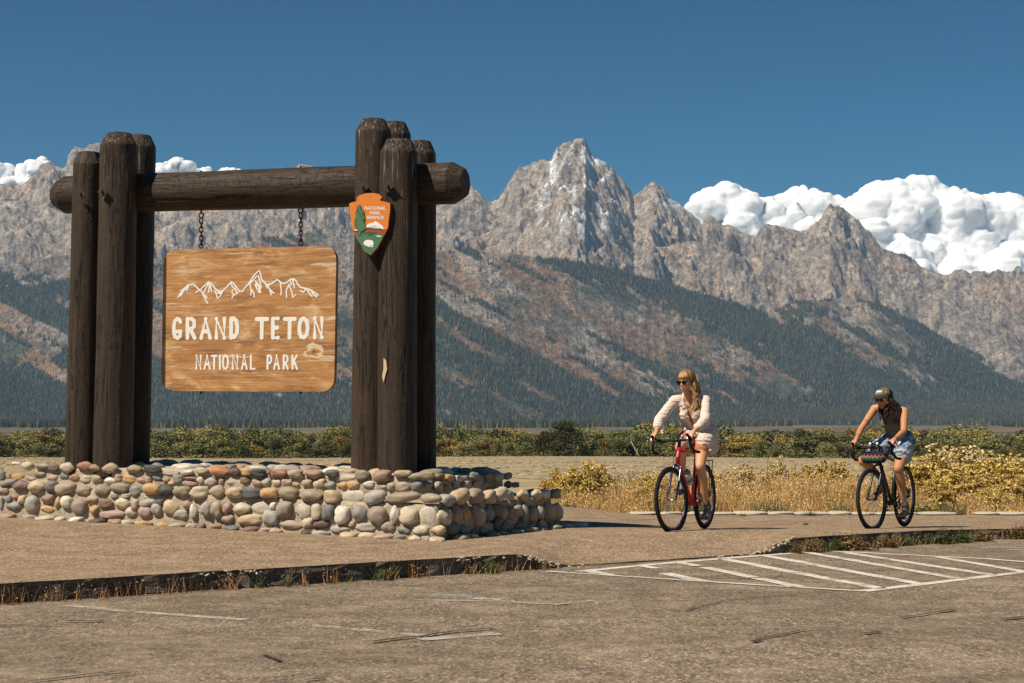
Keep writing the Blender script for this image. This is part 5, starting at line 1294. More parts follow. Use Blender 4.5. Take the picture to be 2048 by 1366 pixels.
def limbs(bm, J):
    for s in ('r', 'l'):
        sh, el, wr = J['sh' + s], J['el' + s], J['wr' + s]; hp, kn, an = J['hip' + s], J['kn' + s], J['an' + s]
        rcone(bm, sh, .046, el, .034); rcone(bm, sh.lerp(el, .35), .043, el.lerp(sh, .2), .036); rcone(bm, el, .035, el.lerp(wr, .35), .036); rcone(bm, el.lerp(wr, .3), .035, wr, .0235)
        ell(bm, sh, (.052, .050, .052))
        rcone(bm, hp, .088, kn, .054, 24); rcone(bm, hp.lerp(kn, .25), .086, kn.lerp(hp, .3), .062, 24); ell(bm, kn, (.056, .053, .058))
        ca = kn.lerp(an, .3) + Vector((-.018, 0, -.004)); rcone(bm, kn, .050, ca, .054, 20); rcone(bm, ca, .054, kn.lerp(an, .68), .040, 20); rcone(bm, kn.lerp(an, .62), .041, an, .030, 20)
def torso(bm, pel, chest, neck, g=1.0, bust=.05):
    d = (neck - pel).normalized(); q = d.to_track_quat('Z', 'X'); 
    M = Matrix((Vector((d.z, 0, -d.x)), Vector((0, 1, 0)), d)).transposed()
    ell(bm, pel, (.112 * g, .160 * g, .115 * g), M); ell(bm, pel.lerp(chest, .5), (.088 * g, .122 * g, .130 * g), M); ell(bm, chest, (.100 * g, .142 * g, .135 * g), M)
    ell(bm, chest.lerp(neck, .55), (.082 * g, .150 * g, .075 * g), M)
    for s in (-1, 1): ell(bm, chest + M @ Vector((.075 * g, s * .062, .0)), (bust, .056, .056)); ell(bm, pel + M @ Vector((-.060, s * .07, -.02)), (.085, .080, .085))
    return M
def shoe(nm, an, yaw, pitch, mat, sole, parent, boot=False):
    R3 = (Matrix.Rotation(yaw, 3, 'Z') @ Matrix.Rotation(pitch, 3, 'Y'))
    def p(x, y, z): return an + R3 @ Vector((x, y, z))
    bm = bmesh.new(); add_ball(bm, p(-.025, 0, -.045), (.042, .036, .045), 3, R3); add_ball(bm, p(.03, 0, -.052), (.070, .036, .036), 3, R3); add_ball(bm, p(.100, 0, -.066), (.060, .044, .027), 3, R3)
    rcone(bm, p(-.012, 0, -.04), .042, p(-.004, 0, .055 if boot else .005), .040)
    o = fuse(nm, bm, .006, mat, parent, 3)
    bm = bmesh.new()
    for x, w in ((-.050, .030), (-.01, .036), (.05, .040), (.10, .045), (.145, .030)): add_ball(bm, p(x, 0, -.086), (.036, w, .013), 3, R3)
    fuse('sole', bm, .006, sole, o, 2)
    return o, p
WRK = lambda co: .005 * fbm(co[:, 0] * 9, co[:, 1] * 9, co[:, 2] * 9, 2, 5) + .0075 * (.5 - np.abs(vnoise(co[:, 0] * 16 + 1.5 * vnoise(co[:, 0] * 8, co[:, 1] * 8, co[:, 2] * 8, 3), co[:, 1] * 12, co[:, 2] * 46 + 1.5 * vnoise(co[:, 0] * 7, co[:, 1] * 7, co[:, 2] * 7, 2), 8)) * 1.6)
WRI = lambda a1, a2: (lambda co: a1 * fbm(co[:, 0] * 9, co[:, 1] * 9, co[:, 2] * 14, 3, 5) + a2 * (1 - 2 * np.abs(vnoise(co[:, 0] * 22 + co[:, 2] * 9, co[:, 1] * 22, co[:, 2] * 30, 8))))

# ---------------------------------------------------------------- the blonde woman on the red bicycle
SK1 = skin_m('fair_skin', (.60, .300, .165))
p1 = empty('person', bike1.location, u1, label='blonde woman in sunglasses and loose pale shirt riding the red bicycle', cat='person')
J = dict(shr=V3(.475, -.175, 1.400), shl=V3(.440, .170, 1.395), elr=V3(.690, -.270, 1.190), ell=V3(.650, .235, 1.190), hipr=V3(.25, -.085, 1.02), hipl=V3(.25, .085, 1.02),
         knr=V3(.630, -.060, .900), knl=V3(.480, .112, .690), anr=V3(.385, -.115, .560), anl=V3(.275, .122, .262))
hr, br_ = hands1[-1]; hl, bl_ = hands1[1]
gr_r = hr + V3(-.015, 0, .012); gr_l = hl + V3(-.045, 0, .006)
J['wrr'] = gr_r + V3(-.075, -.004, .060); J['wrl'] = gr_l + V3(-.070, .010, .062)
bm = bmesh.new(); pel, chest, neck = V3(.20, 0, 1.060), V3(.385, 0, 1.285), V3(.475, 0, 1.435)
M1 = torso(bm, pel, chest, neck); limbs(bm, J)
bardir = (S1.to_3x3() @ Vector((1, 0, .1)))
hand(bm, J['wrr'], gr_r, 1, S1.to_3x3() @ Vector((.2, 1, 0))); hand(bm, J['wrl'], gr_l, -1, S1.to_3x3() @ Vector((-.15, 1, 0)))
hc = V3(.555, -.012, 1.592); Rh = Matrix.Rotation(math.radians(-14), 3, 'Z') @ Matrix.Rotation(math.radians(6), 3, 'Y')
rcone(bm, neck + V3(-.01, 0, -.03), .056, hc + V3(-.03, 0, -.06), .050); rcone(bm, J['shr'] + V3(0, .02, .01), .045, neck, .045); rcone(bm, J['shl'] + V3(0, -.02, .01), .045, neck, .045)
hp1 = head(bm, hc, Rh, 1.0)
fuse('body', bm, .0058, SK1, p1, 4)
LIP = flat('lips', (.42, .13, .10), .4, .4); TEETH = flat('teeth', (.75, .70, .62), .3, .4)
bm = bmesh.new(); add_ball(bm, hp1(.0885, 0, -.056), (.006, .016, .0035), 2, Rh); bm_link('teeth', bm, TEETH, p1, True)
bm = bmesh.new(); add_ball(bm, hp1(.0880, 0, -.0505), (.007, .020, .0035), 2, Rh); add_ball(bm, hp1(.087, 0, -.0615), (.007, .018, .0042), 2, Rh); bm_link('lips', bm, LIP, p1, True)
# shirt
shm = NB('pale_linen', 0.85, 0.15); nn_ = shm.voro(38, shm.coord('Object')); shm.color(shm.mix(shm.ramp(nn_, [(.10, 1.0), (.22, 0.0)]), (.64, .53, .46), (.46, .32, .28))); shm.bump(shm.noise(55, shm.coord('Object'), 4), .35, .004)
bm = bmesh.new(); M = M1
ell(bm, pel + V3(-.01, 0, -.02), (.140, .192, .135), M); ell(bm, pel.lerp(chest, .5), (.126, .172, .150), M); ell(bm, chest, (.126, .172, .145), M); ell(bm, chest.lerp(neck, .6), (.098, .160, .075), M)
for s in ('r', 'l'):
    sh, el, wr = J['sh' + s], J['el' + s], J['wr' + s]; cf = el.lerp(wr, .52 if s == 'r' else .66)
    ell(bm, sh, (.058, .056, .056)); rcone(bm, sh, .056, el, .054); rcone(bm, el, .054, cf, .050); rcone(bm, cf.lerp(el, .25), .050, cf, .052); rcone(bm, sh + V3(0, 0, .002), .050, neck + V3(-.015, 0, -.008), .052); rcone(bm, sh + V3(-.02, 0, -.03), .050, neck + V3(-.03, 0, -.05), .060)
ell(bm, chest + M @ V3(.066, .062, 0), (.076, .072, .075)); ell(bm, chest + M @ V3(.066, -.062, 0), (.076, .072, .075))
# the shirt's tail hanging over the hip on her left, and the knot in front
rcone(bm, V3(.20, .10, 1.04), .130, V3(.34, .120, .965), .104); rcone(bm, V3(.28, .16, .96), .075, V3(.36, .185, .865), .030); rcone(bm, V3(.12, .06, 1.0), .12, V3(.10, .10, .90), .10)
def cut1(c):
    q = c - neck; f = q.dot(M @ V3(1, 0, 0)); z = q.dot(M @ V3(0, 0, 1)); y = c.y - .012
    return (f > .01 and z > -.30 and abs(y) < .036 * (1 - (-z) / .30) + .003 + (.018 if z > -.04 else 0)) or (z > .040 and abs(c.y) < .058)
fuse('shirt', bm, .0085, shm.m, p1, 3, WRK, cut1)
bm = bmesh.new()
for s in (-1, 1):
    P = [neck + M @ V3(-.055, s * .020, .045), neck + M @ V3(-.02, s * .070, .035), neck + M @ V3(.055, s * .062, .0), neck + M @ V3(.105, s * .040, -.075)]
    add_tube(bm, smooth_path(P, 5), .013, 8, radii=[.016] * 13 + [.013, .006, .003][:3] if False else None)
    for q in (.075,): add_ball(bm, neck + M @ V3(.100, s * .052, -.075), (.010, .024, .034), 2, M @ Matrix.Rotation(s * .5, 3, 'X'))
fuse('collar', bm, .006, shm.m, p1, 1, WRI(.004, .003))
bm = bmesh.new()
for s in ('r', 'l'):
    el, wr = J['el' + s], J['wr' + s]; cf = el.lerp(wr, .52 if s == 'r' else .66); add_tube(bm, [cf.lerp(el, .16), cf.lerp(wr, .10)], .052, 18)
    if s == 'r': rcone(bm, cf + V3(0, .04, -.03), .022, cf + V3(.03, .07, -.085), .006)
fuse('cuff', bm, .007, shm.m, p1, 1, WRK)
bm = bmesh.new()
for (a, r_) in ((V3(.40, .0, 1.045), .030), (V3(.42, -.045, 1.055), .026), (V3(.40, .045, 1.03), .024), (V3(.435, -.075, 1.085), .020), (V3(.37, .09, 1.02), .030)): add_ball(bm, a, (r_, r_ * 1.2, r_), 3)
fuse('shirt_knot', bm, .006, shm.m, p1, 1, WRI(.008, .006))
SHO = flat('peach_shorts', (.52, .17, .095), .8, .2, var=.12, scale=25, bump=.3)
bm = bmesh.new(); ell(bm, pel + V3(0, 0, -.03), (.128, .176, .110))
for s in ('r', 'l'): rcone(bm, J['hip' + s], .104, J['hip' + s].lerp(J['kn' + s], .42), .094, 24)
fuse('shorts', bm, .009, SHO, p1, 3, WRI(.008, .003))
H1 = hairm('blonde_hair', (.11, .055, .022), (.46, .27, .105))
bm = bmesh.new(); add_ball(bm, hp1(-.020, 0, .036), (.098, .083, .092), 4, Rh); add_ball(bm, hp1(-.050, .0, -.02), (.062, .078, .085), 4, Rh)
def cuth(c):
    q = Rh.transposed() @ (c - hc); return q.x > .030 - max(0, (q.z - .055)) * 2.2 and q.z < .088
fuse('hair_cap', bm, .007, H1, p1, 2, lambda co: .003 * vnoise(co[:, 0] * 60, co[:, 1] * 60, co[:, 2] * 20, 4), cuth)
rnd = random.Random(3)
def st_f(r):
    a = r.uniform(-1, 1); return hp1(.030 - .02 * abs(a), a * .062, .108 - abs(a) * .028), Rh @ V3(.95, a * .45, -.05)
bm = bmesh.new()
for i in range(150):
    a = rnd.uniform(-1.15, 1.15); e0 = rnd.uniform(1.1, 1.5); e1 = rnd.uniform(.16, .34) + (.1 if abs(a) > .9 else 0); k = rnd.uniform(1.0, 1.06); pts = []
    for j in range(7):
        e = e0 + (e1 - e0) * j / 6; aa = a * (.75 + .25 * j / 6) + .03 * math.sin(j + i); pts.append(hp1(-.008 + .101 * k * math.cos(e) * math.cos(aa), .082 * k * math.cos(e) * math.sin(aa), .028 + .096 * k * math.sin(e)))
    add_tube(bm, pts, .004, 5, radii=[.0045] * 5 + [.0035, .0012])
bm_link('fringe', bm, H1, p1, True)
bm = bmesh.new()
for i in range(260):
    th = rnd.uniform(.25, 3.0) * rnd.choice((-1, 1)); pts = []; k = rnd.uniform(1.0, 1.05)
    e1 = -.45 if abs(th) > 1.3 else .12
    for j in range(8):
        e = 1.52 + (e1 - 1.52) * j / 7; aa = th * (.6 + .4 * j / 7) + .05 * math.sin(j * .9 + i)
        pts.append(hp1(-.020 + .102 * k * math.cos(e) * math.cos(aa), .087 * k * math.cos(e) * math.sin(aa), .034 + .098 * k * math.sin(e)))
    add_tube(bm, pts, .004, 5, radii=[.0045] * 6 + [.0035, .0015])
H1D = hairm('dark_blonde_roots', (.055, .027, .011), (.27, .135, .042)); bm_link('crown_hair', bm, H1D, p1, True)
def st_l(r):
    a = r.uniform(0, 1); return hp1(-.055 + .055 * a, .066 + .014 * r.random(), .045 - .07 * r.random()), V3(-.15, .12, -1)
def dr1(p, t): return V3(.22 * t, .10 - .1 * t, -.30) if p.z > 1.44 else V3(.32, .02, -.30)
locks('long_hair', H1, p1, st_l, rnd, 230, 12, dr1, .0044, .03)
def st_b(r):
    a = r.uniform(-1, 1); return hp1(-.085, a * .066, .03 - .08 * r.random()), V3(-.25, a * .1 + .15, -1)
locks('back_hair', H1, p1, st_b, rnd, 180, 9, lambda p, t: V3(.03, .08, -.30), .0048, .03)
def glasses(p, R3, par):
    bm = bmesh.new()
    for s in (-1, 1): add_ball(bm, p(.088, s * .032, .004), (.007, .030, .023), 3, R3)
    bm_link('lenses', bm, flat('dark_lens', (.004, .004, .005), .12, .6), par, True)
    bm = bmesh.new(); add_tube(bm, [p(.088, -.062, .022), p(.096, -.03, .027), p(.097, 0, .018), p(.096, .03, .027), p(.088, .062, .022)], .0045, 8)
    for s in (-1, 1): add_tube(bm, [p(.088, s * .064, .020), p(.04, s * .078, .016), p(-.02, s * .080, .010)], .0032, 8)
    return bm_link('sunglasses', bm, BLK, par, True)
glasses(hp1, Rh, p1)
SH1 = flat('grey_trail_shoe', (.20, .185, .15), .8, .2, var=.7, scale=34, bump=.5); SOLE1 = flat('shoe_sole', (.24, .21, .16), .8, var=.2)
for s, nm in (('r', -1), ('l', 1)):
    o, pf = shoe('shoe', J['an' + s] + V3(0, 0, -.012), .0, (.55 if s == 'r' else .30), SH1, SOLE1, p1)
    bm = bmesh.new()
    for k in range(5): add_tube(bm, [pf(.018 + k * .014, -.018, -.012 - k * .008), pf(.018 + k * .014, .018, -.012 - k * .008)], .003, 6)
    bm_link('laces', bm, flat('lace', (.45, .42, .36), .8), o, True)
    bm = bmesh.new(); d_ = (J['kn' + s] - J['an' + s]).normalized(); add_tube(bm, [J['an' + s] - d_ * .03, J['an' + s] + d_ * .02, J['an' + s] + d_ * .065], .036, 18, radii=[.038, .036, .0375]); bm_link('sock', bm, flat('olive_sock', (.075, .075, .050), .9, var=.2, scale=60), p1, True)
bm = bmesh.new(); dw = (J['wrr'] - J['elr']).normalized(); add_torus(bm, J['wrr'] - dw * .02, dw, .027, .003, 20, 6); bm_link('bracelet', bm, SILV, p1, True)
bm = bmesh.new(); add_ball(bm, hp1(-.008, .082, -.045), (.004, .004, .014), 2); bm_link('earring', bm, SILV, p1, True)

# ---------------------------------------------------------------- the woman in the cap on the black bicycle
SK2 = skin_m('tanned_skin', (.50, .225, .105))
p2 = empty('person', bike2.location, u2, label='dark-haired woman in olive cap, grey top and denim shorts riding the black bicycle', cat='person')
J = dict(shr=V3(.450, -.185, 1.355), shl=V3(.400, .150, 1.325), elr=V3(.660, -.275, 1.120), ell=V3(.620, .215, 1.100), hipr=V3(.20, -.090, .980), hipl=V3(.20, .090, .980),
         knr=V3(.565, -.290, .765), knl=V3(.500, .105, .680), anr=V3(.310, -.150, .555), anl=V3(.350, .125, .255))
hr, _ = hands2[-1]; hl, _ = hands2[1]
gr_r = hr + V3(-.02, 0, .014); gr_l = hl + V3(-.055, -.012, .006)
J['wrr'] = gr_r + V3(-.070, -.006, .062); J['wrl'] = gr_l + V3(-.064, .012, .060)
bm = bmesh.new(); pel, chest, neck = V3(.165, 0, 1.015), V3(.335, -.012, 1.235), V3(.425, -.018, 1.375)
M2 = torso(bm, pel, chest, neck, .98, .055); limbs(bm, J)
hand(bm, J['wrr'], gr_r, 1, S2.to_3x3() @ Vector((.2, 1, 0))); hand(bm, J['wrl'], gr_l, -1, S2.to_3x3() @ Vector((-.15, 1, 0)))
hc2 = V3(.525, -.040, 1.468); Rh2 = Matrix.Rotation(math.radians(-24), 3, 'Z') @ Matrix.Rotation(math.radians(10), 3, 'Y')
rcone(bm, neck + V3(-.01, 0, -.03), .056, hc2 + V3(-.03, 0, -.05), .050); rcone(bm, J['shr'] + V3(0, .02, .01), .045, neck, .045); rcone(bm, J['shl'] + V3(0, -.02, .01), .045, neck, .045)
hp2 = head(bm, hc2, Rh2, 1.0)
fuse('body', bm, .0058, SK2, p2, 4)
bm = bmesh.new(); add_ball(bm, hp2(.0885, 0, -.056), (.006, .015, .003), 2, Rh2); bm_link('teeth', bm, TEETH, p2, True)
bm = bmesh.new(); add_ball(bm, hp2(.0880, 0, -.0505), (.007, .020, .0035), 2, Rh2); add_ball(bm, hp2(.087, 0, -.0615), (.007, .018, .0045), 2, Rh2); bm_link('lips', bm, LIP, p2, True)
glasses(hp2, Rh2, p2)
TOP = flat('grey_green_top', (.135, .135, .108), .75, .2, var=.10, scale=30, bump=.25)
bm = bmesh.new(); M = M2
ell(bm, pel + V3(.01, 0, .03), (.110, .152, .090), M); ell(bm, pel.lerp(chest, .5), (.096, .130, .135), M); ell(bm, chest, (.107, .149, .132), M); ell(bm, chest.lerp(neck, .55), (.088, .118, .080), M)
for s in (-1, 1): ell(bm, chest + M @ V3(.076, s * .062, 0), (.061, .061, .061)); rcone(bm, neck + M @ V3(.02, s * .085, -.06), .040, neck + M @ V3(-.02, s * .080, .022), .036)
def cut2(c):
    q = c - neck; f = q.dot(M @ V3(1, 0, 0)); z = q.dot(M @ V3(0, 0, 1)); return (z > -.045 + 4 * (c.y + .018) ** 2 and abs(c.y + .018) < .060) or z > .06
fuse('tank_top', bm, .007, TOP, p2, 4, WRI(.003, .0012), cut2)
dn = NB('washed_denim', 0.85, 0.15); n_ = dn.noise(9, dn.coord('Object'), 5, .7); n2_ = dn.noise(60, dn.coord('Object'), 4, .7)
dn.color(dn.mix(dn.ramp(dn.math('ADD', dn.math('MULTIPLY', n_, .75), dn.math('MULTIPLY', n2_, .25)), [(.42, 0.0), (.58, 1.0)]), (.075, .120, .195), (.44, .50, .58))); dn.bump(n2_, .3, .003)
bm = bmesh.new(); ell(bm, pel + V3(-.005, 0, -.03), (.132, .180, .118))
for s in ('r', 'l'): a, c_ = J['hip' + s], J['kn' + s]; rcone(bm, a, .106, a.lerp(c_, .46), .110, 24)
fuse('denim_shorts', bm, .009, dn.m, p2, 2, WRI(.014, .006))
bm = bmesh.new()
for s in ('r', 'l'):
    a, c_ = J['hip' + s], J['kn' + s]; add_tube(bm, [a.lerp(c_, .50), a.lerp(c_, .58)], .1, 26, radii=[.108, .110])
fuse('frayed_hem', bm, .007, flat('frayed_denim', (.36, .40, .45), .9, var=.6, scale=50), p2, 0, WRI(.008, .007))
H2 = hairm('dark_hair', (.010, .0065, .0045), (.035, .020, .013))
bm = bmesh.new(); add_ball(bm, hp2(-.026, 0, .012), (.090, .082, .088), 4, Rh2); add_ball(bm, hp2(-.045, 0, -.045), (.058, .080, .075), 4, Rh2)
def cuth2(c): q = Rh2.transposed() @ (c - hc2); return q.x > .022
fuse('hair_cap', bm, .007, H2, p2, 2, lambda co: .003 * vnoise(co[:, 0] * 60, co[:, 1] * 60, co[:, 2] * 20, 4), cuth2)
def st_l2(r): return hp2(-.045 + .05 * r.random(), .070 + .010 * r.random(), .01 - .06 * r.random()), V3(-.5, .45, -.9)
locks('long_hair', H2, p2, st_l2, rnd, 130, 10, lambda p, t: V3(-.02 + .10 * t, .16 - .22 * t, -.22), .0055, .034)
def st_r2(r): return hp2(-.015 + .03 * r.random(), -.068 - .012 * r.random(), -.02 - .06 * r.random()), V3(.15, .0, -1)
locks('front_hair', H2, p2, st_r2, rnd, 110, 8, lambda p, t: V3(.05, .16, -.30), .0055, .022)
def st_r3(r): return hp2(.0 + .02 * r.random(), .066, -.04 - .05 * r.random()), V3(.3, -.1, -1)
locks('front_hair', H2, p2, st_r3, rnd, 70, 7, lambda p, t: V3(.10, -.06, -.30), .0055, .022)
# cap
CAPM = flat('olive_cap', (.125, .110, .052), .8, .2, var=.25, scale=20, bump=.2); MESH = flat('cap_mesh', (.010, .010, .010), .9)
bm = bmesh.new(); add_ball(bm, hp2(-.006, 0, .052), (.103, .086, .078), 4, Rh2)
bmesh.ops.delete(bm, geom=[q for q in bm.verts if (Rh2.transposed() @ (q.co - hc2)).z < .048], context='VERTS')
cp = bm_link('cap', bm, CAPM, p2, True); 
bm = bmesh.new(); add_ball(bm, hp2(-.012, 0, .050), (.104, .088, .077), 4, Rh2)
bmesh.ops.delete(bm, geom=[q for q in bm.verts if (Rh2.transposed() @ (q.co - hc2)).z < .046 or (Rh2.transposed() @ (q.co - hc2)).x > -.012], context='VERTS'); bm_link('cap_back', bm, MESH, cp, True)
bm = bmesh.new(); vs = []
for k in range(2):
    row = []
    for j in range(5):
        for i in range(15):
            a = -1.25 + 2.5 * i / 14; rr = .0 + j / 4
            x = .060 + .030 * math.cos(a) + rr * .078 * math.cos(a); y = math.sin(a) * (.078 + rr * .006); z = .050 - .018 * (y / .08) ** 2 - rr * .012 - .004 * k
            row.append(bm.verts.new(hp2(x, y, z)))
    vs.append(row)
    for j in range(4):
        for i in range(14): bm.faces.new((row[j * 15 + i], row[j * 15 + i + 1], row[(j + 1) * 15 + i + 1], row[(j + 1) * 15 + i]))
for i in range(14): bm.faces.new((vs[0][60 + i], vs[0][61 + i], vs[1][61 + i], vs[1][60 + i]))
bm_link('cap_visor', bm, flat('dark_olive_visor', (.028, .027, .015), .7, var=.2), cp, True)
CW = flat('cap_print', (.78, .76, .70), .7)
bm = bmesh.new(); rr_ = random.Random(8)
def capp(a, z, o=.0025):
    k = math.sqrt(max(.02, 1 - ((z - .052) / .078) ** 2)); return hp2(-.006 + (.103 + o) * k * math.cos(a), (.086 + o) * k * math.sin(a), z)
for zz_, h_, n_c, w_ in ((.098, .0105, 7, .055), (.074, .0050, 14, .028)):      # two rows of rounded white lettering, too small to read
    for i in range(n_c):
        a = -.62 + 1.24 * (i + .5) / n_c
        if zz_ > .09:
            add_tube(bm, [capp(a - .055, zz_ - h_), capp(a - .055, zz_ + h_), capp(a + .045, zz_ + h_ * (.6 if i % 2 else 1)), capp(a + .045, zz_ - h_)], .0030, 6)
            if i % 3 != 1: add_tube(bm, [capp(a - .05, zz_ - h_), capp(a + .045, zz_ - h_)], .0030, 6)
        else: add_tube(bm, [capp(a - w_ * .6, zz_ - h_ * rr_.uniform(.3, 1)), capp(a, zz_ + h_), capp(a + w_ * .6, zz_ - h_ * rr_.uniform(.3, 1))], .0022, 5)
bm_link('cap_lettering', bm, CW, cp, True)
bm = bmesh.new(); add_ball(bm, capp(1.15, .080, .003), (.004, .012, .013), 2, Rh2 @ Matrix.Rotation(1.15, 3, 'Z')); bm_link('cap_badge', bm, flat('pink_badge', (.62, .40, .36), .5), cp, True)
SH2 = flat('tan_suede', (.33, .22, .13), .9, .1, var=.2, scale=40, bump=.3); SOLE2 = flat('dark_sole', (.04, .032, .026), .8)
for s in ('r', 'l'):
    o, pf = shoe('boot', J['an' + s] + V3(0, 0, -.012), -.10 if s == 'l' else -.1, (.50 if s == 'r' else .22), SH2, SOLE2, p2, True)
    bm = bmesh.new()
    for t_ in (-1, 1): add_ball(bm, pf(-.006, t_ * .034, .012), (.018, .009, .034), 2)
    bm_link('elastic_gusset', bm, flat('boot_elastic', (.022, .018, .016), .9), o, True)
    bm = bmesh.new(); d_ = (J['kn' + s] - J['an' + s]).normalized(); add_tube(bm, [J['an' + s] + d_ * .02, J['an' + s] + d_ * .068], .036, 18, radii=[.037, .037]); bm_link('sock', bm, flat('pale_sock', (.60, .56, .52), .9, var=.1), p2, True)
TAT = flat('tattoo_ink', (.030, .024, .024), .7)
sh, el, wr = J['shr'], J['elr'], J['wrr']
bm = bmesh.new()
for f in (.62, .66): add_torus(bm, sh.lerp(el, f), (el - sh).normalized(), .0405 - .004 * f, .0018, 24, 5)
for f in (.25, .32, .70, .78): add_torus(bm, el.lerp(wr, f) + V3(0, 0, .002), ((wr - el).normalized() + V3(.2, .3 * (f - .5), .3)).normalized(), .0355 - .010 * f, .0018, 24, 5)
bm_link('tattoo', bm, TAT, p2, True)
bm = bmesh.new(); dw = (J['wrl'] - J['ell']).normalized(); add_torus(bm, J['wrl'] - dw * .015, dw, .026, .002, 20, 6); bm_link('bracelet', bm, TAT, p2, True)
# ================================================================ vegetation
def leaf_m(name, stops, rough=0.8, scale=2.0):
    b = NB(name, rough, 0.15); oi = b.n('ShaderNodeObjectInfo')
    f = b.math('ADD', b.math('MULTIPLY', b.noise(scale, b.coord('Object'), 4), 0.6), b.math('MULTIPLY', oi.outputs['Random'], 0.4))
    b.color(b.ramp(b.math('ADD', f, b.math('MULTIPLY', b.math('SUBTRACT', b.attr('tone'), 0.5), 0.35)), stops))
    b.b.inputs['Transmission Weight'].default_value = 0.0
    return b.m
def quads(P, size, rg, flatz=0.0, up=None):
    """small leaf faces of random direction at points P"""
    n = len(P); a = rg.normal(size=(n, 3)); a[:, 2] *= (1 - flatz); a /= np.linalg.norm(a, axis=1)[:, None]
    b_ = rg.normal(size=(n, 3)); b_ -= a * (a * b_).sum(1)[:, None]; b_ /= np.linalg.norm(b_, axis=1)[:, None]
    s = np.asarray(size).reshape(-1, 1) * rg.uniform(.6, 1.2, (n, 1))
    V = np.stack([P - a * s, P - b_ * s * .6, P + a * s, P + b_ * s * .6], 1).reshape(-1, 3)
    F = np.arange(n * 4).reshape(n, 4); return V, F, np.repeat(rg.random(n), 4)
BARK = flat('grey_bark', (.085, .068, .050), .9, .1, var=.4, scale=6, bump=.5, bdist=.03)
TREE_TONES = {
 'olive': leaf_m('olive_leaves', [(.25, (.090, .105, .036)), (.5, (.195, .198, .070)), (.75, (.32, .275, .095))], scale=.5),
 'dark': leaf_m('dark_leaves', [(.25, (.050, .060, .026)), (.5, (.125, .125, .050)), (.75, (.21, .19, .07))], scale=.5),
 'yellow': leaf_m('yellowing_leaves', [(.25, (.150, .115, .035)), (.5, (.290, .205, .060)), (.75, (.44, .29, .075))], scale=.5)}
def tree_meshes(seed, H, W, trunk_frac=.18, n_leaf=1500, bare=0.0):
    rg = np.random.default_rng(seed); rr = random.Random(seed)
    lobes = []
    nl = rr.randint(7, 11)
    for i in range(nl):
        t = rr.random(); z = H * (trunk_frac + .12 + (1 - trunk_frac - .24) * t); w = W / 2 * (1 - .65 * t ** 2) * .62
        a = rr.uniform(0, 6.28); lobes.append((math.cos(a) * w * rr.uniform(.3, 1), math.sin(a) * w * rr.uniform(.3, 1), z, rr.uniform(.16, .30) * W, rr.uniform(.10, .19) * H))
    P = []
    per = n_leaf // nl
    for (x, y, z, r, h) in lobes:
        d = rg.normal(size=(per, 3)); d /= np.linalg.norm(d, axis=1)[:, None]; k = rg.uniform(.45, 1.08, (per, 1)) ** .6
        P.append(np.array([x, y, z]) + d * k * np.array([r, r, h]))
    low = rg.normal(size=(n_leaf // 4, 3)) * np.array([W * .27, W * .27, H * .12]) + np.array([0, 0, H * (trunk_frac + .10)])
    P = np.concatenate(P + [low]); P = P[P[:, 2] > .15]
    V, F, T = quads(P, rg.uniform(.22, .48, len(P)), rg)
    # each leaf face carries its own random tone
    crown = npmesh('crown', V, F, False, {'tone': T})
    bm = bmesh.new(); top = Vector((rr.uniform(-.4, .4), rr.uniform(-.4, .4), H * .72))
    add_tube(bm, [(0, 0, -.4), (.05, 0, H * .15), (rr.uniform(-.3, .3), rr.uniform(-.3, .3), H * .4), top], .3, 7, radii=[.30 * H / 11, .22 * H / 11, .15 * H / 11, .05])
    for (x, y, z, r, h) in lobes: add_tube(bm, [(0, 0, z * .42), (x * .5, y * .5, z * .78), (x, y, z)], .1, 5, radii=[.11, .07, .03])
    tm = bpy.data.meshes.new('trunk'); bm.to_mesh(tm); bm.free(); tm.materials.append(BARK)
    return crown, tm, H
VAR = [tree_meshes(100 + i, [10, 11, 9, 12, 8, 10.5][i], [9, 11, 10, 10, 9, 12][i], [.03, .05, .01, .04, .01, .03][i], 1900) for i in range(6)]
crown_cache = {}
TREE_TONES['deep'] = leaf_m('deep_green_leaves', [(.25, (.020, .026, .010)), (.5, (.050, .056, .020)), (.75, (.095, .095, .032))], scale=.5)
def place_tree(x, y, h, wsc, vi, tone, label, group, rot, name='cottonwood_tree'):
    cr, tm, H = VAR[vi]; key = (vi, tone)
    if key not in crown_cache:
        c = cr.copy(); c.materials.append(TREE_TONES[tone]); crown_cache[key] = c
    r = empty(name, (x, y, float(land_z(x, y)) - .1), rot, label=label, cat='tree', group=group); s = h / H; r.scale = (s * wsc, s * wsc, s)
    link('crown', crown_cache[key], None, r); link('trunk', tm, None, r)
    return r
rt = random.Random(21)
LB = {'olive': 'olive-green cottonwood in the dense tree line across the sage plain', 'dark': 'darker green cottonwood standing in the tree line across the sage plain', 'yellow': 'yellowing cottonwood in the tree line across the sage plain'}
def tree_label(px, row, tone):
    w = {'olive': 'olive-green', 'dark': 'darker green', 'yellow': 'yellowing'}[tone]
    place = ('left of the left post cluster' if px < 150 else 'between the post clusters' if px < 710 else 'left of the tall dark tree' if px < 1080 else
             'between the tall dark tree and the red bicycle' if px < 1330 else 'between the two cyclists' if px < 1730 else 'right of the cyclist in the cap')
    r_ = ('front of belt' if row < 2 else 'middle of belt' if row == 2 else 'back of belt')
    return f'{w} tree, {r_}, {place}', f'{w} trees, {r_}, {place}'
def toppx(px): return 855 + 4 * math.sin(px * .013) + 4 * math.sin(px * .041 + 1)
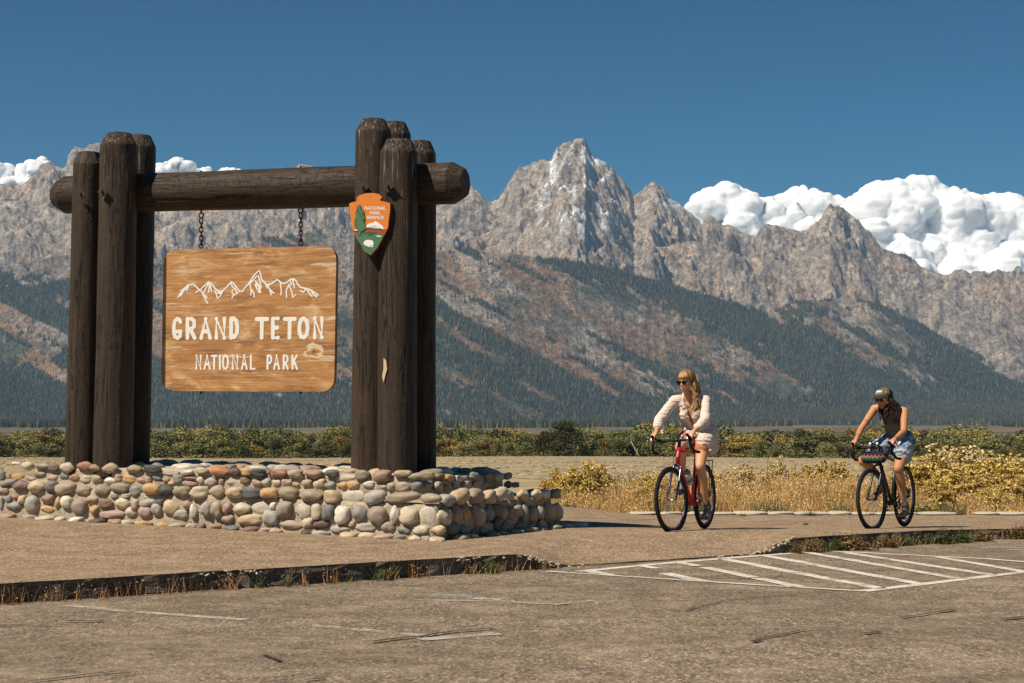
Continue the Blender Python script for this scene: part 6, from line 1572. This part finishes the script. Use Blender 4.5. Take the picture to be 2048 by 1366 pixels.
for row, (Y, sp, dtop) in enumerate(((652, 7.0, 22), (676, 7.2, 11), (722, 9.0, 3), (762, 10.0, -1), (805, 11.0, 1))):
    x = -.345 * Y
    while x < .345 * Y:
        X = x + rt.uniform(-2, 2); yy = Y + rt.uniform(-9, 9); px = 1024 + X / yy * FPX
        zt = CAM_H - (toppx(px) + dtop + rt.uniform(-7, 7) - 850) / FPX * yy
        h = max(4.0, zt - float(land_z(X, yy)))
        q = rt.random(); tone = 'yellow' if q < (.10 if px < 870 else .17) else ('dark' if q < .42 else 'olive')
        lb_, gp_ = tree_label(px, row, tone); place_tree(X, yy, h, rt.uniform(1.0, 1.4) * (1.25 if row < 2 else 1.15), rt.randrange(6), tone, lb_, gp_, rt.uniform(0, 6.28))
        x += sp * rt.uniform(.75, 1.25)
def px_tree(px, Y, top, wsc, vi, tone, label, name='cottonwood_tree'):
    X = (px - 1024) / FPX * Y; h = CAM_H - (top - 850) / FPX * Y - float(land_z(X, Y)); return place_tree(X, Y, h, wsc, vi, tone, label, None, 1.0, name)
VAR.append(tree_meshes(300, 13.5, 13.5, .34, 2600)); VAR.append(tree_meshes(301, 11, 12, .26, 2000))
px_tree(1128, 640, 838, 1.25, 6, 'deep', 'tall dark cottonwood with bare lower trunks standing in front of the tree line')
px_tree(1086, 642, 860, 1.0, 7, 'deep', 'dark cottonwood just left of the tall one in front of the tree line')
# leaning dead trunks
DEAD = flat('bleached_dead_wood', (.42, .37, .30), .8, .2, var=.2, scale=3)
def snag(pts, Y, r, label):
    q = [at_depth(x, y, Y) for x, y in pts]; o0 = q[0].copy(); bm = bmesh.new(); add_tube(bm, [p - o0 for p in q], r, 6, radii=[r * (1 - .7 * i / (len(q) - 1)) for i in range(len(q))])
    for i in (1, 2): add_tube(bm, [q[i] - o0, q[i] - o0 + Vector((rt.uniform(-1, 1), .2, 1.6))], r * .3, 5)
    o = bm_link('dead_trunk', bm, DEAD, None, True, label=label, cat='dead tree'); o.location = o0
snag([(1281, 919), (1274, 905), (1267, 892), (1262, 882)], 640, .38, 'pale dead trunk leaning left at the foot of the tree line')
snag([(1085, 915), (1092, 900), (1099, 890)], 642, .16, 'thin pale dead branch beside the dark trees in front of the tree line')

# ---- low scrub over the plain
rg = np.random.default_rng(77); N = 26000
Yp = 30 * (640 / 30.0) ** rg.random(N); Xp = rg.uniform(-.36, .36, N) * Yp + rg.normal(size=N) * 1.0
keep = fbm(Xp / 14, Yp / 40, None, 3, 9) > -.15; Xp, Yp = Xp[keep], Yp[keep]; hs = rg.uniform(.07, .22, len(Xp)) * (1 + .5 * np_sstep(60, 300, Yp))
b = NB('sage_leaf', .95, .05); oi = b.n('ShaderNodeObjectInfo')
b.color(b.ramp(oi.outputs['Random'], [(0, (.20, .17, .11)), (.4, (.31, .25, .16)), (.7, (.25, .195, .12)), (1, (.42, .30, .16))]))
scatter('sage_scrub', np.stack([Xp, Yp, land_z(Xp, Yp) + hs * .1], 1), np.stack([hs * rg.uniform(1.6, 4.2, len(hs)), hs * 2.2, hs], 1), np.zeros((len(hs), 3)), 'ico', b.m, label='low grey-green sagebrush scrub covering the plain', cat='scrub', kind='stuff')
for px, w in ((1385, 36), (395, 24), (372, 18)):
    pass

# ---- blades
def blades(P, H, Wd, lean, rg, bend=.35, seg=3):
    n = len(P); a = rg.uniform(0, 2 * math.pi, n); dx, dy = np.cos(a), np.sin(a); fa = rg.uniform(0, math.pi, n); fx, fy = np.cos(fa), np.sin(fa)
    L_ = lean * rg.uniform(.2, 1.2, n); V = []
    for k in range(seg + 1):
        t = k / seg; off = L_ * t + bend * L_ * t * t; w = Wd * (1 - t * .8)
        cx, cy, cz = P[:, 0] + dx * off * H, P[:, 1] + dy * off * H, P[:, 2] + H * t * (1 - .25 * L_ * t)
        V += [np.stack([cx - fx * w, cy - fy * w, cz], 1), np.stack([cx + fx * w, cy + fy * w, cz], 1)]
    V = np.stack(V, 1).reshape(-1, 3); k = 2 * (seg + 1); base = (np.arange(n) * k)[:, None]
    F = np.concatenate([base + np.array([[2 * j, 2 * j + 1, 2 * j + 3, 2 * j + 2]]) for j in range(seg)], 0)
    return V, F, np.repeat(rg.random(n), k)
def merge(*parts):
    V, F, T = [], [], []; o = 0
    for v, f, t in parts: V.append(v); F.append(f + o); T.append(t); o += len(v)
    return np.concatenate(V), np.concatenate(F), np.concatenate(T)
def tuft_m(name, stops, rough=.85):
    b = NB(name, rough, .1); b.color(b.ramp(b.attr('tone'), stops)); return b.m
STRAW = tuft_m('dry_straw', [(0, (.26, .16, .065)), (.35, (.56, .35, .135)), (.75, (.72, .49, .21)), (1, (.80, .62, .34))])
GREENG = tuft_m('green_grass_blade', [(0, (.035, .050, .018)), (.6, (.085, .110, .040)), (1, (.22, .20, .09))])
rg = np.random.default_rng(5)
N = 60000; X = rg.uniform(.3, 9.6, N); Y = 23.32 + rg.gamma(1.6, 1.0, N); m_ = (Y < 32) & (fbm(X / .9, Y / .9, None, 3, 3) > -.42); X, Y = X[m_], Y[m_]
H = rg.uniform(.20, .54, len(X)) * (1 + .45 * fbm(X / .7, Y / .7, None, 2, 6)) * (.55 + .45 * np_sstep(23.3, 24.0, Y)) * (1 - .38 * np_sstep(5.4, 6.0, X)) * (1 - .3 * np_sstep(1.5, 1.1, X))
P = np.stack([X, Y, land_z(X, Y) - .02], 1)
v1 = blades(P, H, rg.uniform(.0020, .0042, len(X)), .30, rg)
hd = rg.random(len(X)) < .45; Q = P[hd] + np.stack([rg.normal(size=hd.sum()) * .03, rg.normal(size=hd.sum()) * .03, H[hd] * rg.uniform(.75, 1.02, hd.sum())], 1)
v2 = quads(Q, .016, rg); V, F, T = merge(v1, v2)
link('dry_grass', npmesh('dry_grass', V, F, False, {'tone': T}), STRAW, label='tall golden dry grass behind the pavement\'s far edge', cat='grass', kind='stuff')
N = 9000; X = rg.uniform(.3, 9.6, N); Y = 23.25 + rg.gamma(1.1, .35, N); m_ = fbm(X / .5, X * 0, None, 3, 13) > .12; X, Y = X[m_], Y[m_]
V, F, T = blades(np.stack([X, Y, land_z(X, Y) + .03], 1), rg.uniform(.06, .24, len(X)), .004 + 0 * X, .5, rg)
link('green_grass', npmesh('green_grass', V, F, False, {'tone': T}), GREENG, label='short green grass at the foot of the golden dry grass', cat='grass', kind='stuff')

# ---- shrubs: each one a thing with stems and flower heads
FL = {'gold': tuft_m('golden_flowers', [(0, (.28, .20, .05)), (.4, (.54, .39, .095)), (1, (.72, .56, .21))]),
      'cream': tuft_m('cream_flowers', [(0, (.34, .23, .095)), (.5, (.62, .47, .22)), (1, (.74, .62, .36))]),
      'amber': tuft_m('amber_flowers', [(0, (.27, .165, .05)), (.5, (.52, .35, .10)), (1, (.68, .50, .19))])}
STEMG = tuft_m('grey_green_stems', [(0, (.050, .058, .030)), (.6, (.125, .130, .070)), (1, (.24, .21, .12))])
STEMP = tuft_m('pale_sage_stems', [(0, (.13, .13, .08)), (.5, (.30, .28, .17)), (1, (.48, .44, .29))])
STEMD = tuft_m('dark_weed', [(0, (.025, .034, .014)), (.6, (.065, .075, .030)), (1, (.16, .13, .06))])
STEMB = tuft_m('brown_weed', [(0, (.075, .055, .028)), (.5, (.18, .125, .055)), (1, (.34, .23, .10))])
def bush_mesh(seed, kind):
    rg = np.random.default_rng(seed)
    if kind == 'rabbit':
        nst = 420; a = rg.uniform(0, 6.28, nst); el = np.arccos(rg.uniform(.12, 1, nst)); nc = 26
        lob = rg.uniform(.80, 1.04, nc); ca = rg.uniform(0, 6.28, nc)
        k = 1 + .22 * np.sin(a * 3 + seed) * np.sin(el * 4) ; k = k * rg.uniform(.82, 1.05, nst)
        tip = np.stack([np.sin(el) * np.cos(a) * .5, np.sin(el) * np.sin(a) * .5, np.cos(el) ** .6 * .98], 1) * k[:, None]
        base = np.stack([rg.normal(size=nst) * .05, rg.normal(size=nst) * .05, np.zeros(nst)], 1)
        V = []; w = .008
        for t in (0, .5, 1):
            c = base * (1 - t) + tip * np.array([t ** .8, t ** .8, t])[None, :]; V += [c + np.array([-w, 0, 0]) * (1.2 - t), c + np.array([w, 0, 0]) * (1.2 - t)]
        V = np.stack(V, 1).reshape(-1, 3); b0 = (np.arange(nst) * 6)[:, None]; F = np.concatenate([b0 + np.array([[0, 1, 3, 2]]), b0 + np.array([[2, 3, 5, 4]])], 0); T = np.repeat(rg.random(nst), 6)
        lf = base[:, None, :] * 0 + tip[:, None, :] * rg.uniform(.35, .93, (nst, 5, 1)); lf = lf.reshape(-1, 3) + rg.normal(size=(nst * 5, 3)) * .02
        st = merge((V, F, T), quads(lf, .034, rg))
        cl = tip[:, None, :] + rg.normal(size=(nst, 20, 3)) * np.array([.042, .042, .020]); fl = quads(cl.reshape(-1, 3), .031, rg); return st, fl
    if kind == 'sage':
        nst = 160; a = rg.uniform(0, 6.28, nst); r = np.sqrt(rg.random(nst)) * .42; base = np.stack([np.cos(a) * r * .4, np.sin(a) * r * .4, 0 * r], 1)
        H = (1 - .5 * (r / .42) ** 2) * rg.uniform(.7, 1.0, nst); tip = np.stack([np.cos(a) * r, np.sin(a) * r, H], 1); V = []; w = .006
        for t in (0, .5, 1):
            c = base * (1 - t) + tip * t; V += [c + np.array([-w, 0, 0]) * (1.3 - t), c + np.array([w, 0, 0]) * (1.3 - t)]
        V = np.stack(V, 1).reshape(-1, 3); b0 = (np.arange(nst) * 6)[:, None]; F = np.concatenate([b0 + np.array([[0, 1, 3, 2]]), b0 + np.array([[2, 3, 5, 4]])], 0)
        t = rg.uniform(.45, 1.0, (nst, 22, 1)); lf = (base[:, None, :] * (1 - t) + tip[:, None, :] * t).reshape(-1, 3) + rg.normal(size=(nst * 22, 3)) * np.array([.014, .014, .012])
        return merge((V, F, np.repeat(rg.random(nst), 6)), quads(lf, .024, rg)), None
    nst = 900; a = rg.uniform(0, 6.28, nst); el = np.arccos(rg.uniform(0, 1, nst)); k = rg.uniform(.3, 1.0, nst) ** .5 * (1 + .25 * np.sin(a * 4 + seed))
    tip = np.stack([np.sin(el) * np.cos(a) * .5, np.sin(el) * np.sin(a) * .5, np.cos(el) * .95], 1) * k[:, None]; V = []; w = .006
    for t in (0, 1): V += [tip * t + np.array([-w, 0, 0]) * (1.1 - t), tip * t + np.array([w, 0, 0]) * (1.1 - t)]
    V = np.stack(V, 1).reshape(-1, 3); F = (np.arange(nst) * 4)[:, None] + np.array([[0, 1, 3, 2]])
    return merge((V, F, np.repeat(rg.random(nst), 4)), quads(tip[:, :] * rg.uniform(.5, 1.05, (nst, 1)), .045, rg)), None
BM = {}
def shrub(name, kind, px, Y, top, wpx, flower, stem, label, cat, base_z=None, group=None):
    vi = (int(px) * 7) % 4; key = (kind, vi, flower, stem.name)
    if key not in BM:
        st, fl = bush_mesh(vi * 11 + {'rabbit': 1, 'sage': 2, 'weed': 3}[kind], kind)
        sm_ = npmesh('stems', *st[:2], False, {'tone': st[2]}); sm_.materials.append(stem); fm = None
        if fl is not None: fm = npmesh('flower_heads', *fl[:2], False, {'tone': fl[2]}); fm.materials.append(FL[flower])
        BM[key] = (sm_, fm)
    sm_, fm = BM[key]; X = (px - 1024) / 3410 * Y; z = float(land_z(X, Y)) if base_z is None else base_z
    h = at_depth(px, top, Y).z - z; w = wpx / FPX * Y
    r = empty(name, (X, Y, z - .02), rt.uniform(0, 6.28), label=label, cat=cat, group=group); r.scale = (w, w, h)
    link('stems', sm_, None, r)
    if fm: link('flower_heads', fm, None, r)
    return r
RB = [ # px, Y, top, width px, flower, label
 (1122, 24.9, 950, 62, 'amber', 'golden rabbitbrush nearest the stone plinth, taller than its neighbours'), (1158, 24.5, 944, 66, 'gold', 'second rabbitbrush from the plinth, thick with deep yellow heads'),
 (1183, 24.8, 941, 58, 'gold', 'third rabbitbrush from the plinth, beside the pale sage clump'), (1212, 25.0, 956, 46, 'cream', 'pale straw-yellow rabbitbrush left of the sage clumps'),
 (1303, 24.1, 962, 62, 'gold', 'bright yellow rabbitbrush directly behind the red bicycle\'s front wheel'), (1312, 23.7, 994, 42, 'amber', 'low orange rabbitbrush at the pale edging behind the red bicycle'),
 (1440, 25.6, 956, 56, 'cream', 'cream rabbitbrush just right of the red bicycle\'s rear wheel'), (1486, 25.8, 943, 66, 'cream', 'broad cream rabbitbrush halfway between both bicycles, left part'),
 (1522, 25.6, 952, 50, 'cream', 'low cream rabbitbrush left of the tall cream tuft'), (1552, 26.5, 930, 44, 'cream', 'tallest cream rabbitbrush tuft between the two bicycles'),
 (1606, 25.8, 944, 60, 'amber', 'amber rabbitbrush right of the tall cream tuft'), (1662, 26.3, 934, 64, 'amber', 'amber rabbitbrush left of the black bicycle\'s front wheel'),
 (1690, 25.0, 968, 50, 'gold', 'yellow rabbitbrush close behind the black bicycle\'s front wheel'),
 (1758, 24.4, 975, 70, 'gold', 'low yellow rabbitbrush seen between the black bicycle\'s wheels'), (1846, 25.6, 926, 76, 'gold', 'large yellow rabbitbrush right of the black bicycle'),
 (1888, 26.2, 911, 84, 'cream', 'tallest cream-topped rabbitbrush in the right-hand thicket'), (1934, 26.2, 912, 76, 'cream', 'cream-topped rabbitbrush right of the tallest one'),
 (1900, 25.0, 946, 70, 'gold', 'yellow rabbitbrush in front of the tallest cream-topped one'), (1958, 25.2, 938, 76, 'gold', 'full golden rabbitbrush in the middle of the right-hand thicket'),
 (1948, 24.5, 962, 62, 'amber', 'amber rabbitbrush low in front of the right-hand thicket'), (2000, 25.6, 925, 80, 'gold', 'golden rabbitbrush under the pale plumes near the right edge'),
 (2006, 24.6, 958, 70, 'amber', 'amber rabbitbrush in front of the golden one near the right edge'), (2046, 25.2, 936, 80, 'gold', 'golden rabbitbrush cut by the right edge of the view'),
 (1982, 24.0, 984, 46, 'gold', 'small yellow rabbitbrush standing in the golden grass at far right'), (1868, 24.0, 972, 54, 'amber', 'small amber rabbitbrush in the grass right of the black bicycle'),
 (1842, 23.8, 1002, 60, 'gold', 'knee-low yellow rabbitbrush beside the black bicycle\'s rear wheel'), (2090, 25.4, 930, 84, 'gold', 'golden rabbitbrush just beyond the right edge of the view')]
for (px, Y, top, w, fl, lb) in RB: shrub('rabbitbrush', 'rabbit', px, Y, top - 4, w * (1.6 if px > 1800 else 1.35), fl, STEMG, lb, 'shrub')
SG = [(1238, 25.6, 934, 46, 'pale upright sage clump right of the first yellow bushes'), (1264, 26.3, 928, 44, 'tallest sage clump left of the red bicycle'), (1288, 25.4, 938, 38, 'sage clump just left of the red bicycle\'s front wheel'),
 (1570, 26.0, 946, 60, 'grey twiggy sage right of the tall cream tuft'), (1632, 25.6, 952, 60, 'grey sage left of the black bicycle'), (1705, 27.0, 940, 60, 'grey sage behind the black bicycle\'s front wheel'),
 (1940, 28.0, 897, 54, 'pale sage plume rising behind the cream-topped bushes'), (1966, 28.2, 901, 50, 'second pale sage plume from the left above the right-hand thicket'), (1994, 28.5, 905, 50, 'third pale sage plume above the right-hand thicket'),
 (2026, 28.0, 902, 54, 'tall pale sage plume near the right edge'), (2052, 28.4, 898, 50, 'pale sage plume cut by the right edge')]
for (px, Y, top, w, lb) in SG: shrub('sagebrush', 'sage', px, Y, top, w * 1.2, None, STEMP, lb, 'shrub')
shrub('weed_bush', 'weed', 1140, 23.5, 1000, 62, None, STEMD, 'dark green bush at the back corner of the stone plinth', 'shrub')
shrub('weed_bush', 'weed', 1188, 23.6, 1008, 50, None, STEMB, 'brown and green bush right of the dark bush behind the plinth', 'shrub')
shrub('weed_bush', 'weed', 1318, 23.1, 1026, 40, None, STEMB, 'russet tuft overhanging the pale edging behind the red bicycle', 'weed', base_z=-.13)
shrub('weed_bush', 'weed', 1484, 23.0, 1022, 32, None, STEMB, 'small brown tuft on the pale edging right of the red bicycle', 'weed', base_z=-.13)
shrub('weed_bush', 'weed', 1618, 23.1, 1018, 40, None, GREENG, 'green tuft on the pale edging between the bicycles', 'weed', base_z=-.13)
shrub('weed_bush', 'weed', 1608, 20.9, 1040, 22, None, STEMB, 'little brown weed growing from a crack in the pavement', 'weed', base_z=-.12)
def kerb_shrub(px, py, top, w, stem, label):
    p = on_road(px, py); yk = p.y
    for _ in range(6): yk = kerb_y((px - 1024) / 3410 * yk) - .14
    shrub('weed_bush', 'weed', px, yk, top, w, None, stem, label, 'weed', base_z=ROAD_Z)
kerb_shrub(1622, 1094, 1070, 50, STEMB, 'low brown weed left of the green one at the right-hand kerb')
kerb_shrub(1770, 1090, 1062, 60, STEMB, 'straggly brown weed under the black bicycle\'s wheels at the kerb')
kerb_shrub(1960, 1079, 1052, 56, STEMB, 'dry weed right of the bright green one at the kerb')
kerb_shrub(1700, 1093, 1058, 100, STEMB, 'wide brown-green weed against the right-hand kerb')
kerb_shrub(1668, 1094, 1064, 44, STEMD, 'green weed left of the wide brown one at the right-hand kerb')
kerb_shrub(1880, 1083, 1048, 62, STEMD, 'dark green weed under the black bicycle\'s shadow at the kerb')
kerb_shrub(1918, 1081, 1052, 50, GREENG, 'bright green weed right of the dark one at the kerb')
kerb_shrub(2030, 1074, 1044, 60, STEMB, 'russet weed at the kerb near the right edge')
kerb_shrub(1590, 1096, 1074, 30, STEMB, 'dry weed at the broken start of the right-hand kerb')
# small grasses along both kerbs
def kerb_tufts(name, stem, spans, hmin, hmax, n, seed, label, lean=.35, wd=.0035):
    rg = np.random.default_rng(seed); PP = []
    for (a, c, dens_) in spans:
        for _ in range(int(dens_)):
            px = rg.uniform(a, c); X0 = None; lo, hi = -8.0, 9.0
            for _i in range(40):
                mid = (lo + hi) / 2; pxm = 1024 + mid / kerb_y(mid) * 3410
                if pxm < px: lo = mid
                else: hi = mid
            k = rg.integers(n // 2, n + 1); cx = mid + rg.normal() * .03; cy = kerb_y(mid) - .05 - abs(rg.normal()) * .05
            for _k in range(k): PP.append((cx + rg.normal() * .022, cy + rg.normal() * .02, ROAD_Z))
    P = np.array(PP); V, F, T = merge(blades(P, rg.uniform(hmin, hmax, len(P)), wd + 0 * P[:, 0], lean, rg), quads(P + np.stack([rg.normal(size=len(P)) * .025, rg.normal(size=len(P)) * .025, rg.uniform(.3, 1, len(P)) * hmax * .8], 1), .009, rg))
    link(name, npmesh(name, V, F, False, {'tone': T}), stem, label=label, cat='weeds', kind='stuff')
RUSS = tuft_m('russet_stalks', [(0, (.14, .07, .03)), (.5, (.33, .17, .07)), (1, (.50, .32, .15))])
kerb_tufts('dry_weeds', RUSS, [(0, 30, 4), (45, 90, 4), (95, 125, 3), (150, 300, 11), (320, 500, 13), (560, 700, 11), (780, 860, 7), (900, 1090, 14), (1570, 1640, 12), (1740, 1860, 16), (1930, 2048, 14)], .03, .15, 9, 3, 'russet dry weeds growing along the foot of the kerb')
kerb_tufts('green_kerb_grass', GREENG, [(500, 570, 2), (690, 790, 5), (1610, 1660, 18), (1780, 1960, 22), (960, 1010, 5)], .04, .13, 20, 4, 'green grass tufts growing along the foot of the kerb', .6, .0045)
